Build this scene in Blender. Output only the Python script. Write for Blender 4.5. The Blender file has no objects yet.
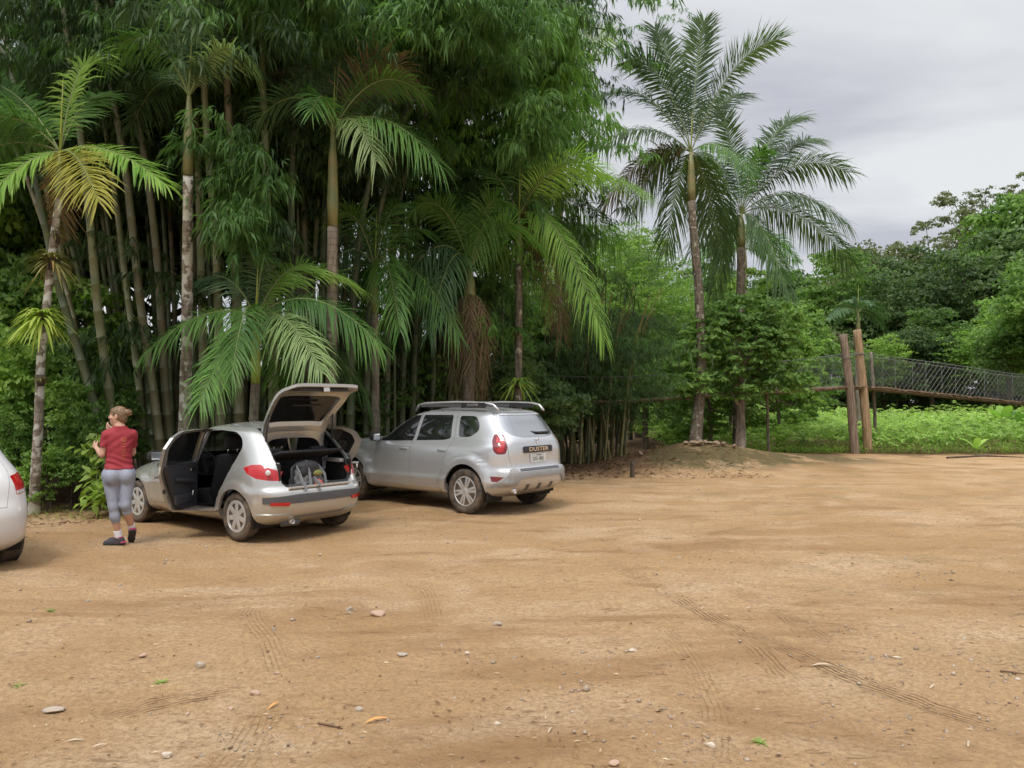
import bpy, bmesh, math, random, time
import numpy as np
from mathutils import Vector, Matrix, bvhtree, interpolate
from math import radians as R, pi, sin, cos
T0 = time.time()
random.seed(7)
SC = bpy.context.scene
COL = SC.collection
F, CAMH, HOR = 770.0, 1.70, 403.0
PITCH = math.atan((HOR-384)/F)

def at(px, py, Y):
    """world point seen at pixel (px,py) of the 1024x768 photo at depth Y metres (along +Y)"""
    u = (px-512)/F; v = -(py-384)/F
    dy = cos(PITCH)-v*sin(PITCH); dz = sin(PITCH)+v*cos(PITCH)
    k = Y/dy
    return Vector((u*k, Y, CAMH+dz*k))

def gnd(px, py):
    u = (px-512)/F; v = -(py-384)/F
    dy = cos(PITCH)-v*sin(PITCH); dz = sin(PITCH)+v*cos(PITCH)
    k = -CAMH/dz
    return Vector((u*k, dy*k, 0))

# ---------------------------------------------------------------- materials
def nmat(name):
    m = bpy.data.materials.new(name); m.use_nodes = True
    nt = m.node_tree; nt.nodes.clear()
    out = nt.nodes.new('ShaderNodeOutputMaterial')
    return m, nt, out

def principled(name, col, rough=.5, metal=0.0, coat=0.0, spec=.5, noise=None, bump=None, emit=None, alpha=None):
    """noise=(scale, amount[, colour2, detail]) mottles the base colour; bump=(scale, strength[, distance])"""
    m, nt, out = nmat(name)
    b = nt.nodes.new('ShaderNodeBsdfPrincipled')
    b.inputs['Base Color'].default_value = (*col, 1)
    b.inputs['Roughness'].default_value = rough
    b.inputs['Metallic'].default_value = metal
    b.inputs['Coat Weight'].default_value = coat
    b.inputs['Coat Roughness'].default_value = .08
    b.inputs['Specular IOR Level'].default_value = spec
    nt.links.new(b.outputs[0], out.inputs[0])
    if noise or bump:
        tc = nt.nodes.new('ShaderNodeTexCoord')
    if noise:
        n = nt.nodes.new('ShaderNodeTexNoise'); n.inputs['Scale'].default_value = noise[0]
        n.inputs['Detail'].default_value = 5
        nt.links.new(tc.outputs['Object'], n.inputs['Vector'])
        r = nt.nodes.new('ShaderNodeMapRange'); r.inputs[1].default_value = .35; r.inputs[2].default_value = .65
        nt.links.new(n.outputs[0], r.inputs[0])
        mx = nt.nodes.new('ShaderNodeMix'); mx.data_type = 'RGBA'
        c2 = noise[2] if len(noise) > 2 else tuple(c*(1-noise[1]) for c in col)
        mx.inputs[6].default_value = (*col, 1); mx.inputs[7].default_value = (*c2, 1)
        mm = nt.nodes.new('ShaderNodeMath'); mm.operation = 'MULTIPLY'; mm.inputs[1].default_value = noise[1] if len(noise) > 2 else 1
        nt.links.new(r.outputs[0], mm.inputs[0]); nt.links.new(mm.outputs[0], mx.inputs[0])
        nt.links.new(mx.outputs[2], b.inputs['Base Color'])
    if bump:
        n = nt.nodes.new('ShaderNodeTexNoise'); n.inputs['Scale'].default_value = bump[0]; n.inputs['Detail'].default_value = 4
        nt.links.new(tc.outputs['Object'], n.inputs['Vector'])
        bp = nt.nodes.new('ShaderNodeBump'); bp.inputs['Strength'].default_value = bump[1]
        bp.inputs['Distance'].default_value = bump[2] if len(bump) > 2 else .02
        nt.links.new(n.outputs[0], bp.inputs['Height']); nt.links.new(bp.outputs[0], b.inputs['Normal'])
    return m

def paint_mat(name, col, metal=.5, rough=.32, dust=.55):
    m = principled(name, col, rough, metal, coat=.6)
    nt = m.node_tree; b = [n for n in nt.nodes if n.type == 'BSDF_PRINCIPLED'][0]
    tc = nt.nodes.new('ShaderNodeTexCoord'); n = nt.nodes.new('ShaderNodeTexNoise'); n.inputs['Scale'].default_value = 4; n.inputs['Detail'].default_value = 6
    geo = nt.nodes.new('ShaderNodeNewGeometry'); sp = nt.nodes.new('ShaderNodeSeparateXYZ')
    nt.links.new(geo.outputs['Position'], sp.inputs[0])
    mr = nt.nodes.new('ShaderNodeMapRange'); mr.inputs[1].default_value = .15; mr.inputs[2].default_value = .85
    mr.inputs[3].default_value = 1; mr.inputs[4].default_value = .06
    nt.links.new(sp.outputs[2], mr.inputs[0]); nt.links.new(tc.outputs['Object'], n.inputs['Vector'])
    mu = nt.nodes.new('ShaderNodeMath'); mu.operation = 'MULTIPLY'; nt.links.new(mr.outputs[0], mu.inputs[0]); nt.links.new(n.outputs[0], mu.inputs[1])
    m2 = nt.nodes.new('ShaderNodeMath'); m2.operation = 'MULTIPLY'; m2.inputs[1].default_value = dust*2; m2.use_clamp = True; nt.links.new(mu.outputs[0], m2.inputs[0])
    d = nt.nodes.new('ShaderNodeBsdfDiffuse'); d.inputs[0].default_value = (.42, .29, .18, 1)
    mix = nt.nodes.new('ShaderNodeMixShader'); out = [x for x in nt.nodes if x.type == 'OUTPUT_MATERIAL'][0]
    nt.links.new(m2.outputs[0], mix.inputs[0]); nt.links.new(b.outputs[0], mix.inputs[1]); nt.links.new(d.outputs[0], mix.inputs[2])
    nt.links.new(mix.outputs[0], out.inputs[0])
    return m

def glass_mat(name, see=.35, tint=(.5, .55, .52), f0=.06):
    m, nt, out = nmat(name)
    t = nt.nodes.new('ShaderNodeBsdfTransparent'); t.inputs[0].default_value = (*tint, 1)
    k = nt.nodes.new('ShaderNodeBsdfDiffuse'); k.inputs[0].default_value = (.012, .013, .014, 1)
    g = nt.nodes.new('ShaderNodeBsdfGlossy'); g.inputs['Roughness'].default_value = .03; g.inputs[0].default_value = (.95, .97, 1, 1)
    m1 = nt.nodes.new('ShaderNodeMixShader'); m1.inputs[0].default_value = see
    nt.links.new(k.outputs[0], m1.inputs[1]); nt.links.new(t.outputs[0], m1.inputs[2])
    lw = nt.nodes.new('ShaderNodeLayerWeight'); lw.inputs[0].default_value = .5
    pw = nt.nodes.new('ShaderNodeMath'); pw.operation = 'POWER'; pw.inputs[1].default_value = 4; nt.links.new(lw.outputs['Facing'], pw.inputs[0])
    fr = nt.nodes.new('ShaderNodeMath'); fr.operation = 'MULTIPLY_ADD'; fr.inputs[1].default_value = 1-f0; fr.inputs[2].default_value = f0; nt.links.new(pw.outputs[0], fr.inputs[0])
    m2 = nt.nodes.new('ShaderNodeMixShader')
    nt.links.new(fr.outputs[0], m2.inputs[0]); nt.links.new(m1.outputs[0], m2.inputs[1]); nt.links.new(g.outputs[0], m2.inputs[2])
    nt.links.new(m2.outputs[0], out.inputs[0])
    return m

# ---------------------------------------------------------------- object helpers
def mesh_np(name, V, quads=None, tris=None, mats=(), midx=None, smooth=False):
    me = bpy.data.meshes.new(name)
    V = np.asarray(V, dtype=np.float32)
    parts = []; tot = []
    if quads is not None and len(quads): parts.append(np.asarray(quads, np.int32).ravel()); tot.append(np.full(len(quads), 4, np.int32))
    if tris is not None and len(tris): parts.append(np.asarray(tris, np.int32).ravel()); tot.append(np.full(len(tris), 3, np.int32))
    li = np.concatenate(parts); lt = np.concatenate(tot)
    me.vertices.add(len(V)); me.vertices.foreach_set('co', V.ravel())
    me.loops.add(len(li)); me.loops.foreach_set('vertex_index', li)
    me.polygons.add(len(lt)); ls = np.concatenate([[0], np.cumsum(lt)[:-1]]).astype(np.int32)
    me.polygons.foreach_set('loop_start', ls); me.polygons.foreach_set('loop_total', lt)
    if midx is not None: me.polygons.foreach_set('material_index', np.asarray(midx, np.int32))
    me.update(calc_edges=True)
    if smooth: me.polygons.foreach_set('use_smooth', np.ones(len(lt), bool))
    for m in mats: me.materials.append(m)
    return me

def tag(o, label=None, cat=None, group=None, kind=None):
    if label: o['label'] = label
    if cat: o['category'] = cat
    if group: o['group'] = group
    if kind: o['kind'] = kind
    return o

def thing(name, label, cat, loc=(0, 0, 0), rz=0, group=None):
    o = bpy.data.objects.new(name, None); COL.objects.link(o); o.location = loc; o.rotation_euler = (0, 0, rz)
    o.empty_display_size = .2
    return tag(o, label, cat, group)

def link(name, me, parent=None, loc=(0, 0, 0), rot=(0, 0, 0), mat=None):
    o = bpy.data.objects.new(name, me); COL.objects.link(o); o.location = loc; o.rotation_euler = rot
    if parent is not None: o.parent = parent
    if mat is not None and me is not None:
        me.materials.clear(); me.materials.append(mat)
    return o

class MB:
    """mesh collector"""
    def __init__(s): s.bm = bmesh.new()
    def box(s, c, size, rot=None, bev=0, mi=0, taper=None):
        r = bmesh.ops.create_cube(s.bm, size=1)['verts']
        for v in r:
            v.co = Vector((v.co.x*size[0], v.co.y*size[1], v.co.z*size[2]))
            if taper and v.co.z > 0: v.co.x *= taper[0]; v.co.y *= taper[1]
        if bev:
            es = list({e for v in r for e in v.link_edges})
            r2 = bmesh.ops.bevel(s.bm, geom=es, offset=bev, segments=2, affect='EDGES', profile=.5)
            r = list({v for f in r2['faces'] for v in f.verts} | {v for v in r if v.is_valid})
        M = Matrix.Translation(c) @ (rot.to_4x4() if rot else Matrix())
        for v in r: v.co = M @ v.co
        for f in {f for v in r for f in v.link_faces}: f.material_index = mi
        return s
    def tube(s, pts, rad, seg=8, mi=0, cap=True):
        pts = [Vector(p) for p in pts]
        if not hasattr(rad, '__len__'): rad = [rad]*len(pts)
        rings = []; up = Vector((0, 0, 1))
        t0 = (pts[1]-pts[0]).normalized()
        n = t0.orthogonal().normalized()
        for i, p in enumerate(pts):
            t = (pts[min(i+1, len(pts)-1)]-pts[max(i-1, 0)]).normalized()
            n = (n-t*n.dot(t)).normalized(); b = t.cross(n)
            rings.append([s.bm.verts.new(p+(n*cos(2*pi*k/seg)+b*sin(2*pi*k/seg))*rad[i]) for k in range(seg)])
        for a, b in zip(rings, rings[1:]):
            for k in range(seg):
                f = s.bm.faces.new((a[k], a[(k+1) % seg], b[(k+1) % seg], b[k])); f.material_index = mi; f.smooth = True
        if cap:
            f = s.bm.faces.new(rings[0][::-1]); f.material_index = mi
            f = s.bm.faces.new(rings[-1]); f.material_index = mi
        return s
    def lathe(s, prof, seg=32, M=None, mi=0, closed=False, smooth=True):
        """prof: (r, h) revolved about local z"""
        M = M or Matrix()
        rings = [[s.bm.verts.new(M @ Vector((r*cos(2*pi*k/seg), r*sin(2*pi*k/seg), h))) for k in range(seg)] for r, h in prof]
        pr = list(zip(rings, rings[1:]))
        if closed: pr.append((rings[-1], rings[0]))
        for a, b in pr:
            for k in range(seg):
                f = s.bm.faces.new((a[k], a[(k+1) % seg], b[(k+1) % seg], b[k])); f.material_index = mi; f.smooth = smooth
        if not closed:
            for rg, rv in ((rings[0], 1), (rings[-1], 0)):
                f = s.bm.faces.new(rg[::-1] if rv else rg); f.material_index = mi
        return s
    def prism(s, poly, axis, a, b, mi=0):
        """poly 2D points in the other two axes; extruded along axis from a to b"""
        def P(p, t):
            q = [0, 0, 0]; q[axis] = t; o = [i for i in range(3) if i != axis]; q[o[0]] = p[0]; q[o[1]] = p[1]; return Vector(q)
        A = [s.bm.verts.new(P(p, a)) for p in poly]; B = [s.bm.verts.new(P(p, b)) for p in poly]
        n = len(poly); fs = [s.bm.faces.new(A), s.bm.faces.new(B[::-1])]
        for k in range(n): fs.append(s.bm.faces.new((A[k], B[k], B[(k+1) % n], A[(k+1) % n])))
        for f in fs: f.material_index = mi
        bmesh.ops.recalc_face_normals(s.bm, faces=fs)
        return s
    def mesh(s, name='m', mats=(), smooth=False, M=None):
        me = bpy.data.meshes.new(name)
        if M is not None: s.bm.transform(M)
        bmesh.ops.recalc_face_normals(s.bm, faces=s.bm.faces)
        if smooth:
            for f in s.bm.faces: f.smooth = True
        s.bm.to_mesh(me); s.bm.free()
        for m in mats: me.materials.append(m)
        if smooth: me.set_sharp_from_angle(angle=R(38))
        return me
    def build(s, name, mat, parent=None, smooth=False, **k):
        mats = mat if isinstance(mat, (list, tuple)) else [mat]
        return link(name, s.mesh(name, mats, smooth), parent, **k)

def pchip(xs, ys, x):
    xs = np.array(xs, float); ys = np.array(ys, float); h = np.diff(xs); d = np.diff(ys)/h
    m = np.zeros(len(xs)); 
    for i in range(1, len(xs)-1):
        if d[i-1]*d[i] > 0:
            w1 = 2*h[i]+h[i-1]; w2 = h[i]+2*h[i-1]; m[i] = (w1+w2)/(w1/d[i-1]+w2/d[i])
    m[0] = d[0]; m[-1] = d[-1]
    x = np.clip(np.asarray(x, float), xs[0], xs[-1]); i = np.clip(np.searchsorted(xs, x)-1, 0, len(xs)-2)
    t = (x-xs[i])/h[i]
    return (2*t**3-3*t**2+1)*ys[i]+(t**3-2*t**2+t)*h[i]*m[i]+(-2*t**3+3*t**2)*ys[i+1]+(t**3-t**2)*h[i]*m[i+1]

def text_mesh(txt, size, depth=.002, M=None, mat=None, name='lettering', parent=None, sx=1.0, bold=0.0):
    cu = bpy.data.curves.new('t', 'FONT'); cu.body = txt; cu.size = size; cu.extrude = depth; cu.align_x = 'CENTER'; cu.align_y = 'CENTER'
    cu.resolution_u = 2; cu.offset = bold
    o = bpy.data.objects.new('t', cu); COL.objects.link(o)
    dg = bpy.context.evaluated_depsgraph_get(); dg.update()
    me = bpy.data.meshes.new_from_object(o.evaluated_get(dg)); bpy.data.objects.remove(o)
    me.transform(Matrix.Diagonal((sx, 1, 1, 1)))
    if M is not None: me.transform(M)
    return link(name, me, parent, mat=mat)
# ================================================================ CARS
M_ = {}
M_['silver_warm'] = paint_mat('champagne_silver_paint', (.49, .50, .485), .65, .25, .24)
M_['silver'] = paint_mat('silver_paint', (.55, .565, .585), .6, .25, .18)
M_['white'] = paint_mat('white_paint', (.60, .60, .60), 0, .3, .3)
M_['black_trim'] = principled('black_trim', (.02, .02, .021), .55, bump=(120, .15, .002))
M_['grey_trim'] = principled('dark_grey_plastic', (.075, .078, .085), .5)
M_['fabric'] = principled('dark_seat_fabric', (.022, .022, .025), .9, noise=(60, .4))
M_['card'] = principled('door_card_plastic', (.03, .03, .036), .6)
M_['rubber'] = principled('tyre_rubber', (.028, .026, .024), .85, noise=(9, .8, (.16, .115, .075)))
M_['alloy'] = principled('alloy', (.66, .66, .66), .36, .6, noise=(14, .35, (.40, .35, .28)))
M_['dark'] = principled('dark_underbody', (.012, .012, .012), .9)
M_['red'] = principled('red_lens', (.40, .010, .012), .12, coat=.7)
M_['dred'] = principled('dark_red_lens', (.16, .01, .012), .15, coat=.5)
M_['clear'] = principled('clear_lens', (.62, .60, .60), .15, .3, coat=.7)
M_['skid'] = principled('matt_silver_bumper', (.30, .31, .32), .5, .3, noise=(10, .4, (.26, .21, .16)))
M_['chrome'] = principled('chrome', (.7, .7, .72), .15, 1)
M_['plate'] = principled('plate_grey', (.62, .64, .64), .4, noise=(8, .3))
M_['ink'] = principled('plate_ink', (.03, .03, .03), .5)
M_['glass'] = glass_mat('tinted_glass', .45)
M_['dglass'] = glass_mat('dark_tinted_glass', .03)
M_['film'] = glass_mat('film_coated_glass', .05, f0=.13)
M_['rfilm'] = glass_mat('pale_film_rear_glass', .03, f0=.34)
M_['pale'] = principled('pale_plastic', (.35, .34, .31), .6)
M_['cloth_white'] = principled('white_cloth', (.75, .77, .8), .9)

def boolean(A, B, op):
    a = bpy.data.objects.new('a', A); b = bpy.data.objects.new('b', B)
    COL.objects.link(a); COL.objects.link(b)
    md = a.modifiers.new('b', 'BOOLEAN'); md.operation = op; md.object = b; md.solver = 'EXACT'
    dg = bpy.context.evaluated_depsgraph_get(); dg.update()
    me = bpy.data.meshes.new_from_object(a.evaluated_get(dg))
    bpy.data.objects.remove(a); bpy.data.objects.remove(b)
    return me

def hull_grid(P, M=30):
    zs = np.unique(np.concatenate([np.linspace(P['z0'], P['z1'], P.get('nz', 40)), P.get('zx', [])]))
    rear = lambda z: pchip(*zip(*P['rear']), z); front = lambda z: pchip(*zip(*P['front']), z); Wd = lambda z: pchip(*zip(*P['W']), z)
    xc = P['xc']; rings = []
    tt = np.linspace(0, pi/2, 400)
    def quarter(a, w, n):
        x = a*np.abs(np.cos(tt))**(2/n); y = w*np.abs(np.sin(tt))**(2/n)
        s = np.concatenate([[0], np.cumsum(np.hypot(np.diff(x), np.diff(y)))]); s /= s[-1]
        k = np.linspace(0, 1, M+1); return np.interp(k, s, x), np.interp(k, s, y)
    def ring(z, xr, xf, w, nf, nr):
        fx, fy = quarter(xf-xc, w, nf); rx, ry = quarter(xc-xr, w, nr)
        pts = [(xc+fx[i], fy[i]) for i in range(M+1)] + [(xc-rx[i], ry[i]) for i in range(M-1, -1, -1)]
        pts += [(xc-rx[i], -ry[i]) for i in range(1, M+1)] + [(xc+fx[i], -fy[i]) for i in range(M-1, 0, -1)]
        return [(x, y, z) for x, y in pts]
    for z in zs:
        nf = np.interp(z, *zip(*P['nf'])); nr = np.interp(z, *zip(*P['nr']))
        rings.append(ring(z, rear(z), front(z), Wd(z), nf, nr))
    base = rings[-1]; z1 = P['z1']
    cx = sum(p[0] for p in base)/len(base)
    for s in (.96, .9, .8, .65, .5, .35, .2, .08):
        rings.append([(cx+(x-cx)*s, y*s, z1+(P['ztop']-z1)*(1-s*s)) for x, y, _ in base])
    V = np.array(rings)  # (L, N, 3)
    for (wx, wz, r0, r1, d) in P.get('flare', []):
        dx = V[..., 0]-wx; dz = V[..., 2]-wz; rr = np.sqrt(dx*dx+dz*dz)
        k = np.clip(1-(rr-r0)/(r1-r0), 0, 1); k = np.minimum(k*3.0, 1.0); k = k*k*(3-2*k)
        k = k*np.clip((P['belt']-V[..., 2])/.12, 0, 1)*np.clip((np.abs(V[..., 1])-.60)/.12, 0, 1)
        V[..., 1] += np.sign(V[..., 1])*d*k
    # slight crease along the side
    for (cz, wd, d) in P.get('crease', []):
        k = np.exp(-((V[..., 2]-cz)/wd)**2)*(np.abs(V[..., 1]) > .6); V[..., 1] += np.sign(V[..., 1])*d*k
    return V

def hull_mesh(V, name='hull'):
    L, N = V.shape[:2]; idx = np.arange(L*N).reshape(L, N)
    a = idx[:-1]; b = idx[1:]; q = np.stack([a, np.roll(a, -1, 1), np.roll(b, -1, 1), b], -1).reshape(-1, 4)
    me = bpy.data.meshes.new(name)
    faces = q.tolist() + [idx[0][::-1].tolist(), idx[-1].tolist()]
    me.from_pydata(V.reshape(-1, 3).tolist(), [], faces); me.update()
    return me

def offset_grid(V, d):
    dl = np.zeros_like(V); du = np.roll(V, -1, 1)-np.roll(V, 1, 1)
    dl[1:-1] = V[2:]-V[:-2]; dl[0] = V[1]-V[0]; dl[-1] = V[-1]-V[-2]
    n = np.cross(du, dl); n /= np.maximum(np.linalg.norm(n, axis=-1, keepdims=True), 1e-9)
    return V+n*d

class Shell:
    def __init__(s, P, thick=.035):
        s.P = P; s.V = hull_grid(P)
        s.outer = hull_mesh(s.V)
        Vi = offset_grid(s.V, -thick); Vi[..., 2] = np.clip(Vi[..., 2], P['floor'], P['ztop']-thick)
        # keep the floor levels distinct
        low = Vi[..., 2] <= P['floor']+1e-6; keep = ~low.all(axis=1); Vi = Vi[keep]
        first = Vi[0].copy(); first[:, 2] = P['floor']; Vi = np.concatenate([first[None], Vi[1:][(Vi[1:, :, 2] > P['floor']+.004).all(axis=1)]])
        s.inner = hull_mesh(Vi)
        s.shell = boolean(s.outer.copy(), s.inner.copy(), 'DIFFERENCE')
        b = bmesh.new(); b.from_mesh(s.outer); b.normal_update(); s.bvo = bvhtree.BVHTree.FromBMesh(b)
        s.onor = [v.normal.copy() for v in b.verts]; s.oco = [v.co.copy() for v in b.verts]; s.ofv = [[v.index for v in f.verts] for f in b.faces]; b.free()
        b = bmesh.new(); b.from_mesh(s.inner); s.bvi = bvhtree.BVHTree.FromBMesh(b); b.free()
        s.body = s.shell
    def cut(s, me): s.body = boolean(s.body, me, 'DIFFERENCE')
    def take(s, prism, base=None): return boolean((base or s.shell).copy(), prism, 'INTERSECT')
    def minus(s, me, prism): return boolean(me, prism, 'DIFFERENCE')
    def finish(s, me, mats, outer_only=False, shift=0.0):
        """mats = (paint, inside); sets materials, smooth custom normals"""
        bm = bmesh.new(); bm.from_mesh(me)
        bmesh.ops.dissolve_degenerate(bm, dist=1e-5, edges=bm.edges)
        bm.normal_update(); kill = []
        for f in bm.faces:
            c = f.calc_center_median(); loc, n, i, d = s.bvo.find_nearest(c)
            if d < .0035 and n.dot(f.normal) > .6: f.material_index = 0; f.smooth = True
            else:
                f.smooth = False
                if outer_only: kill.append(f); continue
                l2, n2, i2, d2 = s.bvi.find_nearest(c)
                f.material_index = 1 if (d2 < .006 and len(mats) > 1) else 0
        if kill: bmesh.ops.delete(bm, geom=kill, context='FACES')
        if shift:
            for v in bm.verts:
                l, n, i, d = s.bvo.find_nearest(v.co); v.co -= n*shift
        me2 = bpy.data.meshes.new('panel'); bm.to_mesh(me2); bm.free()
        nors = []
        for p in me2.polygons:
            for li in p.loop_indices:
                if p.use_smooth:
                    co = me2.vertices[me2.loops[li].vertex_index].co
                    l, n, i, d = s.bvo.find_nearest(co); vs = s.ofv[i]
                    if len(vs) == 4:
                        w = interpolate.poly_3d_calc([s.oco[k] for k in vs], l)
                        nn = Vector((0, 0, 0))
                        for k, ww in zip(vs, w): nn += s.onor[k]*ww
                        nn = nn.normalized() if nn.length > 1e-6 else n
                    else: nn = n
                    nors.append(nn)
                else: nors.append(p.normal.copy())
        for m in mats: me2.materials.append(m)
        me2.polygons.foreach_set('use_smooth', [True]*len(me2.polygons))
        if nors: me2.normals_split_custom_set(nors)
        return me2

def grow(poly, d):
    """offset a simple polygon outwards by d"""
    P = [Vector(p) for p in poly]; n = len(P); A = sum(P[i].x*P[(i+1) % n].y-P[(i+1) % n].x*P[i].y for i in range(n))
    s = 1 if A > 0 else -1; out = []
    for i in range(n):
        e0 = (P[i]-P[i-1]).normalized(); e1 = (P[(i+1) % n]-P[i]).normalized()
        n0 = Vector((e0.y, -e0.x))*s; n1 = Vector((e1.y, -e1.x))*s
        m = (n0+n1); m = m/ max(m.length_squared/2, .35) if m.length > 1e-6 else n0
        out.append(tuple(P[i]+m*d))
    return out

def rnd(poly, r=.03, seg=3):
    """round polygon corners"""
    P = [Vector(p) for p in poly]; n = len(P); out = []
    for i in range(n):
        a, b, c = P[i-1], P[i], P[(i+1) % n]
        la, lc = (a-b).length, (c-b).length; k = min(r, la*.45, lc*.45)
        p0 = b+(a-b).normalized()*k; p1 = b+(c-b).normalized()*k
        for j in range(seg+1):
            t = j/seg; out.append(tuple(p0*(1-t)**2+b*2*t*(1-t)+p1*t*t))
    return out

def side_prism(poly, side, y0=.25, y1=1.4):
    return MB().prism(poly, 1, side*y0, side*y1).mesh()
def rear_prism(poly, x0, x1):
    return MB().prism(poly, 0, x0, x1).mesh()
def merge(*ms):
    bm = bmesh.new()
    for m in ms: bm.from_mesh(m)
    me = bpy.data.meshes.new('c'); bm.to_mesh(me); bm.free(); return me
def mir(poly): return [(-p[0], p[1]) for p in poly]
def wheel_cyl(x, z, r, y0, y1):
    m = MB(); m.lathe([(r, y0), (r, y1)], 40, Matrix.Translation((x, 0, z)) @ Matrix.Rotation(-pi/2, 4, 'X')); return m.mesh()
def corner_prism(poly, side, ang, c, d0=-.6, d1=.9):
    """poly in (s,z); extruded along direction at 'ang' from the rear axis toward the side, s measured across it; c = (x,y) reference"""
    d = Vector((-cos(R(ang)), side*sin(R(ang)), 0)); e = Vector((sin(R(ang)), side*cos(R(ang)), 0))  # e: towards outside/front
    b = MB(); A = []; B = []
    for s_, z in poly:
        p = Vector((c[0], side*c[1], 0))+e*s_+Vector((0, 0, z)); A.append(b.bm.verts.new(p+d*d0)); B.append(b.bm.verts.new(p+d*d1))
    n = len(poly); b.bm.faces.new(A); b.bm.faces.new(B[::-1])
    for k in range(n): b.bm.faces.new((A[k], B[k], B[(k+1) % n], A[(k+1) % n]))
    return b.mesh()

def make_wheel(car, x, y, side, Rt, w, kind, rim=.66):
    """wheel > tyre, rim"""
    e = bpy.data.objects.new('wheel', None); COL.objects.link(e); e.parent = car; e.location = (x, y, Rt)
    e.empty_display_size = .1
    Mt = Matrix.Rotation(-side*pi/2, 4, 'X')   # local z -> outward
    r1 = Rt*rim; h = w/2
    b = MB()
    prof = [(r1, -h*.8), (r1+.02, -h*.98), (Rt*.86, -h), (Rt*.95, -h*.93), (Rt*.992, -h*.78), (Rt, -h*.4), (Rt, h*.4), (Rt*.992, h*.78), (Rt*.95, h*.93), (Rt*.86, h), (r1+.02, h*.98), (r1, h*.8)]
    b.lathe(prof, 56, Mt)
    # tread blocks
    for k in range(56):
        a = 2*pi*k/56
        for hh in (-.62, -.2, .22, .64):
            rot = (Mt @ Matrix.Rotation(a+hh*.06, 4, 'Z')).to_3x3()
            b.box(rot @ Vector((Rt+.0005, 0, hh*h)), (.009, Rt*.075, h*.30), rot)
    b.build('tyre', M_['rubber'], e)
    b = MB(); m2 = [M_['alloy'], M_['dark']]
    b.lathe([(r1*.99, -h*.6), (r1*.99, h*.86), (r1*.93, h*.90), (r1*.90, h*.80), (r1*.88, -h*.4)], 48, Mt, 0)
    b.lathe([(r1*.9, -h*.2), (r1*.9, -h*.19), (.02, -h*.15)], 32, Mt, 1)
    n = 7 if kind == 'cap' else 6
    for k in range(n):
        a = 2*pi*k/n+.2; rot = (Mt @ Matrix.Rotation(a, 4, 'Z')).to_3x3()
        L = r1*.78; cz = h*(.70 if kind != 'cap' else .78)
        if kind == 'cap':
            b.box(rot @ Vector((r1*.56, 0, cz)), (L*.92, r1*.30, .012), rot, .004)
        else:
            for s_ in (-1, 1):
                r2 = rot @ Matrix.Rotation(s_*.10, 3, 'Z')
                b.box(r2 @ Vector((r1*.55, s_*r1*.04, cz)), (L, r1*.17, .03), r2, .006)
    b.lathe([(r1*(.34 if kind == 'cap' else .25), h*.55), (r1*(.34 if kind == 'cap' else .25), h*.84), (r1*.18, h*.92), (.004, h*.93)], 24, Mt, 0)
    if kind == 'cap': b.lathe([(r1*.93, h*.70), (r1*.93, h*.88), (r1*.80, h*.84), (r1*.80, h*.72)], 48, Mt, 0, closed=True)
    b.build('rim', m2, e, smooth=True)
    return e

def seat(car, x, y, name='seat', w=.50, zc=.30, back=.62, tilt=-14, head=True):
    """seat empty > cushion, backrest, headrest"""
    e = bpy.data.objects.new(name, None); COL.objects.link(e); e.parent = car; e.location = (x, y, zc)
    MB().box((.22, 0, .12), (.50, w, .17), Matrix.Rotation(R(-6), 3, 'Y'), .04).build('cushion', M_['fabric'], e, smooth=True)
    rt = Matrix.Rotation(R(tilt), 3, 'Y')
    b = MB().box(Vector((0, 0, .12)) + rt @ Vector((0, 0, back/2)), (.13, w*.96, back), rt, .05, taper=(.8, .86))
    b.build('backrest', M_['fabric'], e, smooth=True)
    if head:
        p = Vector((0, 0, .12)) + rt @ Vector((.01, 0, back+.16))
        b = MB().box(p, (.11, .27, .20), rt, .05)
        b.build('headrest', M_['fabric'], e, smooth=True)
        b = MB()
        for s in (-1, 1): b.tube([Vector((0, s*.07, .12))+rt @ Vector((0, 0, back-.03)), Vector((0, s*.07, .12))+rt @ Vector((.01, 0, back+.1))], .008)
        b.build('headrest_post', M_['chrome'], e)
    return e

def mirror_part(car, x, y, z, side, mat):
    b = MB(); b.box((x, side*(y+.10), z), (.10, .19, .13), Matrix.Rotation(side*R(8), 3, 'Z'), .035)
    o = b.build('side_mirror', mat, car, smooth=True)
    MB().box((x-.052, side*(y+.10), z), (.012, .15, .10), Matrix.Rotation(side*R(8), 3, 'Z'), .003).build('mirror_glass', M_['chrome'], o)
    MB().box((x+.02, side*(y+.01), z-.04), (.05, .08, .04)).build('mirror_stalk', M_['black_trim'], o)
    return o

def handle(o, x, y, z, side, mat):
    MB().box((x, side*(y+.012), z), (.17, .022, .028), None, .008).build('door_handle', mat, o, smooth=True)

def plate_part(car, M, txt):
    p = MB().box((0, 0, 0), (.40, .13, .006), None, .002).mesh('p'); p.transform(M)
    o = link('number_plate', p, car, mat=M_['plate'])
    text_mesh(txt, .082, .001, M @ Matrix.Translation((0, -.012, .004)), M_['ink'], 'plate_lettering', o, .86)
    text_mesh('SC  JOINVILLE', .02, .001, M @ Matrix.Translation((0, .048, .004)), M_['ink'], 'plate_lettering', o, 1)
    return o

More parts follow.
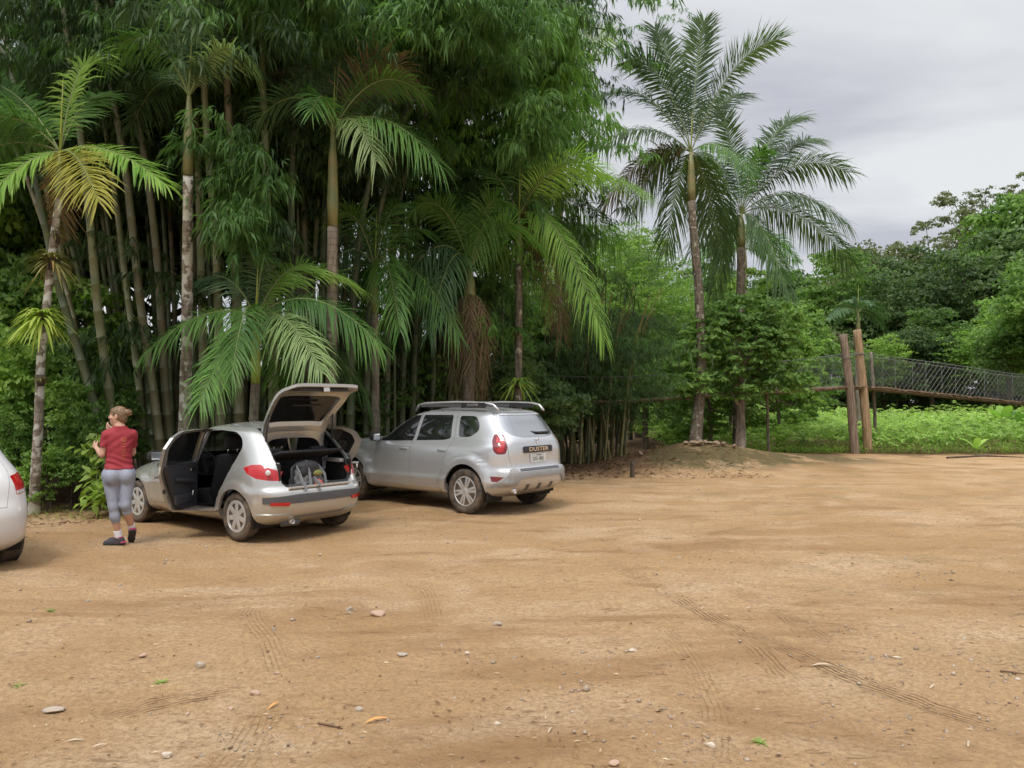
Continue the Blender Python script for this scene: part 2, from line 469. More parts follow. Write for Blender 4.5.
def liners(car, xs, W, r, z, mat, yin=.42):
    for x in xs:
        for s in (-1, 1):
            b = MB(); n = 18; A = []; B = []
            for k in range(n+1):
                a = R(-25)+R(230)*k/n; p = (x+r*cos(a), z+r*sin(a))
                A.append(b.bm.verts.new((p[0], s*yin, p[1]))); B.append(b.bm.verts.new((p[0], s*(W-.05), p[1])))
            for k in range(n): b.bm.faces.new((A[k], A[k+1], B[k+1], B[k]))
            b.bm.faces.new(A)
            b.build('wheel_arch_liner', mat, car)

def rear_M(x, y, z, tilt=0):
    """text/plate frame: local x -> car -y (reads left-to-right from behind), local y -> up, local z -> rearwards"""
    m = Matrix(((0, 0, -1, x), (-1, 0, 0, y), (0, 1, 0, z), (0, 0, 0, 1)))
    return m @ Matrix.Rotation(R(tilt), 4, 'X')

# ---------------------------------------------------------------- the small hatchback with doors and tailgate open
def build_hatchback(loc, yaw):
    P = dict(z0=.20, z1=1.385, ztop=1.452, floor=.36, belt=1.0, xc=.55, nz=44,
        rear=[(.20, -.42), (.26, -.54), (.34, -.63), (.45, -.655), (.55, -.66), (.62, -.645), (.66, -.60), (.75, -.575), (.86, -.555), (.95, -.52), (1.05, -.44), (1.2, -.29), (1.30, -.17), (1.35, -.09), (1.385, .0)],
        front=[(.20, 3.0), (.28, 3.13), (.40, 3.19), (.52, 3.2), (.62, 3.15), (.70, 3.03), (.78, 2.80), (.86, 2.45), (.92, 2.12), (.96, 1.95), (1.1, 1.70), (1.25, 1.40), (1.34, 1.18), (1.385, 1.03)],
        W=[(.20, .70), (.26, .78), (.34, .812), (.45, .825), (.65, .832), (.80, .825), (.88, .805), (.95, .775), (1.1, .72), (1.25, .665), (1.33, .63), (1.365, .60), (1.385, .565)],
        nf=[(.2, 4.5), (.9, 4.5), (1.0, 5), (1.4, 5)], nr=[(.2, 5.5), (.7, 5.5), (1.0, 5), (1.4, 5)],
        flare=[(0, .29, .30, .46, .022), (2.442, .29, .30, .46, .022)], crease=[(.60, .03, .006)])
    S = Shell(P)
    car = thing('parked_car', 'champagne silver hatchback with its tailgate raised and rear doors swung open', 'car', (loc[0], loc[1], 0), R(yaw))
    pm, dk = M_['silver_warm'], M_['black_trim']
    rdoor = [(1.015, .335), (1.005, .95), (.945, 1.36), (.60, 1.372), (.26, 1.355), (.09, 1.28), (.0, 1.15), (.08, .93), (.24, .70), (.36, .50), (.44, .37), (.50, .335)]
    rglass = rnd([(.965, .925), (.905, 1.325), (.58, 1.335), (.30, 1.315), (.15, 1.235), (.10, 1.13), (.20, .93)], .03)
    fdoor = [(1.025, .335), (1.015, .95), (.955, 1.36), (1.02, 1.362), (1.16, 1.33), (1.55, 1.12), (1.92, .925), (2.06, .86), (2.09, .60), (2.05, .38), (1.98, .335)]
    fglass = rnd([(1.055, .92), (.995, 1.325), (1.10, 1.322), (1.30, 1.225), (1.80, .935), (1.75, .92)], .02)
    hatchp = [(.49, .665), (.545, .72), (.555, .90), (.565, 1.0), (.53, 1.20), (.49, 1.372), (-.49, 1.372), (-.53, 1.20), (-.565, 1.0), (-.555, .90), (-.545, .72), (-.49, .665)]
    hglass = rnd([(.49, .985), (.46, 1.20), (.425, 1.325), (-.425, 1.325), (-.46, 1.20), (-.49, .985)], .04)
    wind = rnd([(.62, 1.0), (.56, 1.20), (.50, 1.345), (-.50, 1.345), (-.56, 1.20), (-.62, 1.0)], .05)
    lampp = [(-.16, .855), (-.02, .90), (.10, .945), (.22, .94), (.33, .90), (.27, .83), (.14, .775), (-.0, .755), (-.13, .745)]
    headp = [(-.02, .56), (-.14, .66), (-.02, .72), (.20, .80), (.34, .83), (.22, .68), (.12, .58)]
    # body cuts
    arch = merge(wheel_cyl(0, .30, .335, -1.2, -.42), wheel_cyl(0, .30, .335, .42, 1.2), wheel_cyl(2.442, .30, .335, -1.2, -.42), wheel_cyl(2.442, .30, .335, .42, 1.2))
    S.cut(arch.copy())
    S.cut(merge(side_prism(rnd(grow(rdoor, -.025), .05), 1), side_prism(rnd(grow(rdoor, -.025), .05), -1)))
    S.cut(merge(side_prism(grow(rdoor, .002), 1, .790), side_prism(grow(rdoor, .002), -1, .790)))
    S.cut(merge(side_prism(grow(fdoor, .004), 1), side_prism(grow(fdoor, .004), -1)))
    S.cut(rear_prism(grow(hatchp, .004), -1.2, .3))
    S.cut(rear_prism(wind, 1.0, 2.6))
    lamps = [corner_prism(lampp, s, 48, (-.45, .66)) for s in (1, -1)]
    S.cut(merge(*[m.copy() for m in lamps]))
    heads = []
    for s in (1, -1):
        m = corner_prism(headp, s, 50, (-2.93, .50)); m.transform(Matrix.Diagonal((-1, 1, 1, 1))); m.flip_normals(); heads.append(m)
    S.cut(merge(*[m.copy() for m in heads]))
    link('body', S.finish(S.body, (pm, dk)), car)
    # panels
    for s in (1, -1):
        d = S.take(side_prism(fdoor, s)); d = S.minus(d, side_prism(fglass, s)); o = link('front_door', S.finish(d, (pm, M_['card'])), car)
        g = S.take(side_prism(grow(fglass, .006), s)); link('window', S.finish(g, (M_['glass'],), True, .006), o)
        handle(o, 1.16, .815, .80, s, pm)
        mirror_part(car, 1.86, .76, .97, s, dk)
        # open rear door: built about its hinge
        piv = bpy.data.objects.new('rear_door', None); COL.objects.link(piv); piv.parent = car; piv.location = (1.0, s*.80, 0)
        piv.rotation_euler = (0, 0, -s*R(56 if s > 0 else 50))
        d = S.take(side_prism(rdoor, s)); d = S.minus(d, side_prism(rglass, s)); me = S.finish(d, (pm, pm)); me.transform(Matrix.Translation((-1.0, -s*.80, 0)))
        o = link('door_panel', me, piv)
        g = S.take(side_prism(grow(rglass, .006), s)); me = S.finish(g, (M_['dglass'],), True, .008); me.transform(Matrix.Translation((-1.0, -s*.80, 0))); link('window', me, piv)
        # inner card: follows the opening
        card = rnd([(.965, .37), (.965, .915), (.60, .925), (.17, .925), (.16, .88), (.30, .68), (.42, .48), (.50, .37)], .05)
        b = MB().prism([(p[0]-1.0, p[1]) for p in card], 1, s*-.085, s*-.03)
        b.build('door_card', M_['card'], piv)
        b = MB().box((-.40, s*-.105, .72), (.52, .05, .05), Matrix.Rotation(R(8), 3, 'Y'), .018).box((-.40, s*-.095, .50), (.50, .03, .12), None, .01)
        b.build('armrest', M_['card'], piv, smooth=True)
        MB().box((-.20, s*-.10, .845), (.12, .02, .035), None, .006).build('inner_handle', M_['chrome'], piv)
        MB().tube([(-.22, s*-.10, .60), (-.26, s*-.135, .57), (-.28, s*-.135, .52)], .010).build('window_crank', M_['chrome'], piv)
        MB().box((-.88, s*.024, .80), (.16, .022, .028), None, .008).build('door_handle', pm, piv, smooth=True)
        MB().box((-.80, s*-.03, .62), (.03, .012, .05), Matrix.Rotation(R(-25), 3, 'Y')).build('door_latch', dk, piv)
    # tailgate, hinged at the roof edge
    hx, hz = -.045, 1.385
    piv = bpy.data.objects.new('tailgate', None); COL.objects.link(piv); piv.parent = car; piv.location = (hx, 0, hz); piv.rotation_euler = (0, R(90.5), 0)
    d = S.take(rear_prism(hatchp, -1.2, .3)); d = S.minus(d, rear_prism(hglass, -1.2, .3)); me = S.finish(d, (pm, pm)); Mx = Matrix.Translation((-hx, 0, -hz)); me.transform(Mx)
    link('tailgate_panel', me, piv)
    g = S.take(rear_prism(grow(hglass, .008), -1.2, .3)); me = S.finish(g, (M_['dglass'],), True, .008); me.transform(Mx); link('rear_window', me, piv)
    b = MB().prism(rnd([(.40, .72), (.44, .95), (-.44, .95), (-.40, .72)], .05), 0, -.535, -.505); b.bm.transform(Mx); b.build('tailgate_trim', dk, piv)
    b = MB().box((-.525, 0, .70), (.06, .10, .035), None, .008); b.bm.transform(Mx); b.build('latch', M_['chrome'], piv)
    b = MB().box((-.585, 0, .95), (.02, .62, .04), None, .006).box((-.33, .0, 1.09), (.02, .45, .018), Matrix.Rotation(R(-40), 3, 'Y')); b.bm.transform(Mx); b.build('rear_wiper', dk, piv)
    Rm = Matrix.Rotation(R(90.5), 4, 'Y')
    for s in (1, -1):
        p1 = Vector((hx, 0, hz)) + (Rm @ Vector((-.33, s*.50, -.21)))
        MB().tube([(-.20, s*.535, 1.10), p1.lerp(Vector((-.20, s*.535, 1.10)), .5), p1], [.012, .012, .006]).build('gas_strut', dk, car)
    # glass, lamps
    link('windscreen', S.finish(S.take(rear_prism(grow(wind, .008), 1.0, 2.6)), (M_['glass'],), True, .006), car)
    for k, s in enumerate((1, -1)):
        o = link('tail_lamp', S.finish(S.take(lamps[k]), (M_['red'], dk)), car)
        b = MB().lathe([(.034, 0), (.033, .013), (.022, .017), (.003, .018)], 20, Matrix.Translation((-.505, s*.70, .85)) @ Matrix.Rotation(-s*R(50), 4, 'Z') @ Matrix.Rotation(-pi/2, 4, 'Y'))
        b.build('reverse_lens', M_['clear'], o)
        link('headlight', S.finish(S.take(heads[k]), (M_['clear'], dk)), car)
    # bumper strip, reflectors, lip: slabs of a slightly larger hull
    big = hull_mesh(offset_grid(S.V, .010)); big2 = hull_mesh(offset_grid(S.V, .016))
    st = [(.80, .475), (.80, .55), (.4, .575), (-.4, .575), (-.80, .55), (-.80, .475), (-.4, .465), (.4, .465)]
    link('bumper_strip', S.finish(boolean(big.copy(), rear_prism(st, -1.0, -.48), 'INTERSECT'), (M_['grey_trim'],)), car)
    for s in (1, -1):
        q = [(s*.70, .455), (s*.70, .495), (s*.48, .485), (s*.50, .440)]
        link('reflector', S.finish(boolean(big2.copy(), rear_prism(q, -1.0, -.48), 'INTERSECT'), (M_['red'],)), car)
    lip = [(.86, .20), (.86, .345), (.45, .33), (.38, .285), (-.38, .285), (-.45, .33), (-.86, .345), (-.86, .20)]
    link('bumper_skirt', S.finish(boolean(big2.copy(), rear_prism(lip, -1.0, -.36), 'INTERSECT'), (pm,)), car)
    MB().lathe([(.026, -.10), (.03, .0), (.025, .0), (.022, -.08)], 20, Matrix.Translation((-.60, .40, .235)) @ Matrix.Rotation(-pi/2, 4, 'Y')).build('exhaust_tip', M_['alloy'], car)
    MB().lathe([(.02, -.13), (.055, -.11), (.055, .11), (.02, .13)], 20, Matrix.Translation((-.50, .38, .225)) @ Matrix.Rotation(R(75), 4, 'Z') @ Matrix.Rotation(-pi/2, 4, 'Y')).build('silencer', M_['grey_trim'], car)
    MB().box((-.57, 0, .655), (.16, .96, .03), None, .008).build('boot_sill', pm, car)
    # seals round the openings
    for s in (1, -1):
        q = rnd(grow(rdoor, -.024), .05)
        pts = []
        for x, z in q:
            l, n, i, d = S.bvo.ray_cast(Vector((x, s*2, z)), Vector((0, -s, 0)), 3)
            pts.append((l if l else Vector((x, s*.7, z)))-Vector((0, s*.045, 0)))
        MB().tube(pts+[pts[0]], .012, 6).build('door_seal', dk, car)
    pts = []
    for y, z in rnd(grow(hatchp, -.012), .05):
        l, n, i, d = S.bvo.ray_cast(Vector((-3, y, z)), Vector((1, 0, 0)), 4)
        pts.append((l if l else Vector((-.3, y, z)))+Vector((.03, 0, 0)))
    MB().tube(pts+[pts[0]], .013, 6).build('boot_seal', dk, car)
    MB().tube([(.42, 0, 1.44), (.24, 0, 1.52)], [.008, .004]).box((.42, 0, 1.455), (.08, .04, .02), None, .006).build('aerial', dk, car)
    # interior
    MB().box((.9, 0, .375), (2.9, 1.18, .02)).build('cabin_floor', M_['dark'], car)
    MB().box((1.75, 0, .80), (.45, 1.36, .26), None, .08).box((1.62, .36, .93), (.22, .40, .10), None, .04).build('dashboard', dk, car, smooth=True)
    b = MB(); c0 = Vector((1.46, .36, .86)); ax = Matrix.Rotation(R(-62), 3, 'Y')
    b.tube([c0+ax @ Vector((.185*cos(t), .185*sin(t), 0)) for t in np.linspace(0, 2*pi, 25)], .014, 6).box(c0, (.32, .05, .03), ax).build('steering_wheel', dk, car)
    seat(car, .92, .36, 'front_seat'); seat(car, .92, -.36, 'front_seat')
    seat(car, .10, 0, 'rear_seat', 1.16, .36, .52, -18, False)
    for y in (.36, -.36): MB().box((-.10, y, 1.05), (.10, .26, .14), Matrix.Rotation(R(-15), 3, 'Y'), .04).build('rear_headrest', M_['fabric'], car, smooth=True)
    # boot: lining, shelf
    b = MB(); b.box((-.27, 0, .44), (.56, 1.04, .02)); b.box((-.30, .56, .70), (.5, .02, .50)); b.box((-.30, -.56, .70), (.5, .02, .50)); b.build('boot_lining', M_['dark'], car)
    MB().box((-.22, 0, 1.02), (.50, 1.0, .03), Matrix.Rotation(R(16), 3, 'Y'), .008).build('parcel_shelf', M_['fabric'], car)
    for s in (1, -1): MB().box((-.26, s*.52, .93), (.34, .09, .05), None, .012).build('shelf_bracket', M_['pale'], car, smooth=True)
    liners(car, (0, 2.442), .82, .335, .30, M_['dark'])
    for x in (0, 2.442):
        for s in (1, -1): make_wheel(car, x, s*.725, s, .292, .175, 'cap', .70)
    return car, S

def build_suv(loc, yaw):
    P = dict(z0=.26, z1=1.575, ztop=1.645, floor=.44, belt=1.02, xc=.9, nz=48,
        rear=[(.26, -.48), (.34, -.68), (.42, -.78), (.50, -.825), (.60, -.835), (.67, -.82), (.715, -.765), (.80, -.755), (.95, -.75), (1.08, -.735), (1.16, -.70), (1.22, -.655), (1.35, -.56), (1.48, -.47), (1.545, -.41), (1.575, -.33)],
        front=[(.26, 3.15), (.36, 3.36), (.5, 3.46), (.7, 3.49), (.85, 3.46), (.95, 3.38), (1.01, 3.22), (1.06, 2.92), (1.10, 2.5), (1.135, 2.15), (1.25, 1.95), (1.4, 1.66), (1.50, 1.42), (1.55, 1.26), (1.575, 1.10)],
        W=[(.26, .74), (.32, .83), (.40, .865), (.55, .875), (.75, .875), (.92, .868), (1.02, .85), (1.08, .815), (1.15, .775), (1.30, .735), (1.42, .70), (1.50, .67), (1.55, .63), (1.575, .585)],
        nf=[(.2, 5), (1.1, 5), (1.2, 5.5), (1.6, 5)], nr=[(.2, 6), (.7, 6), (1.1, 6.5), (1.6, 6)],
        flare=[(0, .36, .38, .57, .04), (2.673, .36, .38, .57, .04)], crease=[(.50, .04, .012)])
    S = Shell(P)
    car = thing('parked_car', 'silver sport utility car with roof rails, all doors closed, seen from behind', 'car', (loc[0], loc[1], 0), R(yaw))
    pm, dk, gl = M_['silver'], M_['black_trim'], M_['film']
    fd = [(1.235, .41), (1.23, 1.05), (1.14, 1.555), (1.28, 1.548), (1.48, 1.49), (1.90, 1.24), (2.16, 1.07), (2.30, 1.0), (2.36, .70), (2.33, .47), (2.25, .41)]
    rd = [(1.22, .41), (1.215, 1.05), (1.125, 1.555), (.72, 1.56), (.34, 1.55), (.30, 1.12), (.42, .90), (.50, .68), (.56, .47), (.64, .41)]
    fg = rnd([(1.20, 1.085), (1.13, 1.50), (1.30, 1.495), (1.45, 1.44), (2.03, 1.09), (1.98, 1.06)], .03)
    rg = rnd([(1.15, 1.09), (1.075, 1.505), (.42, 1.51), (.385, 1.15), (.50, 1.115)], .03)
    qg = rnd([(.225, 1.165), (.27, 1.50), (-.06, 1.495), (-.16, 1.37), (-.17, 1.27), (-.02, 1.175)], .05)
    hat = [(.60, .70), (.655, .90), (.655, 1.20), (.60, 1.45), (.55, 1.545), (-.55, 1.545), (-.60, 1.45), (-.655, 1.20), (-.655, .90), (-.60, .70)]
    hg = rnd([(.30, 1.165), (.50, 1.20), (.60, 1.28), (.575, 1.42), (.52, 1.515), (-.52, 1.515), (-.575, 1.42), (-.60, 1.28), (-.50, 1.20), (-.30, 1.165)], .04)
    wind = rnd([(.66, 1.18), (.60, 1.38), (.55, 1.53), (-.55, 1.53), (-.60, 1.38), (-.66, 1.18)], .05)
    lampp = rnd([(-.055, .93), (-.085, 1.02), (-.07, 1.17), (-.03, 1.235), (.09, 1.225), (.13, 1.12), (.13, .98), (.08, .925)], .03)
    refl = [(-.10, .505), (.20, .52), (.22, .60), (-.19, .575)]
    arch = merge(*[wheel_cyl(x, .36, .405, *(y)) for x in (0, 2.673) for y in ((-1.2, -.46), (.46, 1.2))])
    S.cut(arch)
    for s in (1, -1): S.cut(merge(side_prism(grow(rd, .004), s), side_prism(qg, s)))
    S.cut(merge(side_prism(grow(fd, .002), 1), side_prism(grow(fd, .002), -1)))
    S.cut(rear_prism(grow(hat, .004), -1.4, .1))
    S.cut(rear_prism(wind, 1.1, 2.9))
    lamps = [corner_prism(lampp, s, 40, (-.62, .72)) for s in (1, -1)]
    S.cut(merge(*[m.copy() for m in lamps]))
    refs = [corner_prism(refl, s, 45, (-.70, .74)) for s in (1, -1)]
    S.cut(merge(*[m.copy() for m in refs]))
    link('body', S.finish(S.body, (pm, dk)), car)
    for s in (1, -1):
        for nm, dp, gp, hx_ in (('front_door', fd, fg, 1.38), ('rear_door', rd, rg, .50)):
            d = S.take(side_prism(dp, s)); d = S.minus(d, side_prism(gp, s)); o = link(nm, S.finish(d, (pm, dk)), car)
            g = S.take(side_prism(grow(gp, .006), s)); link('window', S.finish(g, (gl,), True, .006), o)
            handle(o, hx_, .862, .955, s, pm)
        link('quarter_window', S.finish(S.take(side_prism(grow(qg, .006), s)), (gl,), True, .006), car)
        mirror_part(car, 1.99, .86, 1.13, s, dk)
        rr = [(1.38, s*.58, 1.58), (1.30, s*.59, 1.665), (1.15, s*.595, 1.695), (.45, s*.60, 1.715), (-.18, s*.59, 1.70), (-.34, s*.58, 1.67), (-.44, s*.57, 1.58)]
        o = MB().tube(rr, .018, 8).build('roof_rail', M_['alloy'], car)
        MB().box((.06, s*.60, 1.665), (.50, .05, .085), None, .01).build('rail_insert', dk, o)
        MB().box((.80, s*.597, 1.655), (.96, .030, .05), None, .01).build('rail_foot', M_['grey_trim'], o)
        text_mesh('DUSTER', .055, .001, Matrix.Translation((.06, s*.6265, 1.668)) @ Matrix.Rotation(pi if s > 0 else 0, 4, 'Z') @ Matrix.Rotation(pi/2, 4, 'X'), M_['chrome'], 'rail_lettering', o, 1.2)
    d = S.take(rear_prism(hat, -1.4, .1)); d = S.minus(d, rear_prism(hg, -1.4, .1)); tg = link('tailgate', S.finish(d, (pm, dk)), car)
    link('rear_window', S.finish(S.take(rear_prism(grow(hg, .008), -1.4, .1)), (M_['rfilm'],), True, .006), tg)
    link('windscreen', S.finish(S.take(rear_prism(grow(wind, .008), 1.1, 2.9)), (gl,), True, .006), car)
    for k, s in enumerate((1, -1)):
        o = link('tail_lamp', S.finish(S.take(lamps[k]), (M_['dred'], dk)), car)
        inner = rnd([(-.03, 1.00), (-.05, 1.10), (-.03, 1.20), (.06, 1.19), (.08, 1.10), (.02, 1.10), (.04, 1.03), (.09, 1.0), (.05, .96), (.0, .96)], .015)
        big = hull_mesh(offset_grid(S.V, .006))
        link('lamp_lens', S.finish(boolean(big, corner_prism(inner, s, 40, (-.62, .72)), 'INTERSECT'), (M_['red'],)), o)
        link('reflector', S.finish(S.take(refs[k]), (M_['dred'], dk), shift=.004), car)
    big = hull_mesh(offset_grid(S.V, .014))
    # silver skid bar across the lower bumper, raised dark grey strip above it
    skid = [(.66, .70), (.56, .72), (.52, .66), (-.52, .66), (-.56, .72), (-.66, .70), (-.80, .52), (-.90, .42), (-.60, .44), (-.50, .56), (.50, .56), (.60, .44), (.90, .42), (.80, .52)]
    link('bumper_trim', S.finish(boolean(big.copy(), rear_prism(skid, -1.2, -.45), 'INTERSECT'), (M_['skid'],)), car)
    rec = [(.50, .668), (.48, .705), (-.48, .705), (-.50, .668)]
    b6 = hull_mesh(offset_grid(S.V, .004))
    link('bumper_dark_strip', S.finish(boolean(b6.copy(), rear_prism(rec, -1.2, -.45), 'INTERSECT'), (M_['grey_trim'],)), car)
    for y in (.3, 0, -.3):
        link('bumper_rib', S.finish(boolean(b6.copy(), rear_prism([(y-.05, .36), (y-.02, .46), (y+.06, .46), (y+.02, .36)], -1.2, -.45), 'INTERSECT'), (M_['grey_trim'],)), car)
    gar = rnd([(.36, .935), (.36, 1.035), (-.36, 1.035), (-.36, .935)], .03)
    o = link('tailgate_strip', S.finish(boolean(hull_mesh(offset_grid(S.V, .02)), rear_prism(gar, -1.2, -.5), 'INTERSECT'), (M_['black_trim'],)), tg)
    text_mesh('DUSTER', .088, .003, rear_M(-.772, 0, .985, 0), M_['chrome'], 'lettering', o, 1.55, .002)
    plate_part(tg, rear_M(-.763, 0, .845, 2), 'QIG 4901')
    # diamond emblem
    b = MB(); Me = rear_M(-.735, 0, 1.115, 12)
    for a, c in (((0, .06), (.035, 0)), ((.035, 0), (0, -.06)), ((0, -.06), (-.035, 0)), ((-.035, 0), (0, .06))):
        b.tube([Me @ Vector((a[0], a[1], .006)), Me @ Vector((c[0], c[1], .006))], .008, 6)
    b.build('emblem', M_['chrome'], tg)
    MB().box((-.655, -.26, 1.235), (.03, .34, .03), None, .008).tube([(-.655, -.10, 1.235), (-.61, .02, 1.25)], .014).build('rear_wiper', dk, tg)
    MB().lathe([(.034, -.2), (.034, .02), (.028, .02), (.028, -.18)], 16, Matrix.Translation((-.74, .56, .37)) @ Matrix.Rotation(-R(100), 4, 'Y')).build('exhaust_tip', M_['chrome'], car)
    MB().tube([(.38, 0, 1.63), (.20, 0, 1.80)], [.006, .003]).build('aerial', dk, car)
    MB().box((1.1, 0, .50), (3.0, 1.2, .05)).box((-.35, 0, .42), (.5, 1.0, .1)).build('underbody', M_['dark'], car)
    seat(car, 1.12, .36, 'front_seat', zc=.45); seat(car, 1.12, -.36, 'front_seat', zc=.45); seat(car, .25, 0, 'rear_seat', 1.2, .45, .55, -18, False)
    liners(car, (0, 2.673), .88, .405, .36, M_['dark'])
    for x in (0, 2.673):
        for s in (1, -1):
            make_wheel(car, x, s*.775, s, .343, .215, 'alloy', .68)
            MB().box((x-.43, s*.74, .36), (.015, .20, .24)).build('mud_flap', M_['dark'], car)
    return car

def build_white(loc, yaw):
    P = dict(z0=.20, z1=1.40, ztop=1.46, floor=.36, belt=1.0, xc=.6, nz=42,
        rear=[(.20, -.55), (.30, -.70), (.45, -.745), (.55, -.75), (.63, -.735), (.72, -.70), (.85, -.665), (.95, -.62), (1.02, -.55), (1.10, -.43), (1.25, -.20), (1.34, -.05), (1.40, .12)],
        front=[(.20, 2.95), (.28, 3.1), (.40, 3.16), (.52, 3.17), (.62, 3.13), (.70, 3.05), (.78, 2.80), (.86, 2.45), (.92, 2.12), (.96, 1.95), (1.1, 1.70), (1.25, 1.40), (1.34, 1.18), (1.40, 1.0)],
        W=[(.20, .70), (.26, .78), (.34, .812), (.45, .825), (.65, .832), (.80, .825), (.88, .81), (.95, .785), (1.1, .72), (1.25, .665), (1.33, .63), (1.375, .60), (1.40, .56)],
        nf=[(.2, 4.5), (1.4, 5)], nr=[(.2, 5), (1.4, 5)], flare=[(0, .29, .30, .46, .02), (2.46, .29, .30, .46, .02)], crease=[(.40, .02, -.008), (.88, .02, .006)])
    S = Shell(P)
    car = thing('parked_car', 'white car at the left edge of the picture, only its rear corner showing', 'car', (loc[0], loc[1], 0), R(yaw))
    pm, dk = M_['white'], M_['black_trim']
    fd = [(1.03, .335), (1.02, .95), (.96, 1.36), (1.16, 1.34), (1.55, 1.12), (1.92, .925), (2.06, .86), (2.05, .38), (1.98, .335)]
    rd = [(1.02, .335), (1.01, .95), (.95, 1.36), (.60, 1.37), (.26, 1.34), (.12, 1.10), (.20, .75), (.36, .50), (.46, .335)]
    fg = rnd([(1.055, .94), (.995, 1.325), (1.10, 1.322), (1.30, 1.225), (1.78, .95)], .02)
    rg = rnd([(.965, .94), (.905, 1.325), (.58, 1.335), (.32, 1.30), (.20, 1.10), (.24, .95)], .03)
    hat = [(.50, .66), (.55, .90), (.56, 1.0), (.50, 1.36), (-.50, 1.36), (-.56, 1.0), (-.55, .90), (-.50, .66)]
    hg = rnd([(.48, 1.0), (.43, 1.32), (-.43, 1.32), (-.48, 1.0)], .04)
    wind = rnd([(.62, 1.0), (.50, 1.345), (-.50, 1.345), (-.62, 1.0)], .05)
    lampp = rnd([(-.11, .765), (-.10, .96), (.10, .985), (.15, .93), (.13, .79)], .02)
    S.cut(merge(*[wheel_cyl(x, .30, .335, *y) for x in (0, 2.46) for y in ((-1.2, -.42), (.42, 1.2))]))
    for s in (1, -1): S.cut(side_prism(grow(rd, .003), s)); 
    S.cut(merge(side_prism(grow(fd, .001), 1), side_prism(grow(fd, .001), -1)))
    S.cut(rear_prism(grow(hat, .004), -1.4, .1)); S.cut(rear_prism(wind, 1.0, 2.7))
    lamps = [corner_prism(lampp, s, 42, (-.56, .70)) for s in (1, -1)]
    S.cut(merge(*[m.copy() for m in lamps]))
    link('body', S.finish(S.body, (pm, dk)), car)
    for s in (1, -1):
        for nm, dp, gp, hx_ in (('front_door', fd, fg, 1.18), ('rear_door', rd, rg, .34)):
            d = S.take(side_prism(dp, s)); d = S.minus(d, side_prism(gp, s)); o = link(nm, S.finish(d, (pm, dk)), car)
            link('window', S.finish(S.take(side_prism(grow(gp, .006), s)), (M_['dglass'],), True, .006), o)
            handle(o, hx_, .822, .82, s, pm)
        mirror_part(car, 1.86, .76, .97, s, pm)
    d = S.take(rear_prism(hat, -1.4, .1)); d = S.minus(d, rear_prism(hg, -1.4, .1)); tg = link('tailgate', S.finish(d, (pm, dk)), car)
    link('rear_window', S.finish(S.take(rear_prism(grow(hg, .008), -1.4, .1)), (M_['dglass'],), True, .006), tg)
    link('windscreen', S.finish(S.take(rear_prism(grow(wind, .008), 1.0, 2.7)), (M_['dglass'],), True, .006), car)
    for k, s in enumerate((1, -1)):
        o = link('tail_lamp', S.finish(S.take(lamps[k]), (M_['red'], dk)), car)
        big = hull_mesh(offset_grid(S.V, .004))
        link('reverse_lens', S.finish(boolean(big, corner_prism(rnd([(-.10, .775), (-.10, .81), (.13, .825), (.12, .80)], .01), s, 42, (-.56, .70)), 'INTERSECT'), (M_['clear'],)), o)
    MB().box((1.1, 0, .40), (2.9, 1.1, .05)).build('underbody', M_['dark'], car)
    liners(car, (0, 2.46), .82, .335, .30, M_['dark'])
    for x in (0, 2.46):
        for s in (1, -1): make_wheel(car, x, s*.73, s, .295, .185, 'cap', .70)
    return car

HATCH, HS = build_hatchback((-2.94, 10.23), 142.9)
SUV = build_suv((-.178, 12.54), 140.7)
WHITE = build_white((-5.90, 7.75), 142)
print('cars', time.time()-T0)
# ================================================================ ORGANIC SHAPES (distance fields meshed by surface nets)
def surface_nets(Fv, org, h):
    nx, ny, nz = Fv.shape; neg = Fv < 0
    cnt = np.zeros((nx-1, ny-1, nz-1), np.int8)
    for dx in (0, 1):
        for dy in (0, 1):
            for dz in (0, 1): cnt += neg[dx:nx-1+dx, dy:ny-1+dy, dz:nz-1+dz]
    act = (cnt > 0) & (cnt < 8); ids = np.full(act.shape, -1, np.int64); ijk = np.argwhere(act); ids[act] = np.arange(len(ijk))
    S = np.zeros((len(ijk), 3)); C = np.zeros(len(ijk))
    cr = [(dx, dy, dz) for dx in (0, 1) for dy in (0, 1) for dz in (0, 1)]
    for a in cr:
        for ax in range(3):
            if a[ax] == 0:
                b = list(a); b[ax] = 1; b = tuple(b)
                fa = Fv[ijk[:, 0]+a[0], ijk[:, 1]+a[1], ijk[:, 2]+a[2]]; fb = Fv[ijk[:, 0]+b[0], ijk[:, 1]+b[1], ijk[:, 2]+b[2]]
                m = (fa < 0) != (fb < 0); t = np.where(m, fa/np.where(fa == fb, 1, fa-fb), 0)
                p = np.array(a, float)[None]+(np.array(b, float)-np.array(a, float))[None]*t[:, None]
                S[m] += p[m]; C[m] += 1
    V = (ijk+S/C[:, None])*h+np.array(org); Q = []
    for ax in range(3):
        o = [i for i in range(3) if i != ax]
        sl0 = [slice(1, n-1) for n in Fv.shape]; sl1 = list(sl0); sl0[ax] = slice(0, Fv.shape[ax]-1); sl1[ax] = slice(1, Fv.shape[ax])
        e = neg[tuple(sl0)] != neg[tuple(sl1)]; flip = neg[tuple(sl0)]
        P = np.argwhere(e); fl = flip[e]; off = np.zeros(3, int); off[o[0]] = 1; off[o[1]] = 1; P = P+off
        def g(d0, d1):
            q = P.copy(); q[:, o[0]] -= d0; q[:, o[1]] -= d1; return ids[q[:, 0], q[:, 1], q[:, 2]]
        quad = np.stack([g(0, 0), g(1, 0), g(1, 1), g(0, 1)], 1)
        if ax == 1: fl = ~fl
        quad[~fl] = quad[~fl][:, ::-1]; Q.append(quad)
    return V, np.concatenate(Q)

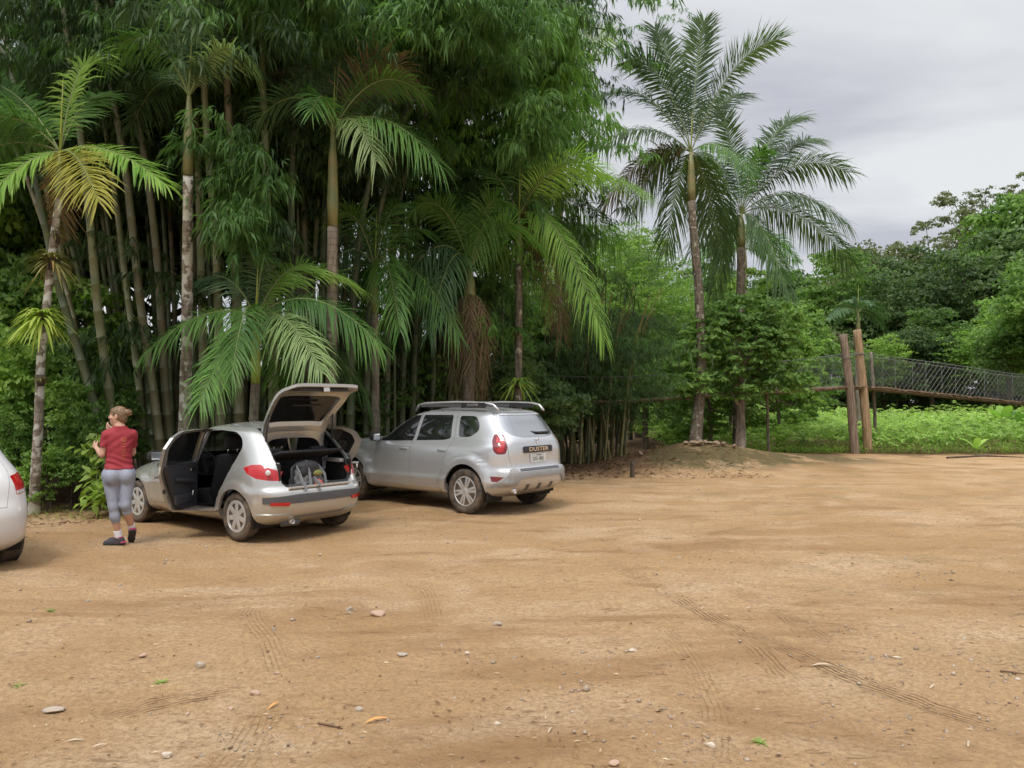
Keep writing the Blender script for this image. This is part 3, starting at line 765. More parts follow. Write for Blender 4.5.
class SDF:
    def __init__(s, lo, hi, h):
        s.lo = np.array(lo, float); s.h = h; n = np.ceil((np.array(hi)-s.lo)/h).astype(int)+1
        s.f = np.full(n, .5, np.float32); s.ax = [s.lo[i]+np.arange(n[i])*h for i in range(3)]
    def _win(s, lo, hi, pad):
        r = []
        for i in range(3):
            a = int(max(0, (lo[i]-pad-s.lo[i])/s.h)); b = int(min(s.f.shape[i], (hi[i]+pad-s.lo[i])/s.h+2)); r.append(slice(a, max(b, a+1)))
        X, Y, Z = np.meshgrid(s.ax[0][r[0]], s.ax[1][r[1]], s.ax[2][r[2]], indexing='ij')
        return tuple(r), X, Y, Z
    def _comb(s, r, d, k, sub=False):
        f = s.f[r]
        if sub: s.f[r] = np.maximum(f, -d); return
        if k <= 0: s.f[r] = np.minimum(f, d); return
        hh = np.clip(.5+.5*(f-d)/k, 0, 1); s.f[r] = f*(1-hh)+d*hh-k*hh*(1-hh)
    def cone(s, a, b, ra, rb, k=.02, sub=False):
        a = np.array(a, float); b = np.array(b, float); R_ = max(ra, rb)
        r, X, Y, Z = s._win(np.minimum(a, b)-R_, np.maximum(a, b)+R_, k+.05)
        d = b-a; L = max(d @ d, 1e-9); t = np.clip(((X-a[0])*d[0]+(Y-a[1])*d[1]+(Z-a[2])*d[2])/L, 0, 1)
        D = np.sqrt((X-a[0]-d[0]*t)**2+(Y-a[1]-d[1]*t)**2+(Z-a[2]-d[2]*t)**2)-(ra+(rb-ra)*t)
        s._comb(r, D, k, sub); return s
    def ell(s, c, rad, k=.02, rot=None, sub=False):
        c = np.array(c, float); rad = np.array(rad, float); R_ = rad.max()
        r, X, Y, Z = s._win(c-R_, c+R_, k+.05); X = X-c[0]; Y = Y-c[1]; Z = Z-c[2]
        if rot is not None:
            m = np.array(rot); X, Y, Z = [m[0][i]*X+m[1][i]*Y+m[2][i]*Z for i in range(3)]
        q = np.sqrt((X/rad[0])**2+(Y/rad[1])**2+(Z/rad[2])**2); g = np.sqrt((X/rad[0]**2)**2+(Y/rad[1]**2)**2+(Z/rad[2]**2)**2)+1e-6
        s._comb(r, np.clip(q*(q-1)/g, -1, .5), k, sub); return s
    def clip(s, n, d):
        """keep n.p < d"""
        X, Y, Z = np.meshgrid(*s.ax, indexing='ij'); s.f = np.maximum(s.f, (X*n[0]+Y*n[1]+Z*n[2]-d).astype(np.float32)); return s
    def mesh(s, name, mat, smooth_it=1):
        V, Q = surface_nets(s.f, s.lo, s.h)
        for _ in range(smooth_it):
            A = np.zeros_like(V); c = np.zeros(len(V))
            for i in range(4):
                for j in ((i+1) % 4, (i-1) % 4): np.add.at(A, Q[:, i], V[Q[:, j]]); np.add.at(c, Q[:, i], 1)
            V = V*.5+.5*A/np.maximum(c, 1)[:, None]
        return mesh_np(name, V, Q, mats=[mat] if mat else [], smooth=True)

def rotm(ax, deg): return np.array(Matrix.Rotation(R(deg), 3, ax))

# ================================================================ THE WOMAN
def build_woman():
    skin = principled('skin', (.56, .32, .225), .5, noise=(30, .15))
    shirt_m = principled('crimson_jersey', (.27, .022, .032), .8, bump=(60, .25, .006))
    legs_m = principled('blue_grey_leggings', (.28, .30, .37), .75, noise=(40, .12), bump=(26, .2, .008))
    hair_m, nt, out = nmat('streaked_blonde_hair')
    b = nt.nodes.new('ShaderNodeBsdfPrincipled'); tc = nt.nodes.new('ShaderNodeTexCoord'); mp = nt.nodes.new('ShaderNodeMapping'); mp.inputs['Scale'].default_value = (30, 14, 170)
    w = nt.nodes.new('ShaderNodeTexNoise'); w.inputs['Scale'].default_value = 1.3; w.inputs['Detail'].default_value = 3
    cr = nt.nodes.new('ShaderNodeValToRGB'); cr.color_ramp.elements[0].position = .38; cr.color_ramp.elements[0].color = (.045, .024, .012, 1); cr.color_ramp.elements[1].position = .62; cr.color_ramp.elements[1].color = (.30, .18, .085, 1)
    nt.links.new(tc.outputs['Object'], mp.inputs[0]); nt.links.new(mp.outputs[0], w.inputs['Vector']); nt.links.new(w.outputs[0], cr.inputs[0]); nt.links.new(cr.outputs[0], b.inputs['Base Color']); b.inputs['Roughness'].default_value = .45
    bp = nt.nodes.new('ShaderNodeBump'); bp.inputs['Distance'].default_value = .006; nt.links.new(w.outputs[0], bp.inputs['Height']); nt.links.new(bp.outputs[0], b.inputs['Normal']); nt.links.new(b.outputs[0], out.inputs[0])
    white = principled('white_sock', (.72, .72, .75), .9, bump=(80, .3, .004))
    shoe_m = principled('charcoal_shoe', (.055, .055, .065), .8, noise=(50, .5, (.02, .02, .02)))
    pink = principled('pink_sole', (.55, .05, .16), .6)
    sole_m = principled('dark_shoe_sole', (.035, .03, .03), .9)
    orange = principled('orange_print', (.62, .20, .08), .8)
    p = thing('person', 'woman in a crimson T-shirt and grey cropped leggings walking beside the hatchback', 'person', (-4.69, 9.22, 0), R(27)); p.scale = (.94, .96, 1.0)
    # joints (x right, y away from the camera, z up)
    Ll = [(-.095, .02, .84), (-.062, -.025, .475), (.0, .03, .10)]     # her left leg: straight, standing
    Rl = [(.085, .0, .84), (.075, -.055, .485), (.155, .13, .165)]      # her right leg: trailing a bent knee, heel up
    la = [(-.142, .02, 1.315), (-.198, .02, 1.090), (-.262, .17, 1.16)]
    ra = [(.140, .03, 1.315), (.150, .13, 1.10), (-.060, .22, 1.36)]
    def torso(s, o=0):
        s.ell((.0, .0, .86), (.160+o, .122+o, .12+o), .04)
        s.ell((-.085, -.035, .83), (.093+o, .115+o, .115+o), .03); s.ell((.082, -.035, .83), (.093+o, .115+o, .115+o), .03)
        s.ell((-.005, .01, .98), (.145+o, .105+o, .12+o), .05)
        s.ell((-.003, .015, 1.10), (.133+o, .10+o, .13+o), .05)
        s.ell((.0, .02, 1.22), (.146+o, .10+o, .13+o), .05)
        s.cone((-.095, .02, 1.305), (.095, .02, 1.305), .064+o, .064+o, .05)
        s.ell((-.075, .10, 1.20), (.075+o, .07+o, .07+o), .03); s.ell((.075, .10, 1.20), (.075+o, .07+o, .07+o), .03)
        s.cone((-.04, .02, 1.33), (-.005, .015, 1.41), .075+o, .05+o, .04); s.cone((.04, .02, 1.33), (.005, .015, 1.41), .075+o, .05+o, .04)
    def leg(s, J, o=0, k=.03):
        a, b, c = [np.array(q) for q in J]
        s.cone(a, b, .104+o, .055+o, k)
        s.cone(b, b*.68+c*.32+np.array((0, -.012, 0)), .053+o, .052+o, k); s.cone(b*.68+c*.32+np.array((0, -.012, 0)), c, .052+o, .034+o, k)
    def arm(s, J, o=0, upto=3):
        a, b, c = [np.array(q) for q in J]
        s.ell(a, (.054+o,)*3, .03); s.cone(a, b, .050+o, .038+o, .02)
        if upto > 1: s.cone(b, b*.6+c*.4, .040+o, .036+o, .015); s.cone(b*.6+c*.4, c, .036+o, .024+o, .015)
    def hand(s, w, d, up, curl=.5, size=1.0):
        """w wrist, d direction of the palm, up the direction of the thumb side"""
        w = np.array(w, float); d = np.array(d, float); d /= np.linalg.norm(d); up = np.array(up, float); up -= d*(up @ d); up /= np.linalg.norm(up); n = np.cross(d, up)
        z = size
        for t in (-.024, -.008, .008, .024):
            s.cone(w+d*.01+up*t*.6*z, w+d*.082*z+up*t*z, .013*z, .0115*z, .008)
        Ls = (.055, .068, .075, .066)
        for i, t in enumerate((-.029, -.0095, .0095, .029)):
            q = w+d*.086*z+up*t*z; L = Ls[i]*z; dr = d+up*t*3.0; dr /= np.linalg.norm(dr); cu = curl*(1.15-.08*i)
            for j, fr in enumerate((.42, .33, .25)):
                dr2 = dr*cos(cu*(j+.35))+n*sin(cu*(j+.35)); e = q+dr2*L*fr; s.cone(q, e, .0088*z, .0078*z, .002); q = e
        q = w+d*.03*z+up*.026*z; e = q+(d*.55+up*.75+n*.25)*.036*z; s.cone(q, e, .0125*z, .0105*z, .006)
        e2 = e+(d*.9+up*.25+n*.35)*.034*z; s.cone(e, e2, .0105*z, .008*z, .003)
    lo, hi = (-.42, -.24, -.01), (.30, .48, 1.72)
    s = SDF(lo, hi, .0065)
    torso(s); leg(s, Ll); leg(s, Rl); arm(s, la); arm(s, ra)
    # feet
    s.cone((.0, .03, .10), (-.005, .02, .05), .034, .028, .02); s.cone((0, .02, .050), (-.11, .035, .036), .026, .016, .02)
    s.cone((.155, .13, .165), (.155, .11, .12), .034, .028, .02); s.cone((.155, .11, .12), (.145, .17, .06), .025, .016, .02)
    # hands
    fa = np.array(la[2])-np.array(la[1]); hand(s, la[2], fa, (.1, .2, 1), .45)
    fb = np.array(ra[2])-np.array(ra[1]); hand(s, ra[2], (-.75, .25, .45), (0, -.4, .9), .75)
    # neck and head (looking left and a little away)
    hc = np.array((-.022, .03, 1.540)); yaw = rotm('Z', 72)   # head local: y = facing direction
    def H(v): return tuple(hc+yaw @ np.array(v, float))
    s.cone((0, .015, 1.38), (-.008, .02, 1.49), .054, .051, .03)
    s.ell(H((0, -.012, .012)), (.074, .092, .098), .02, yaw); s.ell(H((0, .030, -.03)), (.058, .062, .078), .03, yaw)
    s.ell(H((0, .062, -.085)), (.026, .022, .020), .025, yaw)                      # chin
    s.cone(H((0, .088, .02)), H((0, .106, -.018)), .009, .0135, .010)               # nose
    for sx in (-1, 1):
        s.ell(H((sx*.033, .074, .024)), (.016, .010, .008), .006, yaw)             # lids
        s.ell(H((sx*.031, .080, .040)), (.024, .010, .006), .010, yaw)             # brow
        s.ell(H((sx*.040, .055, -.02)), (.024, .022, .024), .018, yaw)             # cheek
        s.ell(H((sx*.078, -.004, .0)), (.010, .020, .031), .006, yaw @ rotm('Z', sx*-18)); s.ell(H((sx*.088, .004, .002)), (.004, .011, .018), 0, yaw, sub=True)
    s.ell(H((0, .088, -.046)), (.024, .010, .006), .006, yaw); s.ell(H((0, .086, -.058)), (.021, .010, .006), .006, yaw)
    s.ell(H((0, .104, -.0525)), (.022, .008, .0018), 0, yaw, sub=True)
    body = link('body', s.mesh('body', skin, 1), p)
    eye_w = principled('eye', (.75, .72, .70), .2); iris = principled('iris', (.06, .035, .02), .2)
    for sx in (-1, 1):
        bb = MB(); bb.lathe([(.011*sin(t), .011*-cos(t)) for t in np.linspace(.05, pi-.05, 12)], 16, Matrix.Translation(H((sx*.032, .069, .020)))); bb.build('eye', eye_w, body, smooth=True)
        bb = MB(); d = yaw @ np.array((0, 1, 0)); c = np.array(H((sx*.032, .0785, .020))); bb.tube([c, c+d*.0028], .0055, 12); bb.build('iris', iris, body)
    lips = principled('lips', (.42, .13, .11), .5); bb = SDF(np.array(H((0, .09, -.052)))-.04, np.array(H((0, .09, -.052)))+.04, .003)
    bb.ell(H((0, .0895, -.047)), (.022, .010, .005), .003, yaw); bb.ell(H((0, .0875, -.058)), (.019, .010, .005), .003, yaw); link('lips', bb.mesh('lips', lips), body)
    # hair: cap with the face cut away, bun at the back of the crown
    s = SDF(hc-.19, hc+.19, .005)
    s.ell(H((0, -.020, .022)), (.086, .100, .102), .02, yaw); s.ell(H((0, -.055, -.035)), (.066, .055, .055), .02, yaw)
    s.ell(H((0, .012, .062)), (.068, .078, .052), .02, yaw)
    s.ell(H((0, .115, -.035)), (.085, .065, .108), 0, yaw, sub=True)
    for sx in (-1, 1): s.ell(H((sx*.082, .006, -.005)), (.02, .028, .036), 0, yaw, sub=True)
    s.ell(H((.0, -.118, .045)), (.046, .040, .044), .010, yaw); s.cone(H((.02, -.13, .06)), H((.0, -.155, .025)), .018, .014, .006); s.cone(H((-.02, -.13, .02)), H((.012, -.15, .065)), .016, .010, .006)
    for i in range(5): s.cone(H((.025*cos(i), -.112, .01+.012*i)), H((.03*cos(i*2), -.150-.003*i, .025+.010*i)), .008, .005, .006)
    X, Y, Z = np.meshgrid(*s.ax, indexing='ij'); s.f += .0022*np.sin(X*260+Z*140)*np.cos(Y*210)
    hair = link('hair', s.mesh('hair', hair_m, 1), p)
    bb = MB(); c = Vector(H((0, -.098, .045))); dd = Vector(yaw @ np.array((0, 1, 0))); n1 = dd.orthogonal().normalized(); n2 = dd.cross(n1)
    bb.tube([c+(n1*cos(t)+n2*sin(t))*.034 for t in np.linspace(0, 2*pi, 21)], .006, 6); bb.build('hair_tie', M_['black_trim'], hair)
    # T-shirt
    s = SDF((-.34, -.22, .84), (.34, .34, 1.50), .0065)
    torso(s, .013); s.clip((0, 0, -1), -.915)
    X, Y, Z = np.meshgrid(*s.ax, indexing='ij')
    for J, sg in ((la, -1), (ra, 1)):
        a, b_ = np.array(J[0]), np.array(J[1]); t = SDF((-.34, -.22, .84), (.34, .34, 1.50), .0065)
        t.ell(a, (.066,)*3, .02); t.cone(a, a*.35+b_*.65, .063, .060, .02); d = (b_-a)/np.linalg.norm(b_-a); c = a+(b_-a)*.62; t.clip(tuple(d), float(d @ c))
        k = .014; hh = np.clip(.5+.5*(s.f-t.f)/k, 0, 1); s.f = s.f*(1-hh)+t.f*hh-k*hh*(1-hh)
    # neckline cut and folds
    s.ell((0, .035, 1.475), (.085, .10, .100), 0, sub=True)
    fold = .0045*np.sin(Z*95+X*22+1.5*np.sin(X*17))*np.exp(-((Z-1.0)/.09)**2)+.0035*np.sin(Z*60-X*45)*np.exp(-((Z-1.24)/.10)**2)
    s.f += fold.astype(np.float32)
    shirt = link('t_shirt', s.mesh('shirt', shirt_m, 1), p)
    bm = bmesh.new(); bm.from_mesh(shirt.data); bv = bvhtree.BVHTree.FromBMesh(bm); bm.free()
    def pt(x, z, off=.0025):
        l, n, i, d = bv.ray_cast(Vector((x, -1, z)), Vector((0, 1, 0)), 2); return (l+n*off) if l else Vector((x, -.12, z))
    bb = MB(); cx = .045
    bb.tube([pt(cx+.026*cos(t), 1.262+.022*sin(t)) for t in np.linspace(0, 2*pi, 21)], .0026, 5)
    for zz, ww in ((1.268, .016), (1.256, .014), (1.247, .008)): bb.tube([pt(cx+x, zz) for x in np.linspace(-ww, ww, 5)], .0022, 5)
    for zz, ww, r in ((1.215, .034, .003), (1.185, .010, .004), (1.178, .014, .003), (1.150, .030, .0028), (1.138, .018, .0028), (1.118, .030, .0028), (1.105, .026, .0022), (1.082, .018, .0028), (1.070, .026, .0022), (1.048, .020, .0028), (1.036, .012, .0022)):
        n_ = max(2, int(ww/.006))
        for i in range(n_):
            x0 = cx-ww+2*ww*i/n_; bb.tube([pt(x0+.001, zz), pt(x0+2*ww/n_*.72, zz)], r, 5)
    bb.build('shirt_print', orange, shirt)
    # leggings
    s = SDF((-.26, -.24, .24), (.28, .28, 1.02), .0065)
    t1 = SDF((-.26, -.24, .24), (.28, .28, 1.02), .0065); torso(t1, .005); t1.clip((0, 0, 1), .945)
    s.f = t1.f
    for J, hem in ((Ll, .285), (Rl, .40)):
        t = SDF((-.26, -.24, .24), (.28, .28, 1.02), .0065); leg(t, J, .005); a, b_ = np.array(J[1]), np.array(J[2]); d = (b_-a)/np.linalg.norm(b_-a)
        tt = (a[2]-hem)/(a[2]-b_[2]); c = a+(b_-a)*tt; t.clip(tuple(d), float(d @ c))
        k = .025; hh = np.clip(.5+.5*(s.f-t.f)/k, 0, 1); s.f = s.f*(1-hh)+t.f*hh-k*hh*(1-hh)
    s.cone((-.003, -.165, .93), (0, -.15, .76), .008, .010, 0, sub=True)
    link('leggings', s.mesh('leggings', legs_m, 1), p)
    # socks and shoes
    for J, name, toe, up in ((Ll, 'L', np.array((-.97, .15, -.02)), np.array((0, 0, 1.))), (Rl, 'R', np.array((-.10, .62, -.70)), np.array((0, .75, .62)))):
        c = np.array(J[2]); a = np.array(J[1]); d = (c-a)/np.linalg.norm(c-a); toe = toe/np.linalg.norm(toe); up = up-toe*(up @ toe); up /= np.linalg.norm(up); sd = np.cross(toe, up)
        s = SDF(c-.17, c+.2, .005); q0 = c-d*.10; s.cone(q0, c+d*.03, .047, .043, .02); s.clip(tuple(-d), float(-d @ (c-d*.085)))
        link('sock', s.mesh('sock', white, 1), p)
        h0 = c+d*.02 if name == 'L' else c+d*.015
        ank = h0
        base = ank-up*.062
        M_f = np.stack([toe, sd, up], 1)
        def Q(x, y, z): return base+toe*x+sd*y+up*z
        s = SDF(base-.26, base+.26, .005)
        s.cone(ank, Q(-.005, 0, .03), .047, .044, .02); s.cone(Q(-.03, 0, .035), Q(.10, 0, .028), .040, .040, .02); s.cone(Q(.10, .004, .026), Q(.150, .006, .018), .041, .030, .02)
        s.ell(Q(.04, 0, .068), (.07, .032, .03), .02, M_f)
        s.clip(tuple(up), float(up @ (ank+up*.018))); s.clip(tuple(-up), float(-up @ Q(0, 0, .004)))
        sh = link('shoe', s.mesh('shoe', shoe_m, 1), p)
        s = SDF(base-.26, base+.26, .005)
        s.cone(Q(-.035, 0, .012), Q(.09, 0, .012), .045, .043, .01); s.cone(Q(.09, .004, .012), Q(.150, .006, .012), .045, .034, .01)
        s.clip(tuple(up), float(up @ Q(0, 0, .020))); s.clip(tuple(-up), float(-up @ Q(0, 0, -.012)))
        link('sole', s.mesh('sole', sole_m, 0), sh)
        s = SDF(base-.26, base+.26, .005); s.cone(Q(-.045, 0, .020), Q(.05, 0, .018), .044, .044, .006); s.clip(tuple(up), float(up @ Q(0, 0, .026))); s.clip(tuple(-up), float(-up @ Q(0, 0, .010)))
        s.clip(tuple(toe), float(toe @ Q(.02, 0, 0))); link('heel_stripe', s.mesh('heel', pink, 0), sh)
        bb = MB()
        for i in range(4): bb.tube([Q(.035+.024*i, .034, .058-.004*i), Q(.045+.024*i, 0, .096-.010*i), Q(.035+.024*i, -.034, .058-.004*i)], .0035, 5)
        bb.build('laces', pink, sh)
        bb = MB(); ring = [ank+up*.018+(toe*cos(t)*.046+sd*sin(t)*.044) for t in np.linspace(0, 2*pi, 17)]; bb.tube(ring, .006, 6); bb.build('shoe_collar', pink, sh)
    return p
build_woman()

# ================================================================ THINGS IN THE BOOT
def in_car(v): 
    a = R(142.9); return Vector((-2.94+v[0]*cos(a)-v[1]*sin(a), 10.23+v[0]*sin(a)+v[1]*cos(a), v[2]))
def build_boot_things():
    grey = principled('grey_ripstop', (.10, .10, .105), .8, noise=(18, .7, (.22, .22, .21)), bump=(40, .5, .01))
    blk = principled('black_nylon', (.022, .022, .024), .75, bump=(60, .4, .006)); web = principled('pale_webbing', (.20, .205, .22), .8)
    coral = principled('coral_pouch', (.50, .09, .06), .7); yel = principled('olive_pocket', (.20, .19, .05), .8)
    p = thing('backpack', 'bulging grey and black backpack with dangling straps in the open boot', 'backpack', in_car((-.42, .06, .47)), R(142.9)); p.scale = (1, 1.15, 1.42)
    s = SDF((-.22, -.30, -.02), (.24, .30, .42), .007)
    s.ell((0, 0, .13), (.13, .22, .15), .04); s.ell((.0, .02, .22), (.11, .17, .12), .05); s.ell((-.09, -.02, .10), (.06, .14, .10), .03)
    X, Y, Z = np.meshgrid(*s.ax, indexing='ij'); s.f += (.013*np.sin(Y*45+Z*20)*np.sin(Z*38+X*25)+.006*np.sin(Y*90-Z*70)).astype(np.float32)
    link('bag', s.mesh('bag', grey, 1), p)
    s = SDF((-.24, -.2, .1), (.2, .26, .42), .007); s.ell((-.03, .02, .30), (.11, .15, .05), .02); s.ell((-.10, .02, .25), (.04, .13, .06), .03); link('lid', s.mesh('lid', blk, 1), p)
    s = SDF((-.26, -.24, -.02), (0, .1, .3), .007); s.ell((-.135, -.07, .11), (.035, .075, .07), .02); link('pouch', s.mesh('pouch', coral, 1), p)
    s = SDF((-.26, -.24, .1), (0, .1, .36), .007); s.ell((-.125, -.06, .235), (.03, .07, .03), .02); link('pocket', s.mesh('pocket', yel, 1), p)
    for pts in ([(-.05, .17, .30), (-.15, .19, .24), (-.185, .18, .165), (-.235, .175, .150), (-.250, .17, .095)], [(-.06, .05, .34), (-.16, .07, .25), (-.185, .06, .10), (-.18, .08, .02)],
                [(-.12, -.01, .20), (-.18, -.02, .165), (-.235, -.03, .150), (-.252, -.02, .085)], [(-.05, -.12, .30), (-.13, -.16, .22), (-.16, -.17, .08)]):
        b = MB(); ps = [Vector(q) for q in pts]
        for a, c in zip(ps, ps[1:]):
            m = (a+c)/2; d = (c-a); rt = d.to_track_quat('X', 'Y').to_matrix(); b.box(m, (d.length*1.06, .032, .008), rt, .002)
        b.build('strap', web, p)
    MB().tube([(-.02, .16, .06), (-.06, .24, .16), (-.03, .22, .28), (.0, .14, .32)], .018, 8).build('shoulder_strap', blk, p)
    j = thing('folded_jacket', 'dark grey crumpled jacket lying right of the backpack in the boot', 'jacket', in_car((-.40, -.30, .50)), R(142.9)); j.scale = (1.1, 1.1, 1.4)
    s = SDF((-.2, -.22, -.02), (.22, .22, .22), .007); s.ell((0, 0, .05), (.13, .17, .06), .03); s.cone((-.1, .08, .10), (.02, -.14, .08), .035, .028, .03); s.cone((-.12, -.02, .05), (.05, .10, .12), .03, .025, .03)
    X, Y, Z = np.meshgrid(*s.ax, indexing='ij'); s.f += (.010*np.sin(Y*50+X*30)*np.sin(X*42-Z*40)).astype(np.float32)
    link('fabric', s.mesh('fabric', grey, 1), j)
    c = thing('folded_cloth', 'small white cloth left on the rear seat of the hatchback', 'cloth', in_car((.28, .42, .54)), R(120))
    s = SDF((-.16, -.16, -.03), (.16, .16, .14), .006); s.ell((0, 0, .02), (.11, .09, .035), .02); s.cone((-.08, 0, .04), (.07, .03, .06), .022, .016, .02)
    X, Y, Z = np.meshgrid(*s.ax, indexing='ij'); s.f += (.006*np.sin(Y*60+X*40)).astype(np.float32); link('fabric', s.mesh('c', M_['cloth_white'], 1), c)
build_boot_things()
print('person', time.time()-T0)
# ================================================================ VEGETATION
RNG = np.random.default_rng(11)
def leaf_mat(name, c1, c2, trans=.35, rough=.55, spec=.22, scale=.7, c3=None):
    if c2[1] > c2[0]: c1, c2 = [(c[0]*1.14, c[1]*1.18, c[2]*1.2+.010) for c in (c1, c2)]
    m, nt, out = nmat(name); N = nt.nodes.new; L = nt.links.new
    geo = N('ShaderNodeNewGeometry'); tc = N('ShaderNodeTexCoord'); oi = N('ShaderNodeObjectInfo')
    n = N('ShaderNodeTexNoise'); n.inputs['Scale'].default_value = scale; n.inputs['Detail'].default_value = 3; L(geo.outputs['Position'], n.inputs['Vector'])
    a = N('ShaderNodeMath'); a.operation = 'MULTIPLY_ADD'; a.inputs[1].default_value = .5; L(geo.outputs['Random Per Island'], a.inputs[0])
    b_ = N('ShaderNodeMapRange'); b_.inputs[1].default_value = .35; b_.inputs[2].default_value = .65; b_.inputs[3].default_value = 0; b_.inputs[4].default_value = .5; L(n.outputs[0], b_.inputs[0]); L(b_.outputs[0], a.inputs[2])
    cr = N('ShaderNodeValToRGB'); e = cr.color_ramp.elements; e[0].position = .05; e[0].color = (*c1, 1); e[1].position = .9; e[1].color = (*c2, 1)
    if c3: x = cr.color_ramp.elements.new(.97); x.color = (*c3, 1)
    L(a.outputs[0], cr.inputs[0])
    ov = N('ShaderNodeMapRange'); ov.inputs[3].default_value = .8; ov.inputs[4].default_value = 1.22; L(oi.outputs['Random'], ov.inputs[0])
    sc = N('ShaderNodeVectorMath'); sc.operation = 'SCALE'; L(cr.outputs[0], sc.inputs[0]); L(ov.outputs[0], sc.inputs['Scale'])
    p = N('ShaderNodeBsdfPrincipled'); p.inputs['Roughness'].default_value = rough; p.inputs['Specular IOR Level'].default_value = spec; L(sc.outputs[0], p.inputs['Base Color'])
    t = N('ShaderNodeBsdfTranslucent'); tm = N('ShaderNodeMix'); tm.data_type = 'RGBA'; tm.blend_type = 'MULTIPLY'; tm.inputs[0].default_value = 1; tm.inputs[7].default_value = (1.4, 1.6, .9, 1)
    L(sc.outputs[0], tm.inputs[6]); L(tm.outputs[2], t.inputs[0])
    ms = N('ShaderNodeMixShader'); ms.inputs[0].default_value = trans; L(p.outputs[0], ms.inputs[1]); L(t.outputs[0], ms.inputs[2]); L(ms.outputs[0], out.inputs[0])
    return m

def bark_mat(name, c1, c2, scale=(6, 6, 1.2), rings=None, lichen=None, bump=.5):
    m, nt, out = nmat(name); N = nt.nodes.new; L = nt.links.new
    p = N('ShaderNodeBsdfPrincipled'); p.inputs['Roughness'].default_value = .85; p.inputs['Specular IOR Level'].default_value = .2
    tc = N('ShaderNodeTexCoord'); mp = N('ShaderNodeMapping'); mp.inputs['Scale'].default_value = scale; L(tc.outputs['Object'], mp.inputs[0])
    n = N('ShaderNodeTexNoise'); n.inputs['Scale'].default_value = 3; n.inputs['Detail'].default_value = 6; L(mp.outputs[0], n.inputs['Vector'])
    cr = N('ShaderNodeValToRGB'); e = cr.color_ramp.elements; e[0].position = .35; e[0].color = (*c1, 1); e[1].position = .65; e[1].color = (*c2, 1); L(n.outputs[0], cr.inputs[0])
    col = cr.outputs[0]; h = n.outputs[0]
    if rings:
        sp = N('ShaderNodeSeparateXYZ'); L(tc.outputs['Object'], sp.inputs[0])
        w = N('ShaderNodeMath'); w.operation = 'MULTIPLY'; w.inputs[1].default_value = rings; L(sp.outputs[2], w.inputs[0])
        ad = N('ShaderNodeMath'); ad.operation = 'MULTIPLY_ADD'; ad.inputs[1].default_value = .25; L(n.outputs[0], ad.inputs[0]); L(w.outputs[0], ad.inputs[2])
        fr = N('ShaderNodeMath'); fr.operation = 'FRACT'; L(ad.outputs[0], fr.inputs[0])
        st = N('ShaderNodeMapRange'); st.inputs[1].default_value = 0; st.inputs[2].default_value = .16; st.inputs[3].default_value = .55; st.inputs[4].default_value = 1; L(fr.outputs[0], st.inputs[0])
        sc = N('ShaderNodeVectorMath'); sc.operation = 'SCALE'; L(col, sc.inputs[0]); L(st.outputs[0], sc.inputs['Scale']); col = sc.outputs[0]
        hm = N('ShaderNodeMath'); hm.operation = 'MULTIPLY'; L(h, hm.inputs[0]); L(st.outputs[0], hm.inputs[1]); h = hm.outputs[0]
    if lichen:
        v = N('ShaderNodeTexNoise'); v.inputs['Scale'].default_value = 7; v.inputs['Detail'].default_value = 4; L(tc.outputs['Object'], v.inputs['Vector'])
        r = N('ShaderNodeMapRange'); r.inputs[1].default_value = lichen[3]; r.inputs[2].default_value = lichen[3]+.05; L(v.outputs[0], r.inputs[0])
        mx = N('ShaderNodeMix'); mx.data_type = 'RGBA'; L(r.outputs[0], mx.inputs[0]); L(col, mx.inputs[6]); mx.inputs[7].default_value = (*lichen[:3], 1); col = mx.outputs[2]
    L(col, p.inputs['Base Color'])
    bp = N('ShaderNodeBump'); bp.inputs['Strength'].default_value = bump; bp.inputs['Distance'].default_value = .03; L(h, bp.inputs['Height']); L(bp.outputs[0], p.inputs['Normal']); L(p.outputs[0], out.inputs[0])
    return m

G = {}
G['bamboo'] = leaf_mat('bamboo_leaf', (.038, .082, .019), (.12, .215, .05), .40)
G['bamboo_dark'] = leaf_mat('dark_bamboo_leaf', (.024, .044, .010), (.060, .100, .022), .30)
G['bamboo_light'] = leaf_mat('bright_bamboo_leaf', (.065, .14, .022), (.16, .28, .05), .42)
G['palm'] = leaf_mat('palm_leaflet', (.045, .115, .020), (.13, .24, .045), .38, .5, .25)
G['palm_dark'] = leaf_mat('dark_palm_leaflet', (.030, .066, .022), (.08, .14, .045), .32, .5, .28)
G['palm_tall'] = leaf_mat('tall_palm_leaflet', (.035, .065, .020), (.095, .145, .042), .35, .5, .25)
G['palm_pale'] = leaf_mat('pale_palm_leaflet', (.13, .21, .07), (.26, .33, .12), .35, .5, .25)
G['palm_yellow'] = leaf_mat('yellow_palm_leaflet', (.33, .33, .05), (.48, .44, .10), .4, .5)
G['palm_lime'] = leaf_mat('lime_palm_leaflet', (.12, .23, .03), (.26, .38, .07), .42, .5)
G['palm_brown'] = leaf_mat('dead_palm_leaflet', (.11, .078, .045), (.22, .16, .09), .2, .8)
G['tree'] = leaf_mat('tree_leaf', (.055, .108, .020), (.175, .27, .055), .42, scale=.35)
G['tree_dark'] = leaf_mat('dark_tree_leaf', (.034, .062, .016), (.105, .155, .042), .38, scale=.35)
G['tree_light'] = leaf_mat('light_tree_leaf', (.085, .155, .022), (.22, .33, .05), .4, scale=.35)
G['tree_olive'] = leaf_mat('olive_tree_leaf', (.075, .092, .034), (.18, .19, .075), .38, scale=.35)
G['field'] = leaf_mat('cassava_leaf', (.17, .27, .055), (.40, .55, .14), .42, scale=.25)
G['weed'] = leaf_mat('fresh_weed_leaf', (.12, .19, .035), (.28, .36, .075), .4)
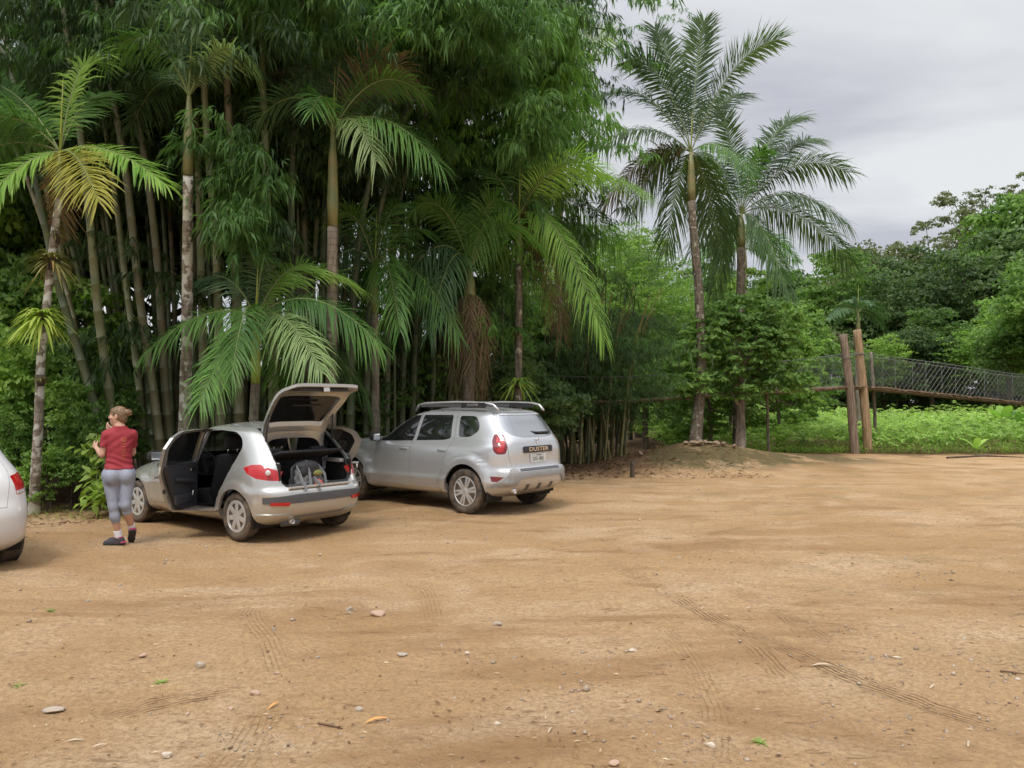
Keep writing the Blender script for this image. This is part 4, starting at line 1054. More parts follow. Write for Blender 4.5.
G['brom'] = leaf_mat('bromeliad_leaf', (.24, .34, .05), (.46, .52, .10), .4)
G['brom_brown'] = leaf_mat('withered_bromeliad_leaf', (.09, .10, .03), (.25, .22, .08), .25, c3=(.30, .10, .03))
G['pink'] = principled('pink_blossom', (.55, .22, .42), .6)
G['bark'] = bark_mat('grey_brown_bark', (.10, .075, .055), (.24, .20, .16), lichen=(.36, .36, .32, .62))
G['bark_dark'] = bark_mat('dark_bark', (.045, .035, .027), (.12, .095, .07))
G['palm_trunk'] = bark_mat('ringed_palm_trunk', (.135, .11, .085), (.26, .22, .175), rings=9, bump=.4)
G['palm_mottled'] = bark_mat('lichen_mottled_palm_trunk', (.13, .10, .075), (.30, .26, .21), rings=7, lichen=(.50, .49, .44, .50), bump=.4)
G['tall_trunk'] = bark_mat('brown_ringed_palm_trunk', (.085, .07, .052), (.20, .165, .125), rings=8, lichen=(.34, .33, .27, .60), bump=.5)
G['shaft'] = principled('green_crownshaft', (.13, .16, .06), .5, noise=(5, .5, (.30, .20, .08)))
G['shaft_lime'] = principled('lime_crownshaft', (.36, .42, .07), .45, noise=(4, .3))
G['rachis'] = principled('frond_stalk', (.16, .20, .06), .5)
G['wood'] = bark_mat('weathered_wood', (.13, .09, .065), (.26, .20, .15), (9, 9, .8))
G['wood_orange'] = bark_mat('peeled_orange_wood', (.18, .12, .065), (.34, .235, .14), (9, 9, .7))
G['plank'] = bark_mat('bridge_plank_wood', (.12, .085, .06), (.30, .21, .14), (2, 2, 6))

def culm_mat(name, c1, c2):
    m = principled(name, c1, .45, noise=(2.2, .75, c2)); return m
G['culm_green'] = culm_mat('green_grey_culm', (.13, .15, .06), (.24, .235, .14))
G['culm_dark'] = culm_mat('dark_green_culm', (.05, .072, .03), (.11, .12, .06))
G['culm_brown'] = culm_mat('brown_sheathed_culm', (.17, .145, .085), (.11, .115, .055))
G['culm_yellow'] = culm_mat('yellow_slim_culm', (.22, .185, .065), (.09, .09, .035))

def nrm(v): return v/np.maximum(np.linalg.norm(v, axis=-1, keepdims=True), 1e-9)

def frond_mesh(B, C, T, n=86, leaf=.55, wid=.034, droop=.45, vup=.15, mats=None, seg=3, t0=.09, rr=.018, ragged=.17, rng=None, roll=0.0):
    rng = rng or RNG
    B, C, T = [np.array(p, float) for p in (B, C, T)]
    t = np.linspace(t0, 1, n); P = ((1-t)**2)[:, None]*B+(2*t*(1-t))[:, None]*C+(t**2)[:, None]*T
    D = nrm(2*(1-t)[:, None]*(C-B)+2*t[:, None]*(T-C)); up = np.array((0, 0, 1.)); S = np.cross(D, up); S = nrm(S+1e-6); U = np.cross(S, D); S, U = S*cos(roll)+U*sin(roll), U*cos(roll)-S*sin(roll)
    prof = np.interp(t, [t0, .22, .45, .8, 1], [.30, .80, 1, .95, .62]); ang = np.radians(np.interp(t, [t0, .5, .85, 1], [68, 58, 44, 24]))
    V = []; Q = []; k0 = 0; ss = np.linspace(0, 1, seg+1); ww = np.interp(ss, [0, .25, .7, 1], [.45, 1, .75, .05])
    for side in (-1, 1):
        a = ang+rng.normal(0, .10, n); L = leaf*prof*(1+rng.normal(0, ragged, n)); up_ = vup+rng.normal(0, .10, n)
        d = nrm(D*np.cos(a)[:, None]+S*(side*np.sin(a))[:, None]+U*up_[:, None]); wd = nrm(np.cross(d, U+.25*side*S)); dr = droop*(1+rng.normal(0, .25, n))
        for j, s_ in enumerate(ss):
            c = P+d*(L*s_*(1-.25*dr*s_))[:, None]; c[:, 2] -= L*dr*s_**2*.75
            w = wid*ww[j]*.5*np.sqrt(prof); V.append(c+wd*w[:, None]); V.append(c-wd*w[:, None])
        for j in range(seg):
            b = k0+2*n*j; i = np.arange(n); Q.append(np.stack([b+i, b+n+i, b+3*n+i, b+2*n+i], 1))
        k0 += 2*n*(seg+1)
    V = np.concatenate(V); Q = np.concatenate(Q); mi = np.zeros(len(Q), np.int32)
    # rachis: tapered square tube
    m = 12; t = np.linspace(0, 1, m); P = ((1-t)**2)[:, None]*B+(2*t*(1-t))[:, None]*C+(t**2)[:, None]*T; D = nrm(2*(1-t)[:, None]*(C-B)+2*t[:, None]*(T-C)); S = nrm(np.cross(D, up)); U = np.cross(S, D)
    r = rr*(1-.85*t); R4 = [P+(S*a+U*b)*r[:, None] for a, b in ((1, 0), (0, 1), (-1, 0), (0, -1))]; base = len(V); V = np.concatenate([V]+R4); q = []
    for k in range(4):
        i = np.arange(m-1); q.append(np.stack([base+k*m+i, base+((k+1) % 4)*m+i, base+((k+1) % 4)*m+i+1, base+k*m+i+1], 1))
    q = np.concatenate(q); Q = np.concatenate([Q, q]); mi = np.concatenate([mi, np.ones(len(q), np.int32)])
    return mesh_np('frond', V, Q, mats=[mats or G['palm'], G['rachis']], midx=mi, smooth=False)

def curve_pts(pts, n):
    pts = [np.array(p, float) for p in pts]; s = np.concatenate([[0], np.cumsum([np.linalg.norm(b-a) for a, b in zip(pts, pts[1:])])]); k = np.linspace(0, s[-1], n)
    return np.stack([pchip(s, [p[i] for p in pts], k) for i in range(3)], 1) if len(pts) > 2 else np.stack([np.interp(k, s, [p[i] for p in pts]) for i in range(3)], 1)

def trunk_mesh(pts, r0, r1, seg=12, n=26, wob=.0, base_flare=.0, swell=None, rng=None):
    rng = rng or RNG; P = curve_pts(pts, n); t = np.linspace(0, 1, n); r = r0+(r1-r0)*t+base_flare*np.exp(-t*n*.35)
    P[:, :2] += np.cumsum(rng.normal(0, wob, (n, 2)), 0)*np.sin(pi*t)[:, None]
    b = MB(); b.tube(P.tolist(), r.tolist(), seg); return b

def palm(name, label, base, crown, fronds, mat='palm', trunk='palm_trunk', r0=.10, r1=.07, leaf=.58, n=82, wid=.025, shaft=.9, shaft_mat='shaft', mid=(), group='palms round the parking clearing', droop=.45, spear=True, roll=.55):
    """fronds: (tip px, tip py, dY, arch, [material], [leaf], [droop])"""
    base = Vector(base); crown = Vector(crown); p = thing(name, label, 'palm', base, 0, group); o = base
    L = lambda v: Vector(v)-o
    st = crown-Vector((0, 0, shaft)); pts = [base-Vector((0, 0, .3))]+[Vector(m) for m in mid]+[st]
    b = trunk_mesh([L(q) for q in pts], r0, r1, wob=.006, base_flare=r0*.5); b.build('trunk', G[trunk], p)
    b = MB(); b.tube([L(st), L(st.lerp(crown, .25)), L(st.lerp(crown, .7)), L(crown)], [r1*.98, r1*1.12, r1*.85, r1*.40], 12); b.build('crownshaft', G[shaft_mat], p)
    for f in fronds:
        tip = at(f[0], f[1], crown.y+f[2]); arch = f[3]; mt = f[4] if len(f) > 4 and f[4] else mat; lf = f[5] if len(f) > 5 and f[5] else leaf; dr = f[6] if len(f) > 6 else droop
        hd = tip-crown; C = crown+Vector((hd.x*.44, hd.y*.44, hd.z*.62+arch*1.12)); d = (tip-crown).length
        hv = (tip-crown).normalized(); S0 = hv.cross(Vector((0, 0, 1))); S0 = S0.normalized() if S0.length > .05 else Vector((1, 0, 0)); U0 = S0.cross(hv); rl = math.atan2(-S0.y, U0.y); rl = (rl+pi/2) % pi-pi/2; rl = max(-roll, min(roll, rl*(.75+.2*sin(tip.x*7+tip.z*3))))
        me = frond_mesh(L(crown), L(C), L(tip), roll=rl, n=int(n*max(.6, min(1.5, d/2.4))), leaf=lf, wid=wid, mats=G[mt], droop=dr)
        link('frond', me, p)
    if spear:
        b = MB(); b.tube([L(crown), L(crown+Vector((.03, 0, 1.1)))], [.02, .004], 5); b.build('spear_leaf', G['shaft_lime'], p)
    return p

# ---------------------------------------------------------------- bamboo
def blades(P, D, L, W, rng, sag=.25):
    """diamond leaf blades: P base points, D directions, L lengths, W widths -> verts, quads"""
    up = np.array((0, 0, 1.)); D = nrm(D); S = nrm(np.cross(D, up)+rng.normal(0, .35, D.shape)); N_ = len(P)
    m = P+D*(L*.45)[:, None]; t = P+D*L[:, None]; t[:, 2] -= L*sag
    V = np.stack([P, m+S*(W*.5)[:, None], t, m-S*(W*.5)[:, None]], 1).reshape(-1, 3); Q = np.arange(N_*4).reshape(-1, 4); return V, Q

def bamboo_branch(rng, length=1.5, twigs=16, leaves=9, leaf=.21, w=.036, droop=.8):
    """a drooping side branch with fanned leaves; returns leaf verts (quads) only"""
    a = rng.uniform(0, 2*pi); d0 = np.array((cos(a), sin(a), .35)); t = np.linspace(.15, 1, twigs)
    P = d0[None]*(t*length)[:, None]; P[:, 2] -= droop*length*t**2*.8
    Pb = []; Db = []; Lb = []
    for i in range(twigs):
        tw = rng.normal(0, 1, 3); tw[2] = -abs(tw[2])*.5-.2; tw = tw/np.linalg.norm(tw); tl = rng.uniform(.15, .45)
        k = rng.integers(leaves-3, leaves+3); s = np.linspace(.3, 1, k); pb = P[i]+tw*(s*tl)[:, None]
        dd = tw*.7+rng.normal(0, .45, (k, 3)); dd[:, 2] -= .75; Pb.append(pb); Db.append(dd); Lb.append(leaf*rng.uniform(.65, 1.25, k))
    Pb = np.concatenate(Pb); Db = np.concatenate(Db); Lb = np.concatenate(Lb)
    return blades(Pb, Db, Lb, np.full(len(Lb), w)*rng.uniform(.8, 1.2, len(Lb)), rng)

BR = [bamboo_branch(np.random.default_rng(100+i)) for i in range(6)]
BRS = [bamboo_branch(np.random.default_rng(150+i), .65, 13, 9, .21, .034, .9) for i in range(6)]
BRF = [bamboo_branch(np.random.default_rng(200+i), 1.3, 20, 13, .11, .013, .7) for i in range(5)]   # finer leaved bamboo
def foliage_at(points, rng, lib=None, scale=1.0, droopbias=0):
    Vs = []; n = 0; lib = lib or BR
    for p in points:
        V, Q = lib[rng.integers(len(lib))]; a = rng.uniform(0, 2*pi); c, s = cos(a), sin(a); M = np.array([[c, -s, 0], [s, c, 0], [0, 0, 1]])*scale*rng.uniform(.7, 1.25)
        Vs.append(V @ M.T+np.array(p)); n += len(V)
    V = np.concatenate(Vs); return V, np.arange(len(V)).reshape(-1, 4)

def culm_stem(pts, r0, r1, spacing=.42, seg=10):
    L = sum((Vector(b)-Vector(a)).length for a, b in zip(pts, pts[1:])); n = max(4, int(L/spacing)); P = curve_pts(pts, n+1); b = MB(); rings = []; rad = []
    for i in range(n):
        t = i/n; r = r0+(r1-r0)*t; a, c = P[i], P[i+1]
        for f, k in ((0, 1.14), (.03, 1.18), (.06, .97), (.5, 1.0), (.95, .98)): rings.append(a+(c-a)*f); rad.append(r*k)
    rings.append(P[-1]); rad.append(r1); b.tube(rings, rad, seg); return b, P

def culm(label, pts, r0, r1, mat, leafpts, leafmat='bamboo', group='giant bamboo culms behind the cars', lib=None, scale=1.0, seed=0, foliage=None):
    rng = np.random.default_rng(1000+seed); base = Vector(pts[0]); p = thing('bamboo_culm', label, 'bamboo', base, 0, group); o = np.array(base)
    b, P = culm_stem([np.array(q)-o for q in pts], r0, r1); b.build('stem', G[mat], p)
    if foliage is not None: link('foliage', foliage, p)
    elif len(leafpts):
        V, Q = foliage_at([np.array(q)-o for q in leafpts], rng, lib, scale); link('foliage', mesh_np('foliage', V, Q, mats=[G[leafmat]]), p)
    return p

# ---------------------------------------------------------------- broadleaf trees and shrubs
def crown_mesh(rng, ells, n, leaf, mat, clump=.5, upb=.5, aspect=.55, hollow=.35):
    """ells: list of (centre, radii). Leaves sit in clumps spread through the volumes."""
    Vs = []; vols = np.array([np.prod(e[1])**.67 for e in ells]); vols /= vols.sum(); CC = []
    for (c, r), f in zip(ells, vols):
        c = np.array(c); r = np.array(r); nc = max(4, int(n*f/34)); d = nrm(rng.normal(0, 1, (nc, 3))); rad = (hollow+(1-hollow)*rng.uniform(0, 1, nc)**.6)[:, None]
        cc = c+d*rad*r; cs = clump*rng.uniform(.6, 1.3, nc); CC.append(cc)
        k = 34; q = nrm(rng.normal(0, 1, (nc, k, 3))); q[..., 2] = np.abs(q[..., 2])*.9-.25; q *= rng.uniform(.35, 1, (nc, k, 1))*np.array((1, 1, .62))
        P = (cc[:, None]+q*cs[:, None, None]).reshape(-1, 3); out = nrm(q.reshape(-1, 3))
        nr = nrm(out+rng.normal(0, .55, out.shape)+np.array((0, 0, upb))); a = nrm(np.cross(nr, rng.normal(0, 1, nr.shape))); b = np.cross(nr, a)
        L = leaf*rng.uniform(.6, 1.35, len(P))[:, None]; Vs.append(np.stack([P-a*L*.5, P+b*L*aspect*.5-nr*L*.1, P+a*L*.5, P-b*L*aspect*.5-nr*L*.1], 1).reshape(-1, 3))
    V = np.concatenate(Vs); return mesh_np('crown', V, np.arange(len(V)).reshape(-1, 4), mats=[mat]), np.concatenate(CC)

def limb_mesh(rng, base, top, ells, r0, nl=7):
    b = MB(); base = np.array(base); top = np.array(top); P = curve_pts([base, base*.6+top*.4+rng.normal(0, .15, 3), top], 9); b.tube(P.tolist(), (r0*np.linspace(1.15, .35, 9)).tolist(), 9)
    for i in range(nl):
        c, r = ells[i % len(ells)]; e = np.array(c)+rng.uniform(-.6, .6, 3)*np.array(r); s = P[rng.integers(4, 8)]; m = (s+e)/2+np.array((0, 0, -.1*np.linalg.norm(e-s)))
        b.tube(curve_pts([s, m, e], 6).tolist(), (r0*np.linspace(.42, .08, 6)).tolist(), 6)
    return b

TREEV = {}
def tree_variant(key, seed, h, cw, ells, n, leaf, mat, clump, trunk_mat='bark_dark', r0=.2, top=None, aspect=.55, nl=7):
    rng = np.random.default_rng(seed); cm, CC = crown_mesh(rng, ells, n, leaf, G[mat], clump, aspect=aspect)
    tb = limb_mesh(rng, (0, 0, -.3), top or (0, 0, h*.72), ells, r0, nl).mesh('trunk', [G[trunk_mat]], True); TREEV[key] = (cm, tb)
def place_tree(key, name, label, cat, loc, rz=0, s=1.0, sz=None, group=None, mat=None):
    cm, tb = TREEV[key]; p = thing(name, label, cat, loc, rz, group); p.scale = (s, s, sz or s)
    if mat:
        k = (cm.name, mat)
        if k not in TREEV: c2 = cm.copy(); c2.materials.clear(); c2.materials.append(G[mat]); TREEV[k] = c2
        cm = TREEV[k]
    link('trunk', tb, p); link('crown' if cat == 'tree' else 'foliage', cm, p); return p

def ells_round(rng, cx, cz, w, h, k):
    return [((cx+rng.uniform(-.55, .55)*w, rng.uniform(-.5, .5)*w, cz+rng.uniform(-.5, .55)*h), (w*rng.uniform(.38, .6), w*rng.uniform(.38, .6), h*rng.uniform(.28, .45))) for _ in range(k)]

def rosette(p, name, c, n, L, w, mat, rise=.6, sag=.9, rng=None, seg=4):
    """strap leaves radiating from c; a bromeliad, fern or banana-like tuft"""
    rng = rng or RNG; V = []; Q = []
    for i in range(n):
        a = rng.uniform(0, 2*pi); e = rng.uniform(-.2, 1.0)*rise; l = L*rng.uniform(.7, 1.15); d = np.array((cos(a), sin(a), e)); d /= np.linalg.norm(d); s = np.array((-sin(a), cos(a), 0)); b = len(V)
        for j in range(seg+1):
            t = j/seg; q = np.array(c)+d*l*t-np.array((0, 0, 1))*l*sag*t*t*.55; ww = w*.5*(.75+.5*t-1.2*t*t+ .0) if t < 1 else w*.04; V += [q+s*ww, q-s*ww]
        for j in range(seg): Q.append((b+2*j, b+2*j+1, b+2*j+3, b+2*j+2))
    return link(name, mesh_np(name, V, Q, mats=[mat], smooth=True), p)
# ================================================================ GROUND
def fbm(X, Y, scale, seed, octv=4):
    rng = np.random.default_rng(seed); out = np.zeros_like(X); amp = 1.0
    for o in range(octv):
        T = rng.uniform(-1, 1, (257, 257)); x = X*scale; y = Y*scale; xi = np.floor(x).astype(int); yi = np.floor(y).astype(int); fx = x-xi; fy = y-yi; fx = fx*fx*(3-2*fx); fy = fy*fy*(3-2*fy)
        a = T[xi % 256, yi % 256]; b = T[(xi+1) % 256, yi % 256]; c = T[xi % 256, (yi+1) % 256]; d = T[(xi+1) % 256, (yi+1) % 256]
        out += amp*((a*(1-fx)+b*fx)*(1-fy)+(c*(1-fx)+d*fx)*fy); scale *= 2.1; amp *= .5
    return out
def ground_h(X, Y):
    X = np.asarray(X, float); Y = np.asarray(Y, float)
    # mound in front of the tall palm, crest running right
    m = .62*np.exp(-(((X-4.9)/2.0)**2+((Y-20.6)/1.5)**2))+.26*np.exp(-(((X-8.0)/2.6)**2+((Y-21.6)/1.5)**2))
    b = .30*np.clip((X*-1-8.2)/6, 0, 1)*np.clip((Y-10)/4, 0, 1)
    path = -.10*np.exp(-((X-3.6)/1.6)**2)*np.clip((Y-21)/4, 0, 1)
    und = .020*fbm(X, Y, .35, 3)+.010*fbm(X, Y, 1.7, 4)
    near = np.clip((60-np.hypot(X, Y-10))/50, 0, 1)
    return (m+b+path+und*near)
TRACKS = [ # polylines of pixels on the ground, half width (m)
    ([(672, 596), (730, 628), (812, 662), (880, 688), (960, 714), (1010, 726)], .10, 1.0),
    ([(600, 560), (672, 596), (740, 640), (800, 690)], .09, .5),
    ([(735, 592), (790, 620), (842, 650)], .09, .6),
    ([(655, 625), (690, 660), (712, 700), (716, 768)], .10, .30),
    ([(300, 596), (255, 605), (270, 640), (284, 676)], .10, .35),
    ([(85, 722), (140, 705), (200, 694), (248, 688)], .10, .9),
    ([(270, 700), (248, 740), (215, 790)], .12, .35),
    ([(380, 570), (425, 590), (436, 625)], .10, .30),
    ([(700, 536), (780, 524), (880, 524), (1010, 528)], .09, .5),
    ([(560, 545), (640, 534), (700, 530)], .10, .45),
    ([(930, 584), (1024, 590)], .10, .6),
    ([(760, 558), (792, 566)], .14, .7),
    ([(585, 646), (640, 642)], .10, .6),
]
def build_ground():
    def axis(segs):
        r = [np.arange(a, b, s) for a, b, s in segs]; return np.concatenate(r)
    xs = axis([(-600, -60, 60), (-60, -18, 3), (-18, -6, .12), (-6, 6, .03), (6, 20, .12), (20, 60, 3), (60, 601, 60)])
    ys = axis([(-60, 0, 6), (0, 2.7, .3), (2.7, 9, .025), (9, 16, .05), (16, 30, .12), (30, 60, 2), (60, 1201, 60)])
    X, Y = np.meshgrid(xs, ys, indexing='ij'); Z = ground_h(X, Y)
    nz = (np.abs(X) < 8) & (Y > 2.5) & (Y < 16)
    Z += np.where(nz, .006*fbm(X, Y, 8, 8, 3), 0)
    tr = np.zeros(X.shape+(3,), np.float32)
    win = (np.abs(X) < 12) & (Y > 2.4) & (Y < 14); xi, yi = np.nonzero(win); PX = X[win]; PY = Y[win]; best = np.zeros(len(PX)); U = np.zeros(len(PX)); Vv = np.zeros(len(PX))
    for pts, hw, st in TRACKS:
        g = [np.array(gnd(*q))[:2] for q in pts]
        g = curve_pts([np.array((a[0], a[1], 0)) for a in g], 24)[:, :2] if len(g) > 2 else np.array(g); acc = 0; dmin = np.full(len(PX), 9.); uu = np.zeros(len(PX)); vv = np.zeros(len(PX))
        tot = sum(np.linalg.norm(b-a) for a, b in zip(g, g[1:]))
        for a, b in zip(g, g[1:]):
            d = b-a; L = np.linalg.norm(d); d = d/L; t = np.clip((PX-a[0])*d[0]+(PY-a[1])*d[1], 0, L); cx = PX-a[0]-d[0]*t; cy_ = PY-a[1]-d[1]*t; ds = np.hypot(cx, cy_); sg = np.sign(d[0]*cy_-d[1]*cx)
            k = ds < dmin; dmin[k] = ds[k]; uu[k] = (ds*sg)[k]; vv[k] = (acc+t)[k]; acc += L
        m = st*np.clip((hw-dmin)/.03+.3, 0, 1)*np.clip(np.minimum(vv, tot-vv)/.25, 0, 1); k = m > best; best[k] = m[k]; U[k] = uu[k]; Vv[k] = vv[k]
    tr[xi, yi, 0] = U*10; tr[xi, yi, 1] = Vv; tr[xi, yi, 2] = best
    Z[xi, yi] -= best*.004
    nx, ny = X.shape; V = np.stack([X, Y, Z], -1).reshape(-1, 3); idx = np.arange(nx*ny).reshape(nx, ny)
    Q = np.stack([idx[:-1, :-1], idx[1:, :-1], idx[1:, 1:], idx[:-1, 1:]], -1).reshape(-1, 4)
    m, nt, out = nmat('sandy_dirt'); N = nt.nodes.new; L = nt.links.new
    geo = N('ShaderNodeNewGeometry'); P = geo.outputs['Position']; sp = N('ShaderNodeSeparateXYZ'); L(P, sp.inputs[0])
    def noise(scale, detail=5, rough=.55, dist=0, stretch=None):
        n = N('ShaderNodeTexNoise'); n.inputs['Scale'].default_value = scale; n.inputs['Detail'].default_value = detail; n.inputs['Roughness'].default_value = rough; n.inputs['Distortion'].default_value = dist
        if stretch:
            mp = N('ShaderNodeMapping'); mp.inputs['Scale'].default_value = stretch; mp.inputs['Rotation'].default_value = (0, 0, R(12)); L(P, mp.inputs[0]); L(mp.outputs[0], n.inputs['Vector'])
        else: L(P, n.inputs['Vector'])
        return n.outputs[0]
    def mr(v, a, b, c=0, d=1):
        r = N('ShaderNodeMapRange'); r.inputs[1].default_value = a; r.inputs[2].default_value = b; r.inputs[3].default_value = c; r.inputs[4].default_value = d; L(v, r.inputs[0]); return r.outputs[0]
    def mix(f, a, b):
        x = N('ShaderNodeMix'); x.data_type = 'RGBA'
        (L(f, x.inputs[0]) if not isinstance(f, float) else setattr(x.inputs[0], 'default_value', f))
        for s_, v in ((6, a), (7, b)):
            if isinstance(v, tuple): x.inputs[s_].default_value = (*v, 1)
            else: L(v, x.inputs[s_])
        return x.outputs[2]
    def mul(a, b):
        x = N('ShaderNodeMath'); x.operation = 'MULTIPLY'
        for i, v in ((0, a), (1, b)):
            if isinstance(v, float): x.inputs[i].default_value = v
            else: L(v, x.inputs[i])
        return x.outputs[0]
    big = noise(.32, 6, .6, .6); c = mix(mr(big, .38, .62), DIRT[0], DIRT[1])
    c = mix(mul(mr(noise(.55, 7, .62, 1.2, (.6, 1.9, 1)), .50, .66), .75), c, DIRT[2])       # darker damp soil
    c = mix(mul(mr(noise(.8, 6, .65, .5, (.7, 1.2, 1)), .50, .66), .7), c, DIRT[3])          # pale sand drifts
    c = mix(mul(mr(noise(30, 6, .78), .42, .64), .8), c, DIRT[4])                            # grit
    spk = N('ShaderNodeTexVoronoi'); spk.inputs['Scale'].default_value = 75; L(P, spk.inputs['Vector'])
    keep = mul(mr(spk.outputs['Distance'], .0, .20, 1, 0), mr(noise(2.2, 3), .48, .62)); c = mix(mul(keep, .8), c, DIRT[5])
    spk2 = N('ShaderNodeTexVoronoi'); spk2.inputs['Scale'].default_value = 31; L(P, spk2.inputs['Vector'])
    k2 = mul(mr(spk2.outputs['Distance'], .05, .13, 1, 0), mr(noise(1.3, 3, .5), .52, .62)); c = mix(mul(k2, .8), c, (.50, .41, .31))
    scr = mr(noise(4.5, 5, .62, .4, (1, 4.2, 1)), .60, .66); scr2 = mul(scr, mr(noise(.9, 4, .6), .42, .60)); c = mix(mul(scr2, .65), c, (.21, .12, .055))
    at_ = N('ShaderNodeAttribute'); at_.attribute_name = 'track'; ts = N('ShaderNodeSeparateXYZ'); L(at_.outputs['Vector'], ts.inputs[0])
    wv = N('ShaderNodeMath'); wv.operation = 'SINE'; wa = N('ShaderNodeMath'); wa.operation = 'MULTIPLY_ADD'; wa.inputs[1].default_value = 5.0; L(noise(7, 3, .6), wa.inputs[0]); L(mul(ts.outputs[0], 2*pi/.34), wa.inputs[2]); L(wa.outputs[0], wv.inputs[0])
    brk = mr(noise(6, 5, .7), .40, .53); tm = mul(mul(ts.outputs[2], brk), mr(wv.outputs[0], .35, .9)); c = mix(mul(tm, .85), c, (.15, .08, .035))
    # leaf litter and humus under the trees, and on the path
    lit = mr(noise(.5, 4), .3, .7, -1.2, 1.2)
    ya = N('ShaderNodeMath'); ya.operation = 'ADD'; L(sp.outputs[1], ya.inputs[0]); L(lit, ya.inputs[1])
    xa = N('ShaderNodeMath'); xa.operation = 'ADD'; L(sp.outputs[0], xa.inputs[0]); L(lit, xa.inputs[1])
    # boundary: litter where y > 12.2 + (x+6)*.85 on the left, beyond y 18.5 in the middle
    bl = N('ShaderNodeMath'); bl.operation = 'MULTIPLY_ADD'; bl.inputs[1].default_value = -.80; L(sp.outputs[0], bl.inputs[0]); L(ya.outputs[0], bl.inputs[2])
    f1 = mul(mr(bl.outputs[0], 17.6, 18.4), mr(sp.outputs[0], 3.4, 2.4))
    f2 = mul(mr(ya.outputs[0], 18.2, 19.2), mr(xa.outputs[0], 5.2, 4.2)); f3 = mr(ya.outputs[0], 25.2, 26.2)
    fm = N('ShaderNodeMath'); fm.operation = 'MAXIMUM'; L(f1, fm.inputs[0]); L(f2, fm.inputs[1]); fm2 = N('ShaderNodeMath'); fm2.operation = 'MAXIMUM'; L(fm.outputs[0], fm2.inputs[0]); L(f3, fm2.inputs[1])
    litter = mix(mr(noise(9, 5, .7), .38, .62), (.10, .058, .034), (.26, .155, .09)); c = mix(fm2.outputs[0], c, litter)
    # moss and dull soil on the mound, its slope shade painted in; greenish fringe
    hz = mr(sp.outputs[2], .05, .17); ml = mul(mul(hz, mr(noise(1.6, 5, .65), .34, .52)), mr(sp.outputs[0], 3.2, 3.6)); c = mix(mul(ml, .9), c, (.115, .095, .045))
    gz = mul(mr(ya.outputs[0], 22.0, 25.0), mr(noise(1.6, 5), .48, .62)); c = mix(mul(gz, .6), c, (.16, .13, .06))
    gw = mul(mul(mr(sp.outputs[0], 1.5, 4.0), mr(noise(.9, 6, .6), .55, .68)), .45); c = mix(gw, c, (.23, .20, .10))
    b = N('ShaderNodeBsdfPrincipled'); b.inputs['Roughness'].default_value = .95; b.inputs['Specular IOR Level'].default_value = .1; L(c, b.inputs['Base Color'])
    hsum = N('ShaderNodeMath'); hsum.operation = 'ADD'; L(mul(noise(16, 7, .74), .055), hsum.inputs[0]); L(mul(noise(60, 3, .6), .014), hsum.inputs[1])
    h2 = N('ShaderNodeMath'); h2.operation = 'ADD'; L(hsum.outputs[0], h2.inputs[0]); L(mul(noise(3.2, 5, .65, .6, (1, 1.3, 1)), .032), h2.inputs[1])
    h3 = N('ShaderNodeMath'); h3.operation = 'SUBTRACT'; L(h2.outputs[0], h3.inputs[0]); hs = N('ShaderNodeMath'); hs.operation = 'ADD'; L(mul(tm, .020), hs.inputs[0]); L(mul(scr2, .012), hs.inputs[1]); L(hs.outputs[0], h3.inputs[1])
    h4 = N('ShaderNodeMath'); h4.operation = 'ADD'; L(h3.outputs[0], h4.inputs[0]); L(mul(k2, .010), h4.inputs[1])
    bp = N('ShaderNodeBump'); bp.inputs['Strength'].default_value = 1.0; bp.inputs['Distance'].default_value = 1.0; L(h4.outputs[0], bp.inputs['Height']); L(bp.outputs[0], b.inputs['Normal']); L(b.outputs[0], out.inputs[0])
    me = mesh_np('ground', V, Q, mats=[m], smooth=True)
    a = me.attributes.new('track', 'FLOAT_VECTOR', 'POINT'); a.data.foreach_set('vector', tr.reshape(-1))
    tag(link('ground', me), kind='structure')
DIRT = [(.575, .388, .215), (.475, .300, .148), (.31, .175, .080), (.68, .505, .33), (.33, .200, .104), (.18, .10, .05)]
build_ground()

def gz(x, y): return float(ground_h(np.array([x]), np.array([y]))[0])
def G3(px, py): v = gnd(px, py); v.z = gz(v.x, v.y); return v
def XY(px, Y): x = (px-512)/F*Y; return Vector((x, Y, gz(x, Y)))

